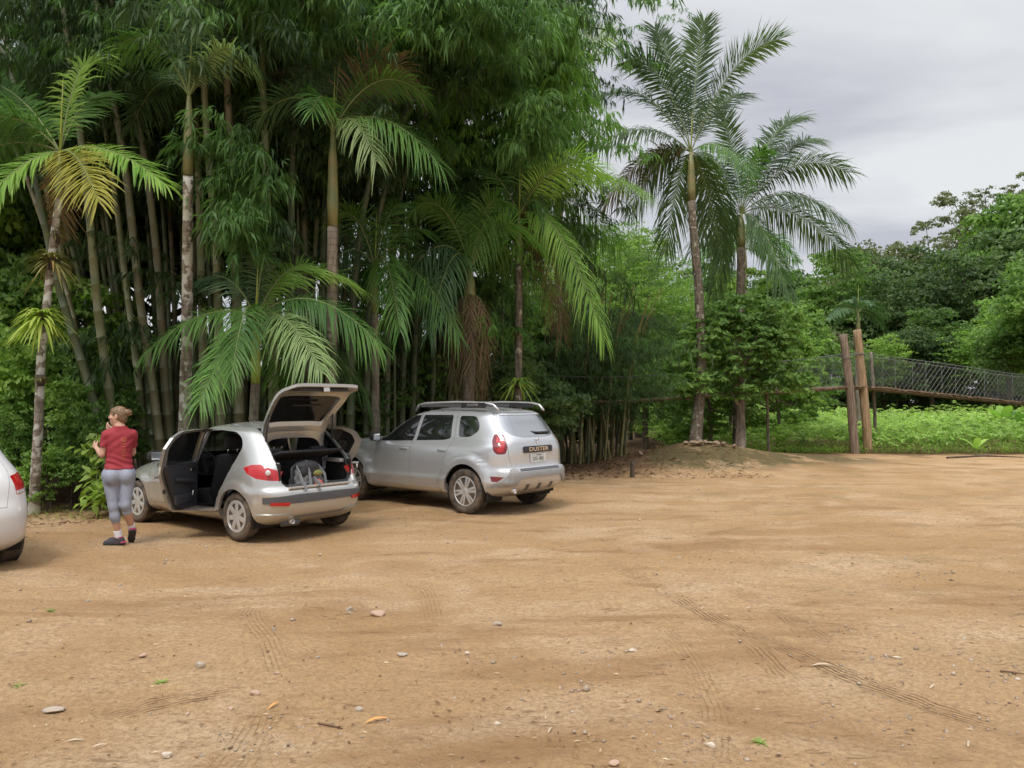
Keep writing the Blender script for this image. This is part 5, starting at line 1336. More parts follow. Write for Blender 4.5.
# ---- stones: each one a thing
def build_stones():
    rng = np.random.default_rng(5)
    mats = [principled('grey_stone', (.33, .30, .26), .9, noise=(14, .6, (.36, .26, .17)), bump=(30, .5, .01)), principled('pale_stone', (.52, .46, .38), .9, noise=(14, .5, (.40, .29, .19)), bump=(30, .5, .01)), principled('reddish_stone', (.40, .27, .20), .9, noise=(12, .5, (.36, .25, .16)))]
    def stone_mesh(seed, w, flat, mat):
        r = np.random.default_rng(seed); bm = bmesh.new(); bmesh.ops.create_icosphere(bm, subdivisions=2, radius=1)
        pl = nrm(r.normal(0, 1, (9, 3))); 
        for v in bm.verts:
            c = np.array(v.co); 
            for n_ in pl:
                d = c @ n_
                if d > .62: c = c-n_*(d-.62)
            c *= (w/2, w/2*r.uniform(.55, .9) if False else w*.36, w/2*flat); v.co = c
        bm.normal_update(); me = bpy.data.meshes.new('stone'); bm.to_mesh(me); bm.free(); me.materials.append(mat); return me
    rock = principled('tan_rock', (.33, .24, .16), .95, noise=(14, .4), bump=(20, .6, .02))
    big = [(378, 616, 20, .35, 2, 'flat reddish grey stone, the widest one on the dirt in front of the silver cars'), (200, 666, 13, .8, 0, 'upright dark grey stone on the left part of the dirt lot'),
        (54, 707, 22, .35, 0, 'broad low grey stone near the lower left corner'), (167, 753, 13, .6, 1, 'whitish stone nearest the bottom edge on the left'), (255, 692, 12, .5, 2, 'brownish stone at the end of the short left tyre mark'),
        (359, 711, 9, .8, 0, 'small grey cube-like stone left of the bottom middle'), (497, 723, 9, .5, 1, 'small pale stone at the bottom middle of the lot'), (497, 629, 11, .45, 0, 'grey stone in the middle of the lot straight ahead'),
        (710, 744, 13, .5, 1, 'pale stone near the bottom edge right of centre'), (614, 763, 12, .5, 2, 'pinkish stone touching the bottom edge of the picture'), (633, 654, 9, .5, 1, 'light brown pebble left of the long diagonal tyre mark'),
        (402, 657, 14, .3, 0, 'thin flat grey stone below the wide reddish one'), (897, 658, 10, .35, 1, 'pale flat stone above the right end of the long tyre mark')]
    for i, (px, py, w, fl, mi, lb) in enumerate(big):
        g = G3(px, py); W_ = w/F*g.y; o = link('stone', stone_mesh(i, W_, fl, mats[mi]), loc=(g.x, g.y, g.z+W_*fl*.25), rot=(0, 0, rng.uniform(-.5, .5))); tag(o, lb, 'stone', 'stones on the dirt')
    lib = [stone_mesh(50+i, 1, .55, mats[i % 3]) for i in range(6)]
    for (px, py, w) in [(467, 656, 8), (230, 706, 9), (350, 610, 10), (143, 654, 9), (88, 600, 6), (274, 628, 7), (276, 672, 8), (188, 711, 7), (388, 722, 6), (60, 640, 5), (430, 560, 5), (548, 552, 5), (1018, 679, 8), (872, 660, 7), (770, 600, 5), (320, 555, 5), (318, 657, 6), (640, 520, 5), (905, 560, 5), (20, 590, 5), (120, 585, 5), (455, 700, 5), (560, 690, 5), (680, 560, 5), (964, 640, 5)]:
        g = G3(px, py); W_ = w/F*g.y; o = link('stone', lib[rng.integers(6)], loc=(g.x, g.y, g.z+W_*.12), rot=(0, 0, rng.uniform(0, 6))); o.scale = (W_,)*3; tag(o, 'small rounded stone lying loose on the open dirt', 'stone', 'small loose stones on the dirt')
    # pale rocks heaped on the mound's crest
    for i, (px, py, w) in enumerate([(694, 452, 11), (701, 454, 12), (707, 453, 9), (716, 452, 10), (724, 454, 9), (687, 456, 8), (640, 474, 7), (735, 455, 8), (712, 458, 7), (699, 459, 8)]):
        x = (px-512)/F*20.1; W_ = w/F*20.1; o = link('stone', stone_mesh(80+i, 1, .6, rock), loc=(x, 20.1 + .1*(i % 3), gz(x, 20.2)+.07), rot=(.2, 0, i)); o.scale = (W_,)*3; tag(o, 'pale rock in the heap on top of the mound by the tall palm', 'stone', 'rocks heaped on the mound')
build_stones()

def build_litter():
    rng = np.random.default_rng(9)
    def scatter(n, region, Lr, w, name, label, mat, curl=.15):
        P = region(n); a = rng.uniform(0, 2*pi, n); L = rng.uniform(*Lr, n); d = np.stack([np.cos(a), np.sin(a), rng.uniform(-.05, curl, n)], 1); s = np.stack([-np.sin(a), np.cos(a), rng.normal(0, .35, n)], 1)
        z = ground_h(P[:, 0], P[:, 1])+.006; P3 = np.stack([P[:, 0], P[:, 1], z], 1); W = L*w
        m = P3+d*(L*.5)[:, None]+np.array((0, 0, .004)); V = np.stack([P3, m+s*(W*.5)[:, None], P3+d*L[:, None], m-s*(W*.5)[:, None]], 1).reshape(-1, 3)
        tag(link(name, mesh_np(name, V, np.arange(4*n).reshape(-1, 4), mats=[mat])), label, 'litter', kind='stuff')
    straw = leaf_mat('straw_litter', (.24, .15, .08), (.62, .50, .34), .1, .8, scale=3)
    dark = leaf_mat('brown_litter', (.08, .045, .025), (.24, .13, .07), .1, .8, scale=3)
    def lot(n):
        y = 2.8+rng.uniform(0, 1, n)**1.3*18; x = rng.uniform(-1, 1, n)*y*.75; k = fbm(x, y, .5, 21) > rng.uniform(-.8, .9, n); return np.stack([x[k], y[k]], 1)
    P = lot(6500); scatter(len(P), lambda n: P, (.012, .05), .16, 'dry_straw', 'scattered bits of dry straw and bamboo leaf on the dirt', straw)
    P2 = lot(4500); scatter(len(P2), lambda n: P2, (.010, .045), .30, 'brown_leaf_bits', 'scattered brown leaf fragments on the dirt', dark)
    def under(n):
        x = rng.uniform(-12, 4, n); y = np.maximum(17.3+.8*x, 11.2)+rng.uniform(-.4, 1, n)*4; return np.stack([x, y], 1)
    scatter(9000, under, (.04, .14), .22, 'leaf_litter', 'dry fallen leaves under the bamboo', dark, .4)
    def path(n): return np.stack([rng.uniform(1.2, 6, n), rng.uniform(17.5, 34, n)], 1)
    scatter(4500, path, (.05, .15), .3, 'path_leaves', 'fallen leaves on the forest path', leaf_mat('path_litter', (.12, .065, .035), (.34, .21, .12), .1, .8, scale=2), .3)
build_litter()
def build_gravel():
    rng = np.random.default_rng(90); n = 9000; y = 2.9+rng.uniform(0, 1, n)**1.5*13; x = rng.uniform(-1, 1, n)*y*.72; k = (fbm(x, y, .8, 31)+.5*fbm(x, y, 3, 32)) > .45; x, y = x[k], y[k]; n = len(x); w = rng.gamma(2.0, .0032, n)+.003
    O = np.array([(1, 0, 0), (0, 1, 0), (-1, 0, 0), (0, -1, 0), (0, 0, .75), (0, 0, -.6)], float); T = [(0, 1, 4), (1, 2, 4), (2, 3, 4), (3, 0, 4), (1, 0, 5), (2, 1, 5), (3, 2, 5), (0, 3, 5)]
    a = rng.uniform(0, 6.28, n); V = O[None]*rng.uniform(.6, 1.3, (n, 6, 1)); c, s_ = np.cos(a)[:, None], np.sin(a)[:, None]; V = np.stack([V[..., 0]*c-V[..., 1]*s_*.75, V[..., 0]*s_+V[..., 1]*c*.75, V[..., 2]], -1)*w[:, None, None]+np.stack([x, y, ground_h(x, y)+w*.15], 1)[:, None]
    tr_ = (np.array(T)[None]+np.arange(n)[:, None, None]*6).reshape(-1, 3); m = leaf_mat('gravel', (.20, .13, .08), (.50, .42, .33), 0, .9, .1, scale=9)
    tag(link('gravel', mesh_np('gravel', V.reshape(-1, 3), None, tr_, mats=[m])), 'fine gravel and crumbs of soil gathered in patches on the dirt', 'gravel', kind='stuff')
build_gravel()

# individual larger twigs and curled leaves
def build_twigs():
    rng = np.random.default_rng(19); m = principled('pale_dry_leaf', (.50, .40, .27), .8, noise=(30, .3)); tw = principled('brown_twig', (.16, .09, .05), .85); orange = principled('orange_dry_leaf', (.55, .26, .07), .8)
    for px, py, L, a, mt, lb in [(812, 668, .13, -.1, m, 'pale split cane lying across the long tyre mark'), (968, 746, .08, 1.0, m, 'pale curled leaf near the lower right corner'), (852, 634, .08, 1.4, m, 'pale pointed leaf standing out on the right of the lot'),
            (318, 722, .17, -.5, tw, 'brown twig in the lower middle left of the lot'), (365, 724, .13, .4, orange, 'orange dry leaf beside a small grey stone'), (268, 706, .10, 1.2, orange, 'orange sliver of leaf next to the fading tyre mark'),
            (92, 745, .07, .5, m, 'pale dry blade at the lower left'), (930, 690, .08, .7, m, 'pale leaf below the right end of the tyre mark'), (548, 733, .07, 1.2, m, 'short pale leaf at the bottom middle'), (66, 737, .09, .1, m, 'long straw lying left near the bottom edge'),
            (1000, 672, .14, -.6, tw, 'brown twig at the right edge of the lot'), (700, 612, .07, .6, m, 'pale leaf on the upper tyre mark'), (745, 612, .09, .2, m, 'dry blade between the two upper tyre marks')]:
        g = G3(px, py); d = Vector((cos(a), sin(a), .03))*L; s = Vector((-sin(a), cos(a), 0)); b = MB(); p = Vector((0, 0, .008))
        if mt is tw: b.tube([p, p+d*.5+s*.01, p+d], [.005, .006, .003], 5)
        else:
            pts = [(p+d*t+Vector((0, 0, .02*sin(pi*t)*L*6)), .5*L*.13*(sin(pi*min(1, t*.96+.04))**.6)) for t in np.linspace(0, 1, 7)]; vs = [(b.bm.verts.new(q+s*w), b.bm.verts.new(q-s*w-Vector((0, 0, w*.5)))) for q, w in pts]
            for (a1, b1), (a2, b2) in zip(vs, vs[1:]): b.bm.faces.new((a1, a2, b2, b1))
        tag(b.build('twig' if mt is tw else 'dry_leaf', mt, None, loc=g), lb, 'twig' if mt is tw else 'leaf', 'larger leaves and twigs on the dirt')
build_twigs()

# ================================================================ PALMS
P1c = at(60, 152, 11.3)
palm('palm_tree', 'leftmost palm, slim trunk carrying bromeliads, with lime and yellow fronds', G3(33, 514), P1c, [
    (-30, 78, .1, .35, 'palm'), (92, 62, .2, .50, 'palm_lime', .75), (108, 96, .9, .35, 'palm', .6), (-40, 128, -.4, .55, 'palm', .6), (165, 184, -.3, .52, 'palm_lime', .48), (98, 200, -1.3, .55, 'palm_yellow', .55), (-20, 205, -.6, .45, 'palm_lime', .5), (-60, 180, .8, .6, 'palm', .6), (60, 240, 1.2, .4, 'palm_brown', .4)],
    r0=.07, r1=.05, shaft=.7, leaf=.62, wid=.036, mid=[at(43, 345, 11.35), at(57, 215, 11.3)], shaft_mat='shaft', trunk='palm_mottled')
def epiphyte(label, c, n, L, w, mat, name='bromeliad', rise=.8, sag=.9):
    p = thing(name, label, 'bromeliad', c, 0, 'plants growing on palm trunks'); rosette(p, 'leaves', (0, 0, 0), n, L, w, G[mat], rise, sag, np.random.default_rng(int(abs(c[0]*100)))); b = MB(); b.tube([(0, 0, -.12), (0, 0, .05)], [.05, .07], 8); b.build('root_ball', G['bark_dark'], p); return p
epiphyte('bright yellow-green bromeliad rosette on the leftmost palm trunk', at(42, 318, 11.25), 150, .50, .06, 'brom', rise=1.9, sag=1.25)
epiphyte('shaggy brownish bromeliad clump above the bright one on the leftmost palm', at(52, 262, 11.25), 120, .46, .045, 'brom_brown', rise=2.2, sag=1.2)
epiphyte('small withered bromeliad lowest on the leftmost palm trunk', at(41, 378, 11.3), 40, .17, .03, 'brom_brown', rise=.6)
epiphyte('tiny green tuft on the leftmost palm just under its crown', at(56, 235, 11.3), 30, .22, .03, 'brom_brown', rise=1.4)

P2c = at(189, 96, 11.9)
palm('palm_tree', 'tall palm with white mottled trunk rising left of the open hatchback', XY(183, 12.6), P2c, [
    (106, 56, -.5, .95, 'palm', .5, .7), (252, 62, -.5, .75, 'palm_pale', .5, .7), (152, 100, 1.5, .8, 'palm_dark'), (235, 6, .5, .5, 'palm_dark'), (150, -30, .3, .5, 'palm_dark'), (200, -60, -.5, .3, 'palm_dark'), (290, 30, .8, .6, 'palm_dark', .6), (285, 98, 1.2, .9, 'palm_dark', .6), (130, 130, 1.0, .9, 'palm_dark', .55)],
    r0=.105, r1=.075, shaft=1.25, leaf=.62, trunk='palm_mottled', mid=[at(187, 300, 12.4)])
P3c = at(333, 132, 12.8)
palm('palm_tree', 'palm with brown and green crownshaft behind the raised tailgate', XY(331, 13.4), P3c, [
    (258, 120, -.5, .85, 'palm_dark', .6), (312, 112, -.9, .75, 'palm', .5), (376, 160, -.6, .85, 'palm_pale', .55, .8), (440, 165, -.3, .95, 'palm', .7, .8), (408, 70, -.2, .75, 'palm_brown', .75), (425, 95, -.4, .9, 'palm', .5), (300, 40, .6, .5, 'palm_dark', .7), (350, 10, .2, .3, 'palm_dark'), (430, 110, 1.2, .9, 'palm_dark', .7), (270, 80, 1.0, .8, 'palm_brown', .6), (300, 150, 1.4, .9, 'palm_dark', .6)],
    r0=.10, r1=.085, shaft=1.6, leaf=.68)
P4c = at(256, 318, 12.3)
palm('palm_tree', 'short young palm with lime green shaft and wide arching fronds over the hatchback', XY(256, 12.5), P4c, [
    (148, 350, -.4, .62, 'palm', .52, .8), (200, 402, -1.5, .62, 'palm', .52, .7), (232, 372, -1.5, 1.0, 'palm', .55, .7), (318, 268, .6, .5, 'palm_lime', .5), (380, 345, -.2, .95, 'palm', .62, .85), (322, 372, -1.2, .75, 'palm_pale', .60, .75), (366, 392, .1, .85, 'palm_dark', .60, .8), (286, 395, 1.0, .7, 'palm'), (192, 290, .9, .7, 'palm_dark'), (355, 285, .9, .8, 'palm_lime', .6), (270, 235, .3, .4, 'palm_dark', .5)],
    r0=.075, r1=.07, shaft=1.05, leaf=.62, shaft_mat='shaft_lime', n=100)
P5c = at(375, 268, 14.9)
palm('palm_tree', 'slim palm between the two silver cars with long drooping fronds', XY(375, 15.2), P5c, [
    (458, 335, -.8, 1.2, 'palm', .60, .95), (440, 300, .4, 1.3, 'palm', .7, .9), (338, 215, -.5, .6, 'palm'), (312, 300, -.6, 1.2, 'palm_dark', .7, .8), (405, 205, .5, .6, 'palm'), (442, 245, 1.0, .9, 'palm'), (330, 260, 1.2, .8, 'palm_dark'), (400, 330, -1.6, 1.3, 'palm', .6, .9)],
    r0=.085, r1=.07, shaft=.9, leaf=.65)
P6c = at(470, 268, 15.3)
p6 = palm('palm_tree', 'palm with a brown skirt of dead fronds behind the sport utility car', XY(468, 15.6), P6c, [
    (420, 205, -.5, .7, 'palm'), (500, 200, -.4, .6, 'palm'), (540, 245, -.8, 1.1, 'palm'), (400, 290, -.8, 1.2, 'palm_dark', .7, .8), (450, 190, .8, .5, 'palm'), (545, 300, .2, 1.4, 'palm', .65, .9), (430, 330, -1.2, 1.5, 'palm_dark', .6, .9), (520, 230, 1.1, 1.0, 'palm_dark')],
    r0=.14, r1=.11, shaft=.9, leaf=.65, shaft_mat='shaft')
rng6 = np.random.default_rng(66)
for k in range(9):
    a = k*.7+.2; c = P6c-Vector((0, 0, .55)); o6 = Vector(p6.location); tipd = Vector((cos(a)*.26, sin(a)*.26, -rng6.uniform(1.3, 2.6))); link('dead_frond', frond_mesh(c-o6, c-o6+Vector((cos(a)*.55, sin(a)*.55, .10)), c-o6+tipd, n=34, leaf=.50, wid=.022, droop=1.0, mats=G['palm_brown'], ragged=.3), p6)
P7c = at(519, 215, 15.6)
palm('palm_tree', 'palm with bright yellowish fronds sweeping right above the sport utility car', XY(517, 15.9), P7c, [
    (604, 338, -1.0, 1.8, 'palm_lime', .60, .95), (580, 300, -.2, 1.9, 'palm', .8, 1.0), (640, 190, .6, .95, 'palm_lime', .9, .55), (600, 168, -.8, .8, 'palm_lime', .85, .5), (562, 330, .7, 1.8, 'palm_brown', .6, 1.0), (455, 175, .5, .8, 'palm'), (470, 262, -.8, 1.3, 'palm', .7, .8), (530, 130, .3, .3, 'palm'), (560, 150, 1.0, .6, 'palm'), (620, 250, 1.0, 1.3, 'palm', .8, .9)],
    r0=.085, r1=.07, shaft=1.0, leaf=.72, trunk='tall_trunk')
epiphyte('light green fern tuft low on the palm right of the car roof', at(518, 383, 15.65), 60, .55, .06, 'weed', 'fern', 1.3, 1.2)
epiphyte('shaggy fern on the palm trunk above the light green tuft', at(517, 330, 15.65), 50, .40, .05, 'palm', 'fern', 1.0, 1.5)
P8c = at(560, 78, 21)
palm('palm_tree', 'palm half hidden in the bamboo canopy, pale frond tips reaching into the sky', XY(556, 21.5), P8c, [
    (614, 36, -.3, .5, 'palm_pale', .8, .3), (606, 108, -.4, .8, 'palm', .7), (590, -10, .4, .4, 'palm'), (520, 30, .3, .5, 'palm_dark'), (500, 90, .6, .8, 'palm_dark'), (570, 150, -.8, .9, 'palm')], r0=.12, r1=.1, leaf=.75)
P9c = at(691, 152, 20.8)
palm('palm_tree', 'tallest palm on the mound with upright windswept fronds against the sky', (4.95, 20.9, gz(4.95, 20.9)), P9c, [
    (630, 60, -.4, .95, 'palm_tall', 0.78, .25), (704, 22, .3, .45, 'palm_tall', 0.75, .15), (778, 40, -.3, .85, 'palm_tall', 0.83, .2), (598, 98, .5, 1.15, 'palm_tall', 0.88, .35), (655, 28, .8, .3, 'palm_tall', 0.75, .2), (578, 160, -.6, 1.35, 'palm_tall', 0.94, .6), (604, 205, .4, 1.3, 'palm_brown', .8, .9), (630, 210, .3, 1.3, 'palm_tall', 0.94, .9), (752, 172, -1.2, .9, 'palm', .6, .6), (745, 95, 1.0, .6, 'palm_tall', 0.75, .3), (665, 250, .9, 1.3, 'palm_tall', 0.88, 1.0), (722, 255, .9, 1.2, 'palm_tall', 0.88, 1.0), (730, 230, 1.2, 1.2, 'palm_tall', 0.81, .9)],
    r0=.14, r1=.105, shaft=1.35, leaf=.92, wid=.036, n=84, droop=.4, mid=[Vector((5.15, 20.9, 3.0))], trunk='tall_trunk')
P10c = at(741, 214, 22.6)
palm('palm_tree', 'second palm behind the round shrub, fronds drooping to the right over the field', (6.65, 22.7, gz(6.65, 22.7)), P10c, [
    (848, 172, -.3, 1.25, 'palm_tall', 0.85, .5), (852, 262, .3, 1.5, 'palm_tall', 0.90, .8), (846, 222, -1.0, 1.3, 'palm_tall', 0.94, .7), (800, 118, .2, .9, 'palm_tall', 0.83, .4), (722, 112, -.2, .3, 'palm_tall', 0.62, .2), (700, 160, .6, .8, 'palm_tall', .6), (694, 250, -.4, 1.2, 'palm_tall', 0.88, .9), (712, 300, .4, 1.3, 'palm_tall', 0.88, 1.1), (790, 300, -.8, 1.6, 'palm_tall', 0.88, 1.0), (818, 140, 1.0, .8, 'palm_tall', 0.83, .5), (765, 150, -.9, .6, 'palm', .6, .5)],
    r0=.15, r1=.12, shaft=1.0, leaf=.88, wid=.036, n=80, droop=.5, mid=[Vector((6.7, 22.7, 3.6))], trunk='tall_trunk')
for px, Y, cy_, lb, mt, sc in [(745, 34, 250, 'slender feathery palm crown far behind the two tall palms', 'palm', 1.1), (858, 31, 312, 'small palm peeping out right behind the bridge posts', 'palm_dark', .56), (420, 22, 235, 'thin palm deep in the thicket, seen against the bright gap', 'palm_dark', .9), (96, 20, 150, 'dark palm deep inside the bamboo shade at the upper left', 'palm_dark', 1.1)]:
    c = at(px, cy_, Y); k = F/Y
    palm('palm_tree', lb, XY(px, Y+.2), c, [(px+sc*k*2.1*cos(a), cy_-sc*k*(1.2*sin(a)-.5), 1.2*cos(a*3), .9*sc, mt) for a in np.linspace(-.5, 3.7, 9)], r0=.11, r1=.08, leaf=.6*sc, wid=.05, n=56, group='palms further back in the thicket')

# ================================================================ GIANT BAMBOO
def lerp_fol(P, t0, n, rng, spread=1.0, zmin=3.2):
    out = []
    for _ in range(n):
        t = t0+(1-t0)*rng.uniform(0, 1)**.9; i = min(len(P)-1, int(t*(len(P)-1))); q = P[i]+rng.normal(0, spread*.45, 3)
        if q[2] > zmin: out.append(q)
    return out
def build_bamboo():
    rng = np.random.default_rng(77); seed = 0
    named = [  # (pixel track bottom->top, depth, radius, material, label)
        ([(112, 470), (97, 415), (78, 350), (57, 280), (40, 200), (20, 110)], 12.8, .085, 'culm_dark', 'dark green culm leaning far left behind the woman'),
        ([(120, 470), (111, 405), (103, 350), (97, 300), (88, 200), (70, 60)], 13.2, .09, 'culm_green', 'grey-green culm just left of the woman\'s head'),
        ([(168, 470), (156, 410), (140, 300), (128, 190), (110, 80), (88, -40)], 13.6, .085, 'culm_brown', 'long brownish culm slanting to the upper left beside its twin'),
        ([(176, 470), (166, 400), (157, 260), (140, 130), (118, 30), (100, -50)], 13.9, .085, 'culm_brown', 'brown culm running parallel right of the long slanting one'),
        ([(150, 470), (138, 380), (122, 250), (112, 170), (96, 80), (70, -20)], 14.6, .075, 'culm_green', 'slimmer slanting culm left of the twin brown ones'),
        ([(90, 480), (84, 400), (75, 330), (40, 215), (15, 150), (-20, 90)], 14.6, .07, 'culm_brown', 'thin culm bending left behind the leftmost palm'),
        ([(205, 470), (203, 350), (200, 230), (196, 120), (190, 0), (188, -60)], 14.2, .095, 'culm_green', 'straight culm right beside the white mottled palm trunk'),
        ([(222, 470), (220, 380), (217, 260), (207, 140), (200, 20), (190, -50)], 13.4, .095, 'culm_green', 'thick pale culm above the hatchback\'s rear door'),
        ([(240, 470), (239, 390), (237, 300), (232, 180), (226, 60), (222, -40)], 13.5, .10, 'culm_brown', 'thick brown culm left of the lime palm shaft'),
        ([(274, 470), (273, 390), (270, 290), (266, 170), (262, 60), (258, -40)], 13.6, .095, 'culm_green', 'grey-green culm right of the lime palm shaft'),
        ([(294, 470), (292, 390), (291, 290), (292, 170), (296, 60), (300, -40)], 14.3, .09, 'culm_dark', 'dark upright culm left of the raised tailgate hinge'),
        ([(350, 470), (352, 330), (362, 220), (380, 140), (402, 60), (430, -30)], 15.2, .09, 'culm_dark', 'dark culm slanting right against the bright gap, left one'),
        ([(366, 470), (368, 330), (377, 230), (392, 160), (418, 80), (455, -10)], 15.6, .085, 'culm_dark', 'dark culm slanting right against the bright gap, middle one'),
        ([(386, 470), (388, 330), (393, 250), (404, 180), (432, 100), (475, 10)], 16.0, .08, 'culm_dark', 'dark culm slanting right against the bright gap, right one'),
    ]
    for tr, Y, r, mt, lb in named:
        pts = []
        n = len(tr)
        for i, (px, py) in enumerate(tr):
            q = at(px, py, Y-.18*i); 
            if i == 0: q = Vector((q.x, q.y, gz(q.x, q.y)-.2))
            pts.append(q)
        d = (pts[-1]-pts[-2]); pts.append(pts[-1]+d*.7+Vector((0, 0, -.15))); pts.append(pts[-1]+d*.7+Vector((d.x*.4, 0, -.6)))
        P = curve_pts(pts, 30); fl = [q for q in lerp_fol(P, .70, 26, rng, 1.2, 6.2) if q[0]/q[1]*F+512 < 360 or q[2] > 7.5]; seed += 1
        culm(lb, pts, r, r*.35, mt, fl, 'bamboo_dark' if seed % 3 else 'bamboo', seed=seed)
    # the rest of the clump
    mats = ['culm_dark', 'culm_dark', 'culm_green', 'culm_dark', 'culm_brown']
    fol = []
    for i in range(7):
        r_ = np.random.default_rng(500+i); pts = [(r_.normal(0, 1.0), r_.normal(0, 1.0), 6.3+6.8*r_.uniform(0, 1)**1.1) for _ in range(56)]
        V, Q = foliage_at(pts, r_); fol.append(mesh_np('foliage', V, Q, mats=[G[('bamboo_dark', 'bamboo', 'bamboo_dark')[i % 3]]]))
    k = 0
    for i in range(56):
        px = 92+i*4.5+rng.uniform(-3, 3); Y = rng.uniform(15.0, 18.0); b = XY(px, Y); lean = (min(px, 245)-230)/F*1.1+rng.normal(0, .035); h = rng.uniform(11, 13.5)
        pts = [b-Vector((0, 0, .2)), b+Vector((lean*h*.25, 0, h*.3)), b+Vector((lean*h*.6, -.1, h*.6)), b+Vector((lean*h*1.05, -.3, h*.88)), b+Vector((lean*h*1.4+.3*np.sign(lean), -.7, h))]
        lb = ['slim shaded culm in the left half of the dense bamboo clump', 'slim shaded culm in the middle of the dense bamboo clump', 'slim shaded culm in the right half of the dense bamboo clump'][min(2, int((px-92)/91))]
        culm(lb, pts, rng.uniform(.048, .085), .03, mats[i % 5], [], group='shaded culms filling the dense clump', seed=100+i, foliage=fol[i % 7])
    # arching culms whose foliage hangs over the right side of the clump and the SUV
    arch = [((400, 16.5), (430, 120), (500, 10), (590, -10)), ((415, 17.2), (450, 150), (520, 60), (600, 60)), ((430, 17.0), (455, 180), (500, 110), (560, 110)), ((450, 18), (470, 150), (520, 40), (570, 20)), ((410, 16.6), (420, 100), (460, 0), (520, -60)),
            ((440, 17.6), (460, 210), (490, 150), (540, 170)), ((425, 17.8), (440, 140), (470, 60), (500, 30)), ((455, 18.4), (480, 120), (540, 20), (610, 30)), ((435, 18.2), (450, 200), (470, 130), (500, 90)), ((395, 16.8), (405, 90), (430, 10), (470, -40)),
            ((460, 17.4), (490, 180), (530, 90), (585, 140)), ((448, 17.2), (470, 230), (500, 190), (530, 215))]
    names = ['reaching furthest right at the top', 'bending over toward the pale palm frond', 'hanging low above the sport utility car', 'rising to the top edge of the picture', 'leaving the picture at the top', 'drooping lowest of the arching group', 'upright in the middle of the canopy', 'with its tip nearest the open sky', 'short, deep in the canopy', 'leftmost of the arching group', 'curving right below the pale frond', 'weeping close to the skirted palm']
    for i, ((bx, Y), *tr) in enumerate(arch):
        b = XY(bx, Y); pts = [b-Vector((0, 0, .2)), at(bx+6, 300, Y)]+[at(px, py, Y+.4-.25*(j+1)) for j, (px, py) in enumerate(tr)]
        P = curve_pts(pts, 30); r_ = np.random.default_rng(900+i); fl = []
        for _ in range(62):
            t = r_.uniform(.50, 1); q = P[int(t*29)]; hang = r_.uniform(-1.5, .7); q = q+np.array((r_.normal(0, .55), r_.normal(0, .8), hang)); qx = 512+F*q[0]/q[1]; qz = HOR-F*(q[2]-CAMH)/q[1]
            if not (372 < qx < 452 and 165 < qz < 262): fl.append(q)
        culm('arching culm '+names[i], pts, .08, .02, 'culm_dark', fl, ('bamboo', 'bamboo', 'bamboo_light', 'bamboo_dark')[i % 4], group='arching bamboo culms over the cars', seed=300+i)
    # hanging leafy shoots in front of the dark clump
    for i, (cx, cy_, w, h, Y, n, mt, lb) in enumerate([(242, 185, 32, 46, 11.9, 40, 'bamboo', 'leafy bright shoot hanging between the two tall palm trunks'), (262, 262, 20, 20, 13, 7, 'bamboo_dark', 'short leafy shoot above the young palm'), (128, 262, 34, 40, 12.9, 9, 'bamboo_dark', 'dark leafy shoot hanging over the slanting culms'),
            (122, 362, 16, 30, 13.3, 7, 'bamboo_dark', 'dark leafy shoot low above the woman'), (450, 20, 70, 34, 12.8, 70, 'bamboo', 'leafy shoot crossing the top of the picture in the middle'), (500, 90, 60, 60, 14, 80, 'bamboo', 'broad leafy shoot right of the canopy middle'), (300, 5, 70, 18, 12.0, 44, 'bamboo', 'leafy shoot at the top edge above the tall palm'), (545, 62, 40, 66, 15.5, 72, 'bamboo_light', 'bright leafy shoot at the canopy\'s right rim'), (545, 205, 44, 34, 16.6, 40, 'bamboo_light', 'bright leafy shoot over the lime fronded palm')]):
        r_ = np.random.default_rng(700+i); c = at(cx, cy_, Y); k = Y/F; cs = [c+Vector((r_.uniform(-w, w)*k, r_.normal(0, .35), r_.uniform(-h, h)*k+.25)) for _ in range(max(3, n//9))]; fl = [cs[r_.integers(len(cs))]+Vector((r_.normal(0, .13), r_.normal(0, .13), r_.normal(0, .20))) for _ in range(n)]
        sx = min(cx, 395); b0 = XY(sx, Y+3.2); pts = [b0-Vector((0, 0, .2)), b0+Vector((0, -.2, c.z*.6)), b0.lerp(c, .55)+Vector((0, 0, c.z*.5+h*k*1.2)), Vector((c.x, Y+.2, c.z+h*k*.7)), c]
        culm(lb, pts, .035, .008, 'culm_dark', fl, mt, group='thin leafy shoots of the bamboo', seed=400+i, scale=1.0, lib=BRS)
    # twig of leaves alone against the sky, above the tall palm
    fl = [at(px, py, 15) for px, py in [(652, -8), (640, -14), (660, 0), (655, 18), (668, 2), (630, -12), (648, 30), (618, -14)]]
    culm('thin shoot whose leaf sprays dangle into the sky at the top edge', [XY(500, 19), at(505, 200, 18.5), at(530, 40, 17), at(590, -50, 16), at(640, -16, 15), at(655, 10, 15)], .04, .006, 'culm_dark', fl, 'bamboo', group='thin leafy shoots of the bamboo', seed=450, scale=.42)
build_bamboo()

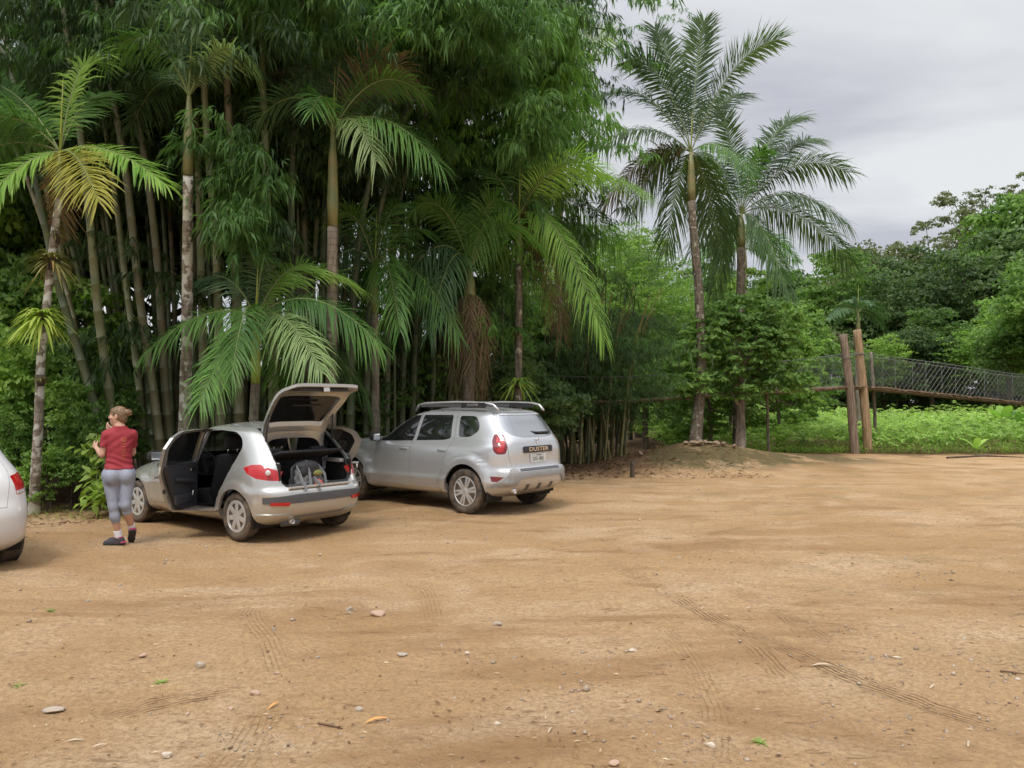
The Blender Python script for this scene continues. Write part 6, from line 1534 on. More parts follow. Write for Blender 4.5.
# slim yellow bamboo right of the SUV
def build_yellow_bamboo():
    rng = np.random.default_rng(31); fol = []
    for i in range(5):
        r_ = np.random.default_rng(540+i); pts = [(r_.normal(0, .7), r_.normal(0, .7), r_.uniform(1.5, 4.4)) for _ in range(26)]; V, Q = foliage_at(pts, r_, BRF, .9); fol.append(mesh_np('foliage', V, Q, mats=[G[('bamboo_dark', 'bamboo')[i % 2]]]))
    for i in range(46):
        px = 546+i*1.72+rng.uniform(-2, 2); Y = rng.uniform(20.6, 22.4); b = XY(px, Y); lean = rng.normal(0, .11)+(px-595)/F*.6; h = rng.uniform(4.0, 4.9)
        pts = [b-Vector((0, 0, .1)), b+Vector((lean*h*.3, 0, h*.35)), b+Vector((lean*h*.8, -.2, h*.75)), b+Vector((lean*h*1.4, -.6, h))]
        culm('slim yellow culm in the ' + ('left' if px < 580 else 'middle' if px < 612 else 'right') + ' part of the low thicket beside the path', pts, rng.uniform(.03, .045), .012, 'culm_yellow' if i % 4 else 'culm_dark', [], group='slim yellow bamboo culms beside the path', seed=600+i, foliage=fol[i % 5] if i % 2 == 0 else None)
build_yellow_bamboo()

# ================================================================ TREES AND SHRUBS
def build_trees():
    e_round = [((0, 0, 2.5), (1.1, .9, .7)), ((-.9, .1, 2.1), (.6, .6, .8)), ((.8, 0, 2.0), (.7, .6, .8)), ((.2, -.2, 3.2), (.8, .7, .5)), ((-.2, -.3, 1.5), (1.0, .5, .5)), ((1.1, 0, 1.3), (.5, .4, .4)), ((-1.0, 0, 1.3), (.5, .4, .4)), ((0, 0, .8), (.9, .5, .4))]
    rng = np.random.default_rng(41)
    for i in range(4):   # far broadleaf, nominal height 10, crown width ~7
        r_ = np.random.default_rng(60+i); e = ells_round(r_, 0, 6.3, 3.4, 4.2, 7); tree_variant('broad%d' % i, 70+i, 10, 3.4, e, 13000, .24, ('tree', 'tree_dark', 'tree', 'tree_olive')[i], .75, r0=.22)
    for i in range(2):   # airy flat-topped
        r_ = np.random.default_rng(80+i); e = [((r_.uniform(-3.6, 3.6), r_.uniform(-3, 3), 6.6+r_.uniform(-2.2, 3.2)), (r_.uniform(.3, .85), r_.uniform(.3, .85), .2)) for _ in range(95)]; tree_variant('airy%d' % i, 90+i, 10, 4, e, 26000, .105, 'tree_olive', .26, 'bark_dark', r0=.14, nl=40)
    for i in range(3):   # tight rounded masses (bushy bamboo-like), height 7
        r_ = np.random.default_rng(95+i); e = ells_round(r_, 0, 4.2, 2.3, 3.6, 8); tree_variant('bushy%d' % i, 98+i, 7, 2.3, e, 15000, .12, ('tree_light', 'tree', 'tree_light')[i], .42, r0=.12, aspect=.35)
    for i in range(4):   # shrubs, height 2
        r_ = np.random.default_rng(110+i); e = ells_round(r_, 0, 1.1, .9, 1.0, 6); tree_variant('shrub%d' % i, 120+i, 2, .9, e, 5200, .075, ('tree', 'tree_light', 'tree_dark', 'tree')[i], .22, r0=.035)
    g = 'trees at the far side of the field'
    where = ['left', 'centre left', 'centre', 'centre right', 'right']
    far = [(668, 62, 300, 2), (700, 66, 285, 0), (735, 60, 300, 1), (765, 66, 268, 2), (795, 60, 262, 0), (826, 68, 256, 3), (852, 62, 258, 1), (880, 66, 252, 3), (905, 58, 262, 1), (930, 68, 248, 3), (955, 60, 250, 1), (982, 66, 226, 0), (1012, 60, 216, 1), (1045, 64, 192, 2), (1080, 62, 195, 3), (930, 60, 258, 0), (745, 62, 262, 1), (725, 58, 280, 2), (640, 60, 300, 1), (610, 64, 290, 0)]
    for i, (px, Y, top, v) in enumerate(far):
        b = XY(px, Y); h = 1.7+(403-top)/F*Y; s = h/9.5
        lb = ['dark rounded tree', 'mid green spreading tree', 'olive tinted tree', 'dense dark tree'][v]+' on the skyline '+('behind the tall palms' if px < 700 else 'between the tall palm and the shrub' if px < 760 else 'left of the bridge posts' if px < 840 else 'right behind the bridge posts' if px < 900 else 'over the middle of the bridge span' if px < 965 else 'toward the right edge')+(', nearer' if Y < 63 else ', farther')
        place_tree('broad%d' % v, 'broadleaf_tree', lb, 'tree', b, rng.uniform(0, 6), s*1.0, s, g)
    mid = [(770, 50, 318, 1), (800, 47, 330, 0), (835, 50, 325, 1), (872, 46, 345, 2), (900, 50, 318, 0), (932, 46, 330, 1), (962, 49, 310, 2), (990, 44, 340, 2), (1020, 46, 300, 1), (1055, 44, 290, 0), (745, 46, 345, 2)]
    for i, (px, Y, top, v) in enumerate(mid):
        b = XY(px, Y); h = 1.7+(403-top)/F*Y; s = h/9.2
        lb = ['low tree', 'bushy tree', 'small dark tree'][v]+' bordering the field '+('just left of the posts' if px < 840 and px > 790 else 'left beside the shrub' if px <= 790 else 'just right of the posts' if px < 890 else 'under the middle of the skyline' if px < 950 else 'toward the right edge')
        place_tree('broad%d' % ((v+i) % 4), 'broadleaf_tree', lb, 'tree', b, rng.uniform(0, 6), s*1.15, s, 'lower trees bordering the field', mat=('tree', 'tree_light', 'tree_dark', 'tree_olive')[(i+v) % 4])
    # dark undergrowth wall at the forest edge
    for i, px in enumerate(range(700, 1090, 15)):
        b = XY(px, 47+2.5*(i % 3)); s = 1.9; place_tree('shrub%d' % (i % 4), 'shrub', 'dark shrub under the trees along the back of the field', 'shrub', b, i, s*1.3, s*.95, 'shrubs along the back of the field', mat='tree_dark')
    # right edge: nearer big tree with fresh leaves; airy tall ones behind
    b = XY(1062, 38); place_tree('broad1', 'broadleaf_tree', 'nearer leafy tree at the right edge, standing in front of the skyline trees', 'tree', b, 1.0, 1.02, 1.05, mat='tree')
    b = XY(1010, 41); place_tree('broad3', 'broadleaf_tree', 'mid distance dark tree left of the right-edge tree', 'tree', b, 2.0, .62, .72, mat='tree')
    for i, (px, Y, top) in enumerate([(950, 72, 212), (1002, 74, 178), (1040, 66, 150), (905, 74, 240)]):
        b = XY(px, Y); s = (1.7+(403-top)/F*Y)/10.6; place_tree('airy%d' % (i % 2), 'airy_tree', ['airy flat-topped tree standing above the skyline right of centre', 'tall thin-leaved tree above the skyline near the right edge', 'tallest sparse tree cut by the right edge', 'lowest airy treetop over the right end of the skyline dip'][i], 'tree', b, i*1.3, s*.9, s, 'airy treetops above the skyline')
    # bright bushy masses behind the yellow bamboo and the path
    bs = [(585, 28, 255, 0), (622, 33, 222, 2), (655, 35, 222, 0), (600, 25.5, 300, 2), (645, 29, 262, 2), (675, 33, 270, 0), (560, 30, 215, 1), (640, 38, 205, 1), (570, 25, 325, 2), (690, 36, 290, 1)]
    for i, (px, Y, top, v) in enumerate(bs):
        b = XY(px, Y); h = 1.7+(403-top)/F*Y; s = h/7.3
        place_tree('bushy%d' % v, 'bushy_tree', ['bright green rounded tree', 'deep green bushy tree', 'fresh green billowing tree'][v]+' '+['above the yellow bamboo', 'topping the mass left of the tall palm', 'touching the tall palm\'s trunk', 'low behind the thicket', 'over the path mouth', 'right over the path', 'behind the drooping palm frond', 'highest behind the path', 'nearest behind the sport utility car', 'just right of the tall palm'][i], 'tree', b, rng.uniform(0, 6), s*1.05, s, 'bushy trees behind the path', mat=('tree_light', 'tree')[i % 2])
    # path-side dark understory and trunks
    tree_variant('roundtree', 338, 3, 1, e_round, 9000, .11, 'tree', .22, 'bark', r0=.06, top=(.05, 0, 2.2))
    for i, (px, Y, h, lb) in enumerate([(618, 33, 6, 'thin tree on the left of the forest path'), (630, 36, 7, 'pale-trunked tree at the far end of the path'), (644, 31, 6.5, 'dark leaning tree over the path')]):
        b = XY(px, Y); place_tree('bushy%d' % (i % 3), 'path_tree', lb, 'tree', b, i, h/7*.8, h/7, 'trees along the path', mat='tree_dark')
    for i, (px, Y) in enumerate([(684, 24.6), (694, 24.3), (678, 27), (640, 48), (600, 44), (655, 50)]):
        b = XY(px, Y); place_tree('shrub%d' % (i % 4), 'shrub', 'low green shrub at the path\'s right side', 'shrub', b, i, .62 if Y < 30 else 1.8, .6 if Y < 30 else 1.7, 'shrubs beside the path', mat='tree_light' if Y < 28 else 'tree_dark')
    # shrub-like small tree on the mound
    r_ = np.random.default_rng(333); e = [((0, 0, 2.5), (1.1, .9, .7)), ((-.9, .1, 2.1), (.6, .6, .8)), ((.8, 0, 2.0), (.7, .6, .8)), ((.2, -.2, 3.2), (.8, .7, .5)), ((-.6, 0, 3.0), (.6, .6, .4)), ((.9, .1, 2.9), (.6, .6, .5)), ((-.2, -.3, 1.5), (1.0, .5, .4)), ((1.3, 0, 1.5), (.4, .4, .3)), ((-1.1, 0, 1.5), (.35, .4, .35))]
    tree_variant('moundtree', 334, 3, 1, e, 16000, .115, 'tree', .22, 'bark', r0=.12, top=(.05, 0, 2.2)); b = Vector((6.25, 21.1, gz(6.25, 21.1)))
    for px, Y, sx, sz, mt, lb in [(706, 24, 1.25, 1.25, 'tree', 'leafy small tree just behind the tallest palm\'s trunk'), (776, 28.5, 1.2, 1.45, 'tree_light', 'light green small tree right behind the forked mound tree'), (735, 27.5, 1.5, 1.75, 'tree_light', 'taller light green tree between the two tall palms'), (800, 31, 1.3, 1.5, 'tree', 'mid green tree right of the second tall palm'), (680, 27.5, 1.0, 1.3, 'tree', 'small tree left of the tallest palm over the path')]: place_tree('roundtree', 'small_tree', lb, 'tree', XY(px, Y), px, sx, sz, 'small trees round the two tall palms', mat=mt)
    place_tree('moundtree', 'small_tree', 'rounded small tree with a forked trunk on the mound right of the tallest palm', 'tree', b, 0, 1.25, 1.15)
    # left thicket: trees behind the bamboo and shrubs in front of it
    back = [(-60, 17, 9.5, 1), (-20, 20, 9, 0), (25, 19, 10, 3), (70, 20, 11, 1), (120, 21, 11.5, 3), (165, 20, 11, 1), (210, 21, 12, 3), (255, 20, 12, 1), (300, 21, 12, 3), (345, 22, 6.6, 1), (500, 24, 7.5, 3), (540, 27, 7.0, 1), (455, 23, 5.6, 1), (400, 24, 4.8, 3)]
    for i, (px, Y, h, v) in enumerate(back):
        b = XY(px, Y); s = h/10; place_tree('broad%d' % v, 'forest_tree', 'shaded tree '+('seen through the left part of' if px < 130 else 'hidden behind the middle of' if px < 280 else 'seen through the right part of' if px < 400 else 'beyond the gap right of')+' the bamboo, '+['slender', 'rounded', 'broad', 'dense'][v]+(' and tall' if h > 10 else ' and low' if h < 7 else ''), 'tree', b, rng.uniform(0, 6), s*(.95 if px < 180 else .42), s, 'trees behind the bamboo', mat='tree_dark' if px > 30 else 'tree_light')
    sh = [(-20, 12.6, 1.6, 0), (8, 13.2, 1.35, 3), (28, 14.2, 1.5, 0), (58, 12.6, 1.15, 3), (78, 13.4, 1.5, 0), (98, 12.8, 1.05, 3), (52, 15, 2.2, 0), (-10, 15.2, 2.4, 3), (20, 16.5, 2.9, 0), (88, 15.6, 2.0, 2), (10, 12.4, .9, 2), (72, 12.2, .75, 2), (45, 11.9, .55, 0)]
    names = ['bushy green shrub at the left edge behind the white car', 'shrub with dark leaves left of the leftmost palm', 'leafy shrub right behind the bromeliad palm', 'rounded shrub just right of the leftmost palm trunk', 'mid green shrub beneath the leaning dark culm', 'shrub directly left of the woman', 'tall shrub filling the gap under the bromeliads', 'tall shrub at the far left edge', 'tallest shrub behind the leftmost palm', 'dark shrub in the shade behind the woman', 'low dark shrub at the foot of the left edge', 'low dark shrub at the edge of the dirt', 'small shrub at the foot of the leftmost palm']
    for i, (px, Y, s, v) in enumerate(sh):
        place_tree('shrub%d' % v, 'shrub', names[i], 'shrub', XY(px, Y), i*1.1, s*.85, s, 'shrubs in the left thicket', mat='tree' if i % 3 else 'tree_light')
    # dark understory behind the bamboo so no horizon shows through
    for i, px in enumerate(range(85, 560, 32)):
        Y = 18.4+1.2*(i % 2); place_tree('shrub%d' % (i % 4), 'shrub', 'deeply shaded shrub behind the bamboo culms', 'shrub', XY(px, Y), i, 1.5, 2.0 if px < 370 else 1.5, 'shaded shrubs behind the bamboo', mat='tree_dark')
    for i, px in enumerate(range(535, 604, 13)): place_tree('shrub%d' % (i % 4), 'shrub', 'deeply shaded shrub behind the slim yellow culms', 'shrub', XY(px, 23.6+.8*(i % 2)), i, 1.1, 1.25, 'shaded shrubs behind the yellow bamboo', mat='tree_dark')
    ms = [(352, 16.8, 1.3, 'tree', 'green shrub between the tailgate and the slim palm'), (395, 17.4, 1.6, 'tree', 'shrub right of the slim palm between the cars'), (425, 18, 1.8, 'tree_dark', 'dark shrub behind the sport utility car\'s roof'), (448, 17.6, 1.2, 'tree', 'shrub left of the palm with the dead skirt'), (495, 18.8, 1.5, 'tree', 'shrub between the skirted and the fern-bearing palms'), (535, 20, 1.9, 'tree_dark', 'shrub behind the sport utility car\'s rear'), (410, 19.5, 2.5, 'tree', 'tall shrub under the bright gap'), (500, 21, 2.8, 'tree', 'tall shrub behind the bright palm'), (545, 22.5, 3.0, 'tree_dark', 'tall dark shrub left of the yellow bamboo'), (338, 18.5, 2.3, 'tree', 'tall shrub right of the bamboo clump')]
    for i, (px, Y, s, mt, lb) in enumerate(ms): place_tree('shrub%d' % (i % 4), 'shrub', lb, 'shrub', XY(px, Y), i*.9, s*.8, s, 'shrubs behind the silver cars', mat=mt)
    # orchid-pink blossoms on a bush
    p = thing('flowering_bush', 'small bush with pink blossoms beside the slim palm trunk', 'bush', XY(380, 15.6)); r_ = np.random.default_rng(4); b = MB()
    for _ in range(60):
        c = Vector((r_.normal(0, .16), r_.normal(0, .12), 1.9+r_.normal(0, .35))); q = r_.normal(0, 1, 3)
        for k in range(4):
            a = k*pi/2; d = Vector((cos(a), sin(a), .4)).normalized()*.035; s = Vector((-sin(a), cos(a), 0))*.014; v = [b.bm.verts.new(c+x) for x in (Vector((0, 0, 0)), d*.6+s, d, d*.6-s)]; b.bm.faces.new(v)
    b.build('blossoms', G['pink'], p); cm, _ = crown_mesh(r_, [((0, 0, 1.6), (.3, .3, .7)), ((0, 0, .7), (.3, .3, .5))], 2200, .07, G['tree'], .16); link('foliage', cm, p); MB().tube([(0, 0, -.1), (.02, 0, 1.0), (0, .02, 1.8)], [.02, .015, .006], 6).build('stems', G['bark'], p)
    # fresh pale weeds by the woman (large light leaves)
    for i, (px, Y, h, lb) in enumerate([(97, 11.7, 1.25, 'light green broad-leaved plant beside the woman\'s raised hand'), (99, 11.5, .55, 'light green broad-leaved seedling near the woman\'s knee')]):
        p = thing('broadleaf_plant', lb, 'plant', XY(px, Y), 0, 'light green plants by the woman'); r_ = np.random.default_rng(8+i); Vs = []
        n = 70; P = np.stack([r_.normal(0, .10, n), r_.normal(0, .10, n), h*r_.uniform(.35, 1, n)], 1); D = r_.normal(0, 1, (n, 3)); D[:, 2] = -.35; V, Q = blades(P, D, np.full(n, .16), np.full(n, .11), r_, .3); link('leaves', mesh_np('l', V, Q, mats=[G['weed']]), p)
        MB().tube([(0, 0, -.05), (.02, 0, h*.6), (0, 0, h)], [.012, .01, .005], 5).build('stem', G['rachis'], p)
build_trees()

# ================================================================ CASSAVA FIELD (a mass) AND BANANA PLANTS
def build_field():
    rng = np.random.default_rng(55); P = []; D = []; L = []; W = []
    rows = []
    y = 26.3
    while y < 56: rows.append(y); y += .62+.012*(y-26)
    for y in rows:
        x0 = (645-512)/F*y; x1 = (1060-512)/F*y; xs = np.arange(x0, x1, .46+.012*(y-26)); xs = xs+rng.normal(0, .12, len(xs)); hh = np.interp(y, [26, 29, 34, 45], [1.0, 1.2, 1.4, 1.5])*(1+.22*fbm(xs, np.full(len(xs), y), .35, 61))
        hh = hh*rng.uniform(.78, 1.12, len(xs))
        for x, h in zip(xs, hh):
            if x < 5.0 and y < 28.5: continue
            n = 13 if y < 34 else 9; g = 0.0
            a = rng.uniform(0, 2*pi, n); r = rng.uniform(.05, .42, n); z = h*rng.uniform(.35, 1.0, n)**.7; c = np.stack([x+np.cos(a)*r, y+rng.normal(0, .1)+np.sin(a)*r, g+z*(1-.25*r)], 1)
            for k in range(5):   # palmate leaf: five fingers
                b = a+(k-2)*.62; P.append(c); D.append(np.stack([np.cos(b), np.sin(b), np.full(n, -.25)+rng.normal(0, .2, n)], 1)); L.append(np.full(n, .19)*(1.1 if y > 36 else 1)); W.append(np.full(n, .062))
    P = np.concatenate(P); D = np.concatenate(D); L = np.concatenate(L); W = np.concatenate(W); V, Q = blades(P, D, L, W, rng, .15)
    tag(link('cassava_field', mesh_np('field', V, Q, mats=[G['field']])), 'knee-to-waist high bright green cassava crop filling the field', 'crop', kind='stuff')
    # yellowish low fringe of weeds in front
    n = 16000; x = rng.uniform(5.2, 21, n); y = 25.75+rng.uniform(0, 1, n)**1.4*1.9; z = rng.uniform(.0, .75, n)*np.clip((y-25.5)/1.2, .15, 1); a = rng.uniform(0, 2*pi, n)
    V, Q = blades(np.stack([x, y, z], 1), np.stack([np.cos(a), np.sin(a), rng.uniform(.1, 1.1, n)], 1), np.full(n, .14), np.full(n, .035), rng, .1)
    tag(link('weed_fringe', mesh_np('fringe', V, Q, mats=[G['weed']])), 'yellow-green weeds along the front edge of the field', 'weeds', kind='stuff')
    n = 1500; x = rng.uniform(11, 24, n); y = 25.2+rng.uniform(0, 1, n)*.9; V, Q = blades(np.stack([x, y, np.zeros(n)], 1), np.stack([rng.normal(0, .3, n), rng.normal(0, .3, n), np.ones(n)], 1), rng.uniform(.12, .42, n), np.full(n, .014), rng, 0)
    tag(link('dry_stubble', mesh_np('stubble', V, Q, mats=[G['palm_brown']])), 'brown dry stems sticking up at the field edge', 'stubble', kind='stuff')
    # grass wisps on the right of the lot and along the left verge
    n = 2600; x = np.concatenate([rng.uniform(3, 16, n//2), rng.uniform(-11, -5.6, n-n//2)]); y = np.concatenate([rng.uniform(8, 24, n//2), rng.uniform(11.2, 12.4, n-n//2)]); k = fbm(x, y, .6, 71) > .15
    k |= (x < 0); x, y = x[k], y[k]; z = ground_h(x, y); m = len(x); V, Q = blades(np.stack([x, y, z], 1), np.stack([rng.normal(0, .6, m), rng.normal(0, .6, m), np.ones(m)], 1), np.where(x < 0, .11, .035)*rng.uniform(.5, 1.3, m), np.full(m, .007), rng, .1)
    tag(link('grass', mesh_np('grass', V, Q, mats=[G['weed']])), 'thin grass wisps at the verge and on the trodden dirt', 'grass', kind='stuff')
    def banana(label, base, h, n, L, w, mt):
        p = thing('banana_plant', label, 'banana plant', base, 0, 'banana plants by the field'); r_ = np.random.default_rng(int(h*100)); MB().tube([(0, 0, -.1), (0, 0, h*.45)], [.07*h, .05*h], 8).build('stalk', G['shaft'], p)
        for i in range(n):
            a = 2*pi*i/n+.3; d = np.array((cos(a), sin(a)*.7, 1.1)); d /= np.linalg.norm(d); s = np.array((-sin(a), cos(a), 0)); V = []; Q = []; m = 8
            for j in range(m+1):
                t = j/m; q = np.array((0, 0, h*.42))+d*L*t-np.array((0, 0, 1))*L*.35*t*t; ww = w*.5*max(.04, sin(pi*(.06+.94*t))**.6); V += [q+s*ww+np.array((0, 0, .03)), q, q-s*ww+np.array((0, 0, .03))]
            for j in range(m): Q += [(3*j, 3*j+1, 3*j+4, 3*j+3), (3*j+1, 3*j+2, 3*j+5, 3*j+4)]
            link('leaf', mesh_np('leaf', V, Q, mats=[G[mt]], smooth=True), p)
    banana('small banana plant with one upright leaf at the field edge', XY(975, 24.8), .5, 3, .75, .22, 'palm_lime')
    banana('banana plant with broad pale leaves rising behind the bridge at the right edge', XY(1004, 33), 2.0, 6, 1.5, .42, 'palm_lime')
    banana('banana plant cut by the right edge next to the larger one', XY(1022, 32), 1.7, 5, 1.3, .36, 'palm')
    for i, (px, py) in enumerate([(161, 681), (19, 684), (760, 740), (50, 610)]):
        g = G3(px, py); p = thing('weed_tuft', ['tiny green weed left of centre on the dirt', 'tiny weed near the left edge of the lot', 'tiny flat weed near the bottom right of centre', 'tiny sprout near the white car'][i], 'weed', g, 0, 'weed tufts on the dirt'); rosette(p, 'leaves', (0, 0, 0), 16, .06, .012, G['weed'], .8, .6, np.random.default_rng(i))
build_field()

# ================================================================ SUSPENSION BRIDGE, POSTS
def build_bridge():
    wire = principled('galvanised_wire', (.33, .34, .34), .6, .5); cablem = principled('steel_cable', (.15, .155, .16), .6, .5)
    br = thing('suspension_bridge', 'plank footbridge on steel cables with wire mesh sides hanging over the field', 'bridge', (0, 0, 0))
    deck = [at(524, 399, 19.3), at(585, 401, 20.3), at(640, 399.5, 21.3), at(700, 396, 22.6), at(765, 391.5, 24), at(815, 389, 25), at(858, 386.5, 25.9), at(900, 390, 26.7), at(960, 396, 27.8), at(1024, 402.5, 29), at(1090, 408, 30.3)]
    rail = [at(524, 374, 19.3), at(585, 377, 20.3), at(640, 376, 21.3), at(700, 371, 22.6), at(765, 363, 24), at(815, 358, 25), at(858, 353.5, 25.9), at(900, 358, 26.7), at(960, 366, 27.8), at(1024, 375, 29), at(1090, 381, 30.3)]
    n = 240; Pd = curve_pts(deck, n); Pr = curve_pts(rail, n); off = np.array((-.05, .80, 0))
    b = MB(); rng = np.random.default_rng(2)
    Pk = curve_pts(deck, 170)
    for i in range(169):
        d = Pk[i+1]-Pk[i]; c = Pk[i]+off*.5; ang = math.atan2(d[1], d[0]); sl = math.atan2(d[2], np.hypot(d[0], d[1])); rt = (Matrix.Rotation(ang+rng.normal(0, .03), 3, 'Z') @ Matrix.Rotation(-sl+rng.normal(0, .05), 3, 'Y')); b.box(c+np.array((0, 0, rng.normal(0, .010))), (np.linalg.norm(d)*.90, 1.0+rng.normal(0, .04), .035), rt)
    b.build('planks', G['plank'], br)
    b = MB(); b.tube((Pd+np.array((0, 0, -.05))).tolist(), .032, 6); b.build('stringer', G['wood'], br); b = MB(); b.tube((Pd+off+np.array((0, 0, -.05))).tolist(), .030, 6); b.build('stringer', G['wood'], br)
    for k, o in enumerate((np.zeros(3), off)):
        b = MB(); b.tube((Pr+o).tolist(), .012, 6); b.build('cable', cablem, br)
        b = MB(); m = n-1
        for i in range(45, m, 2):    # chain-link: two families of slanting wires
            for sg in (1, -1):
                j = i+sg*9
                if j < 40 or j >= m: continue
                b.tube([(Pd[i]+o).tolist(), (Pr[j]+o).tolist()], .0024, 3, cap=False)
        for i in range(2, m, 14): b.tube([(Pd[i]+o).tolist(), (Pr[i]+o).tolist()], .004, 4, cap=False)
        b.build('wire_mesh', wire, br)
    # posts
    def post(lbl, bp, tp, r0, r1, mat):
        a = Vector(bp); c = Vector(tp); p = thing('wooden_post', lbl, 'post', a, 0, 'posts of the footbridge'); bb = trunk_mesh([Vector((0, 0, -.3)), (c-a)*.5+Vector((.02, 0, 0)), c-a], r0, r1, 14, 18, wob=.004); bb.build('log', G[mat], p)
        bb = MB(); q = (c-a)*.80; bb.tube([q+Vector(((r0+.012)*cos(t), (r0+.012)*sin(t), .01*sin(3*t))) for t in np.linspace(0, 2*pi, 17)], .012, 5); bb.build('cable_clamp', cablem, p)
    z = 0
    post('greyer left post of the footbridge, slightly leaning', XY(855, 25.6), at(843, 334, 25.6), .145, .125, 'wood')
    post('orange-brown right post of the footbridge, thicker and smoother', XY(868, 25.9), at(857, 330, 26.2), .15, .13, 'wood_orange')
    post('pale thin post under the left part of the footbridge', XY(768, 24.9), at(766, 365, 24.9), .05, .045, 'bark')
    post('thin grey pole behind the right bridge post', XY(876, 27.2), at(871, 352, 27.2), .06, .05, 'bark')
    post('far thin post holding the left end of the footbridge', XY(527, 20.3), at(524, 366, 20.1), .08, .07, 'wood')
    g = G3(632, 477); p = thing('wooden_stake', 'short weathered stake at the left foot of the mound', 'stake', g); trunk_mesh([Vector((0, 0, -.1)), Vector((.01, 0, .2)), Vector((.01, 0, .37))], .06, .05, 10, 6).build('log', G['bark_dark'], p)
    for px, py, L, a, lb in [(672, 452, 1.1, .2, 'fallen dark branch lying across the path'), (985, 453, 2.4, .05, 'long reddish branch lying at the foot of the field')]:
        g = G3(px, py+6); p = thing('fallen_branch', lb, 'branch', g+Vector((0, 0, .05)), a); MB().tube([(-L/2, 0, 0), (0, .06, .05), (L/2, 0, .01)], [.03, .028, .012], 7).build('wood', G['bark_dark'], p)
build_bridge()
print('scene', time.time()-T0)
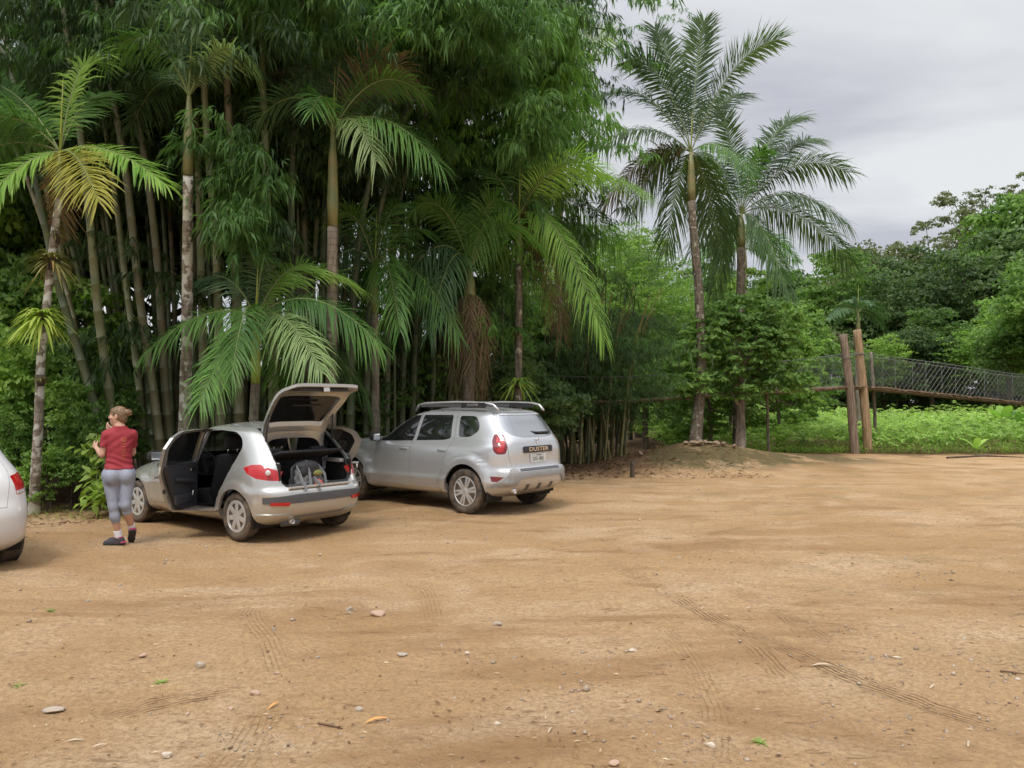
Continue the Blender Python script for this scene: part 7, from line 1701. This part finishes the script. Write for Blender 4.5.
# ================================================================ WORLD, CAMERA
def build_world():
    w = bpy.data.worlds.new('World'); SC.world = w; w.use_nodes = True; nt = w.node_tree; nt.nodes.clear()
    out = nt.nodes.new('ShaderNodeOutputWorld'); bg = nt.nodes.new('ShaderNodeBackground'); bg.inputs[1].default_value = .10
    sky = nt.nodes.new('ShaderNodeTexSky'); sky.sky_type = 'NISHITA'; sky.sun_disc = False
    sky.sun_elevation = R(SUN_EL); sky.sun_rotation = R(SUN_ROT)
    tc = nt.nodes.new('ShaderNodeTexCoord'); sp = nt.nodes.new('ShaderNodeSeparateXYZ'); nt.links.new(tc.outputs['Generated'], sp.inputs[0])
    # cloud sheet: direction projected on a flat layer, so clouds flatten toward the horizon
    zz = nt.nodes.new('ShaderNodeMath'); zz.operation = 'MAXIMUM'; zz.inputs[1].default_value = 0.0; nt.links.new(sp.outputs[2], zz.inputs[0])
    za = nt.nodes.new('ShaderNodeMath'); za.operation = 'ADD'; za.inputs[1].default_value = .16; nt.links.new(zz.outputs[0], za.inputs[0])
    dx = nt.nodes.new('ShaderNodeMath'); dx.operation = 'DIVIDE'; nt.links.new(sp.outputs[0], dx.inputs[0]); nt.links.new(za.outputs[0], dx.inputs[1])
    dy = nt.nodes.new('ShaderNodeMath'); dy.operation = 'DIVIDE'; nt.links.new(sp.outputs[1], dy.inputs[0]); nt.links.new(za.outputs[0], dy.inputs[1])
    cb = nt.nodes.new('ShaderNodeCombineXYZ'); nt.links.new(dx.outputs[0], cb.inputs[0]); nt.links.new(dy.outputs[0], cb.inputs[1])
    mp = nt.nodes.new('ShaderNodeMapping'); mp.inputs['Rotation'].default_value = (0, 0, R(25)); mp.inputs['Scale'].default_value = (.75, 1.15, 1); mp.inputs['Location'].default_value = (1.3, .4, 0)
    nt.links.new(cb.outputs[0], mp.inputs[0])
    n = nt.nodes.new('ShaderNodeTexNoise'); n.inputs['Scale'].default_value = 1.1; n.inputs['Detail'].default_value = 7; n.inputs['Roughness'].default_value = .5
    n.inputs['Distortion'].default_value = .55
    nt.links.new(mp.outputs[0], n.inputs['Vector'])
    cr = nt.nodes.new('ShaderNodeValToRGB'); e = cr.color_ramp.elements
    e[0].position = .38; e[0].color = (SKYL[0]*.80, SKYL[1]*.80, SKYL[2]*.85, 1); e[1].position = .62; e[1].color = (SKYL[0]*1.22, SKYL[1]*1.22, SKYL[2]*1.19, 1)
    nt.links.new(n.outputs[0], cr.inputs[0])
    # overcast: the zenith is brighter than the horizon
    mr = nt.nodes.new('ShaderNodeMapRange'); mr.interpolation_type = 'SMOOTHSTEP'
    mr.inputs[1].default_value = .40; mr.inputs[2].default_value = .95; mr.inputs[3].default_value = 1.0; mr.inputs[4].default_value = ZEN
    nt.links.new(sp.outputs[2], mr.inputs[0])
    sc = nt.nodes.new('ShaderNodeVectorMath'); sc.operation = 'SCALE'; nt.links.new(cr.outputs[0], sc.inputs[0]); nt.links.new(mr.outputs[0], sc.inputs['Scale'])
    sc2 = nt.nodes.new('ShaderNodeVectorMath'); sc2.operation = 'SCALE'; sc2.inputs['Scale'].default_value = 10.0; nt.links.new(sc.outputs[0], sc2.inputs[0])
    mx = nt.nodes.new('ShaderNodeMix'); mx.data_type = 'RGBA'; mx.inputs[0].default_value = .95
    nt.links.new(sky.outputs[0], mx.inputs[6]); nt.links.new(sc2.outputs[0], mx.inputs[7])
    nt.links.new(mx.outputs[2], bg.inputs[0]); nt.links.new(bg.outputs[0], out.inputs[0])
SUN_EL, SUN_ROT = 58, 200
SKYL = (.368, .375, .390); ZEN = 3.4
build_world()
sun = bpy.data.objects.new('sun', bpy.data.lights.new('sun', 'SUN')); COL.objects.link(sun)
sun.data.energy = 1.3; sun.data.angle = R(16); sun.data.color = (1, .96, .9)
az = R(SUN_ROT)  # direction of the sun measured clockwise from +Y
dvec = Vector((sin(az)*cos(R(SUN_EL)), cos(az)*cos(R(SUN_EL)), sin(R(SUN_EL))))
sun.rotation_euler = dvec.to_track_quat('Z', 'Y').to_euler()
cam = bpy.data.objects.new('camera', bpy.data.cameras.new('camera')); COL.objects.link(cam)
cam.data.sensor_width = 36; cam.data.lens = F/1024*36; cam.location = (0, 0, CAMH); cam.rotation_euler = (pi/2+PITCH, 0, 0)
cam.data.clip_end = 3000; cam.data.clip_start = .05
SC.camera = cam
SC.view_settings.view_transform = 'Standard'; SC.view_settings.look = 'None'; SC.view_settings.exposure = 0.86; SC.view_settings.gamma = 1; SC.view_settings.use_curve_mapping = False
cy = SC.cycles
cy.use_denoising = True; cy.max_bounces = 7; cy.diffuse_bounces = 4; cy.glossy_bounces = 3; cy.transmission_bounces = 4; cy.transparent_max_bounces = 8
cy.use_adaptive_sampling = True; cy.adaptive_threshold = .02; cy.sample_clamp_indirect = 4; cy.caustics_reflective = False; cy.caustics_refractive = False
print('world', time.time()-T0)
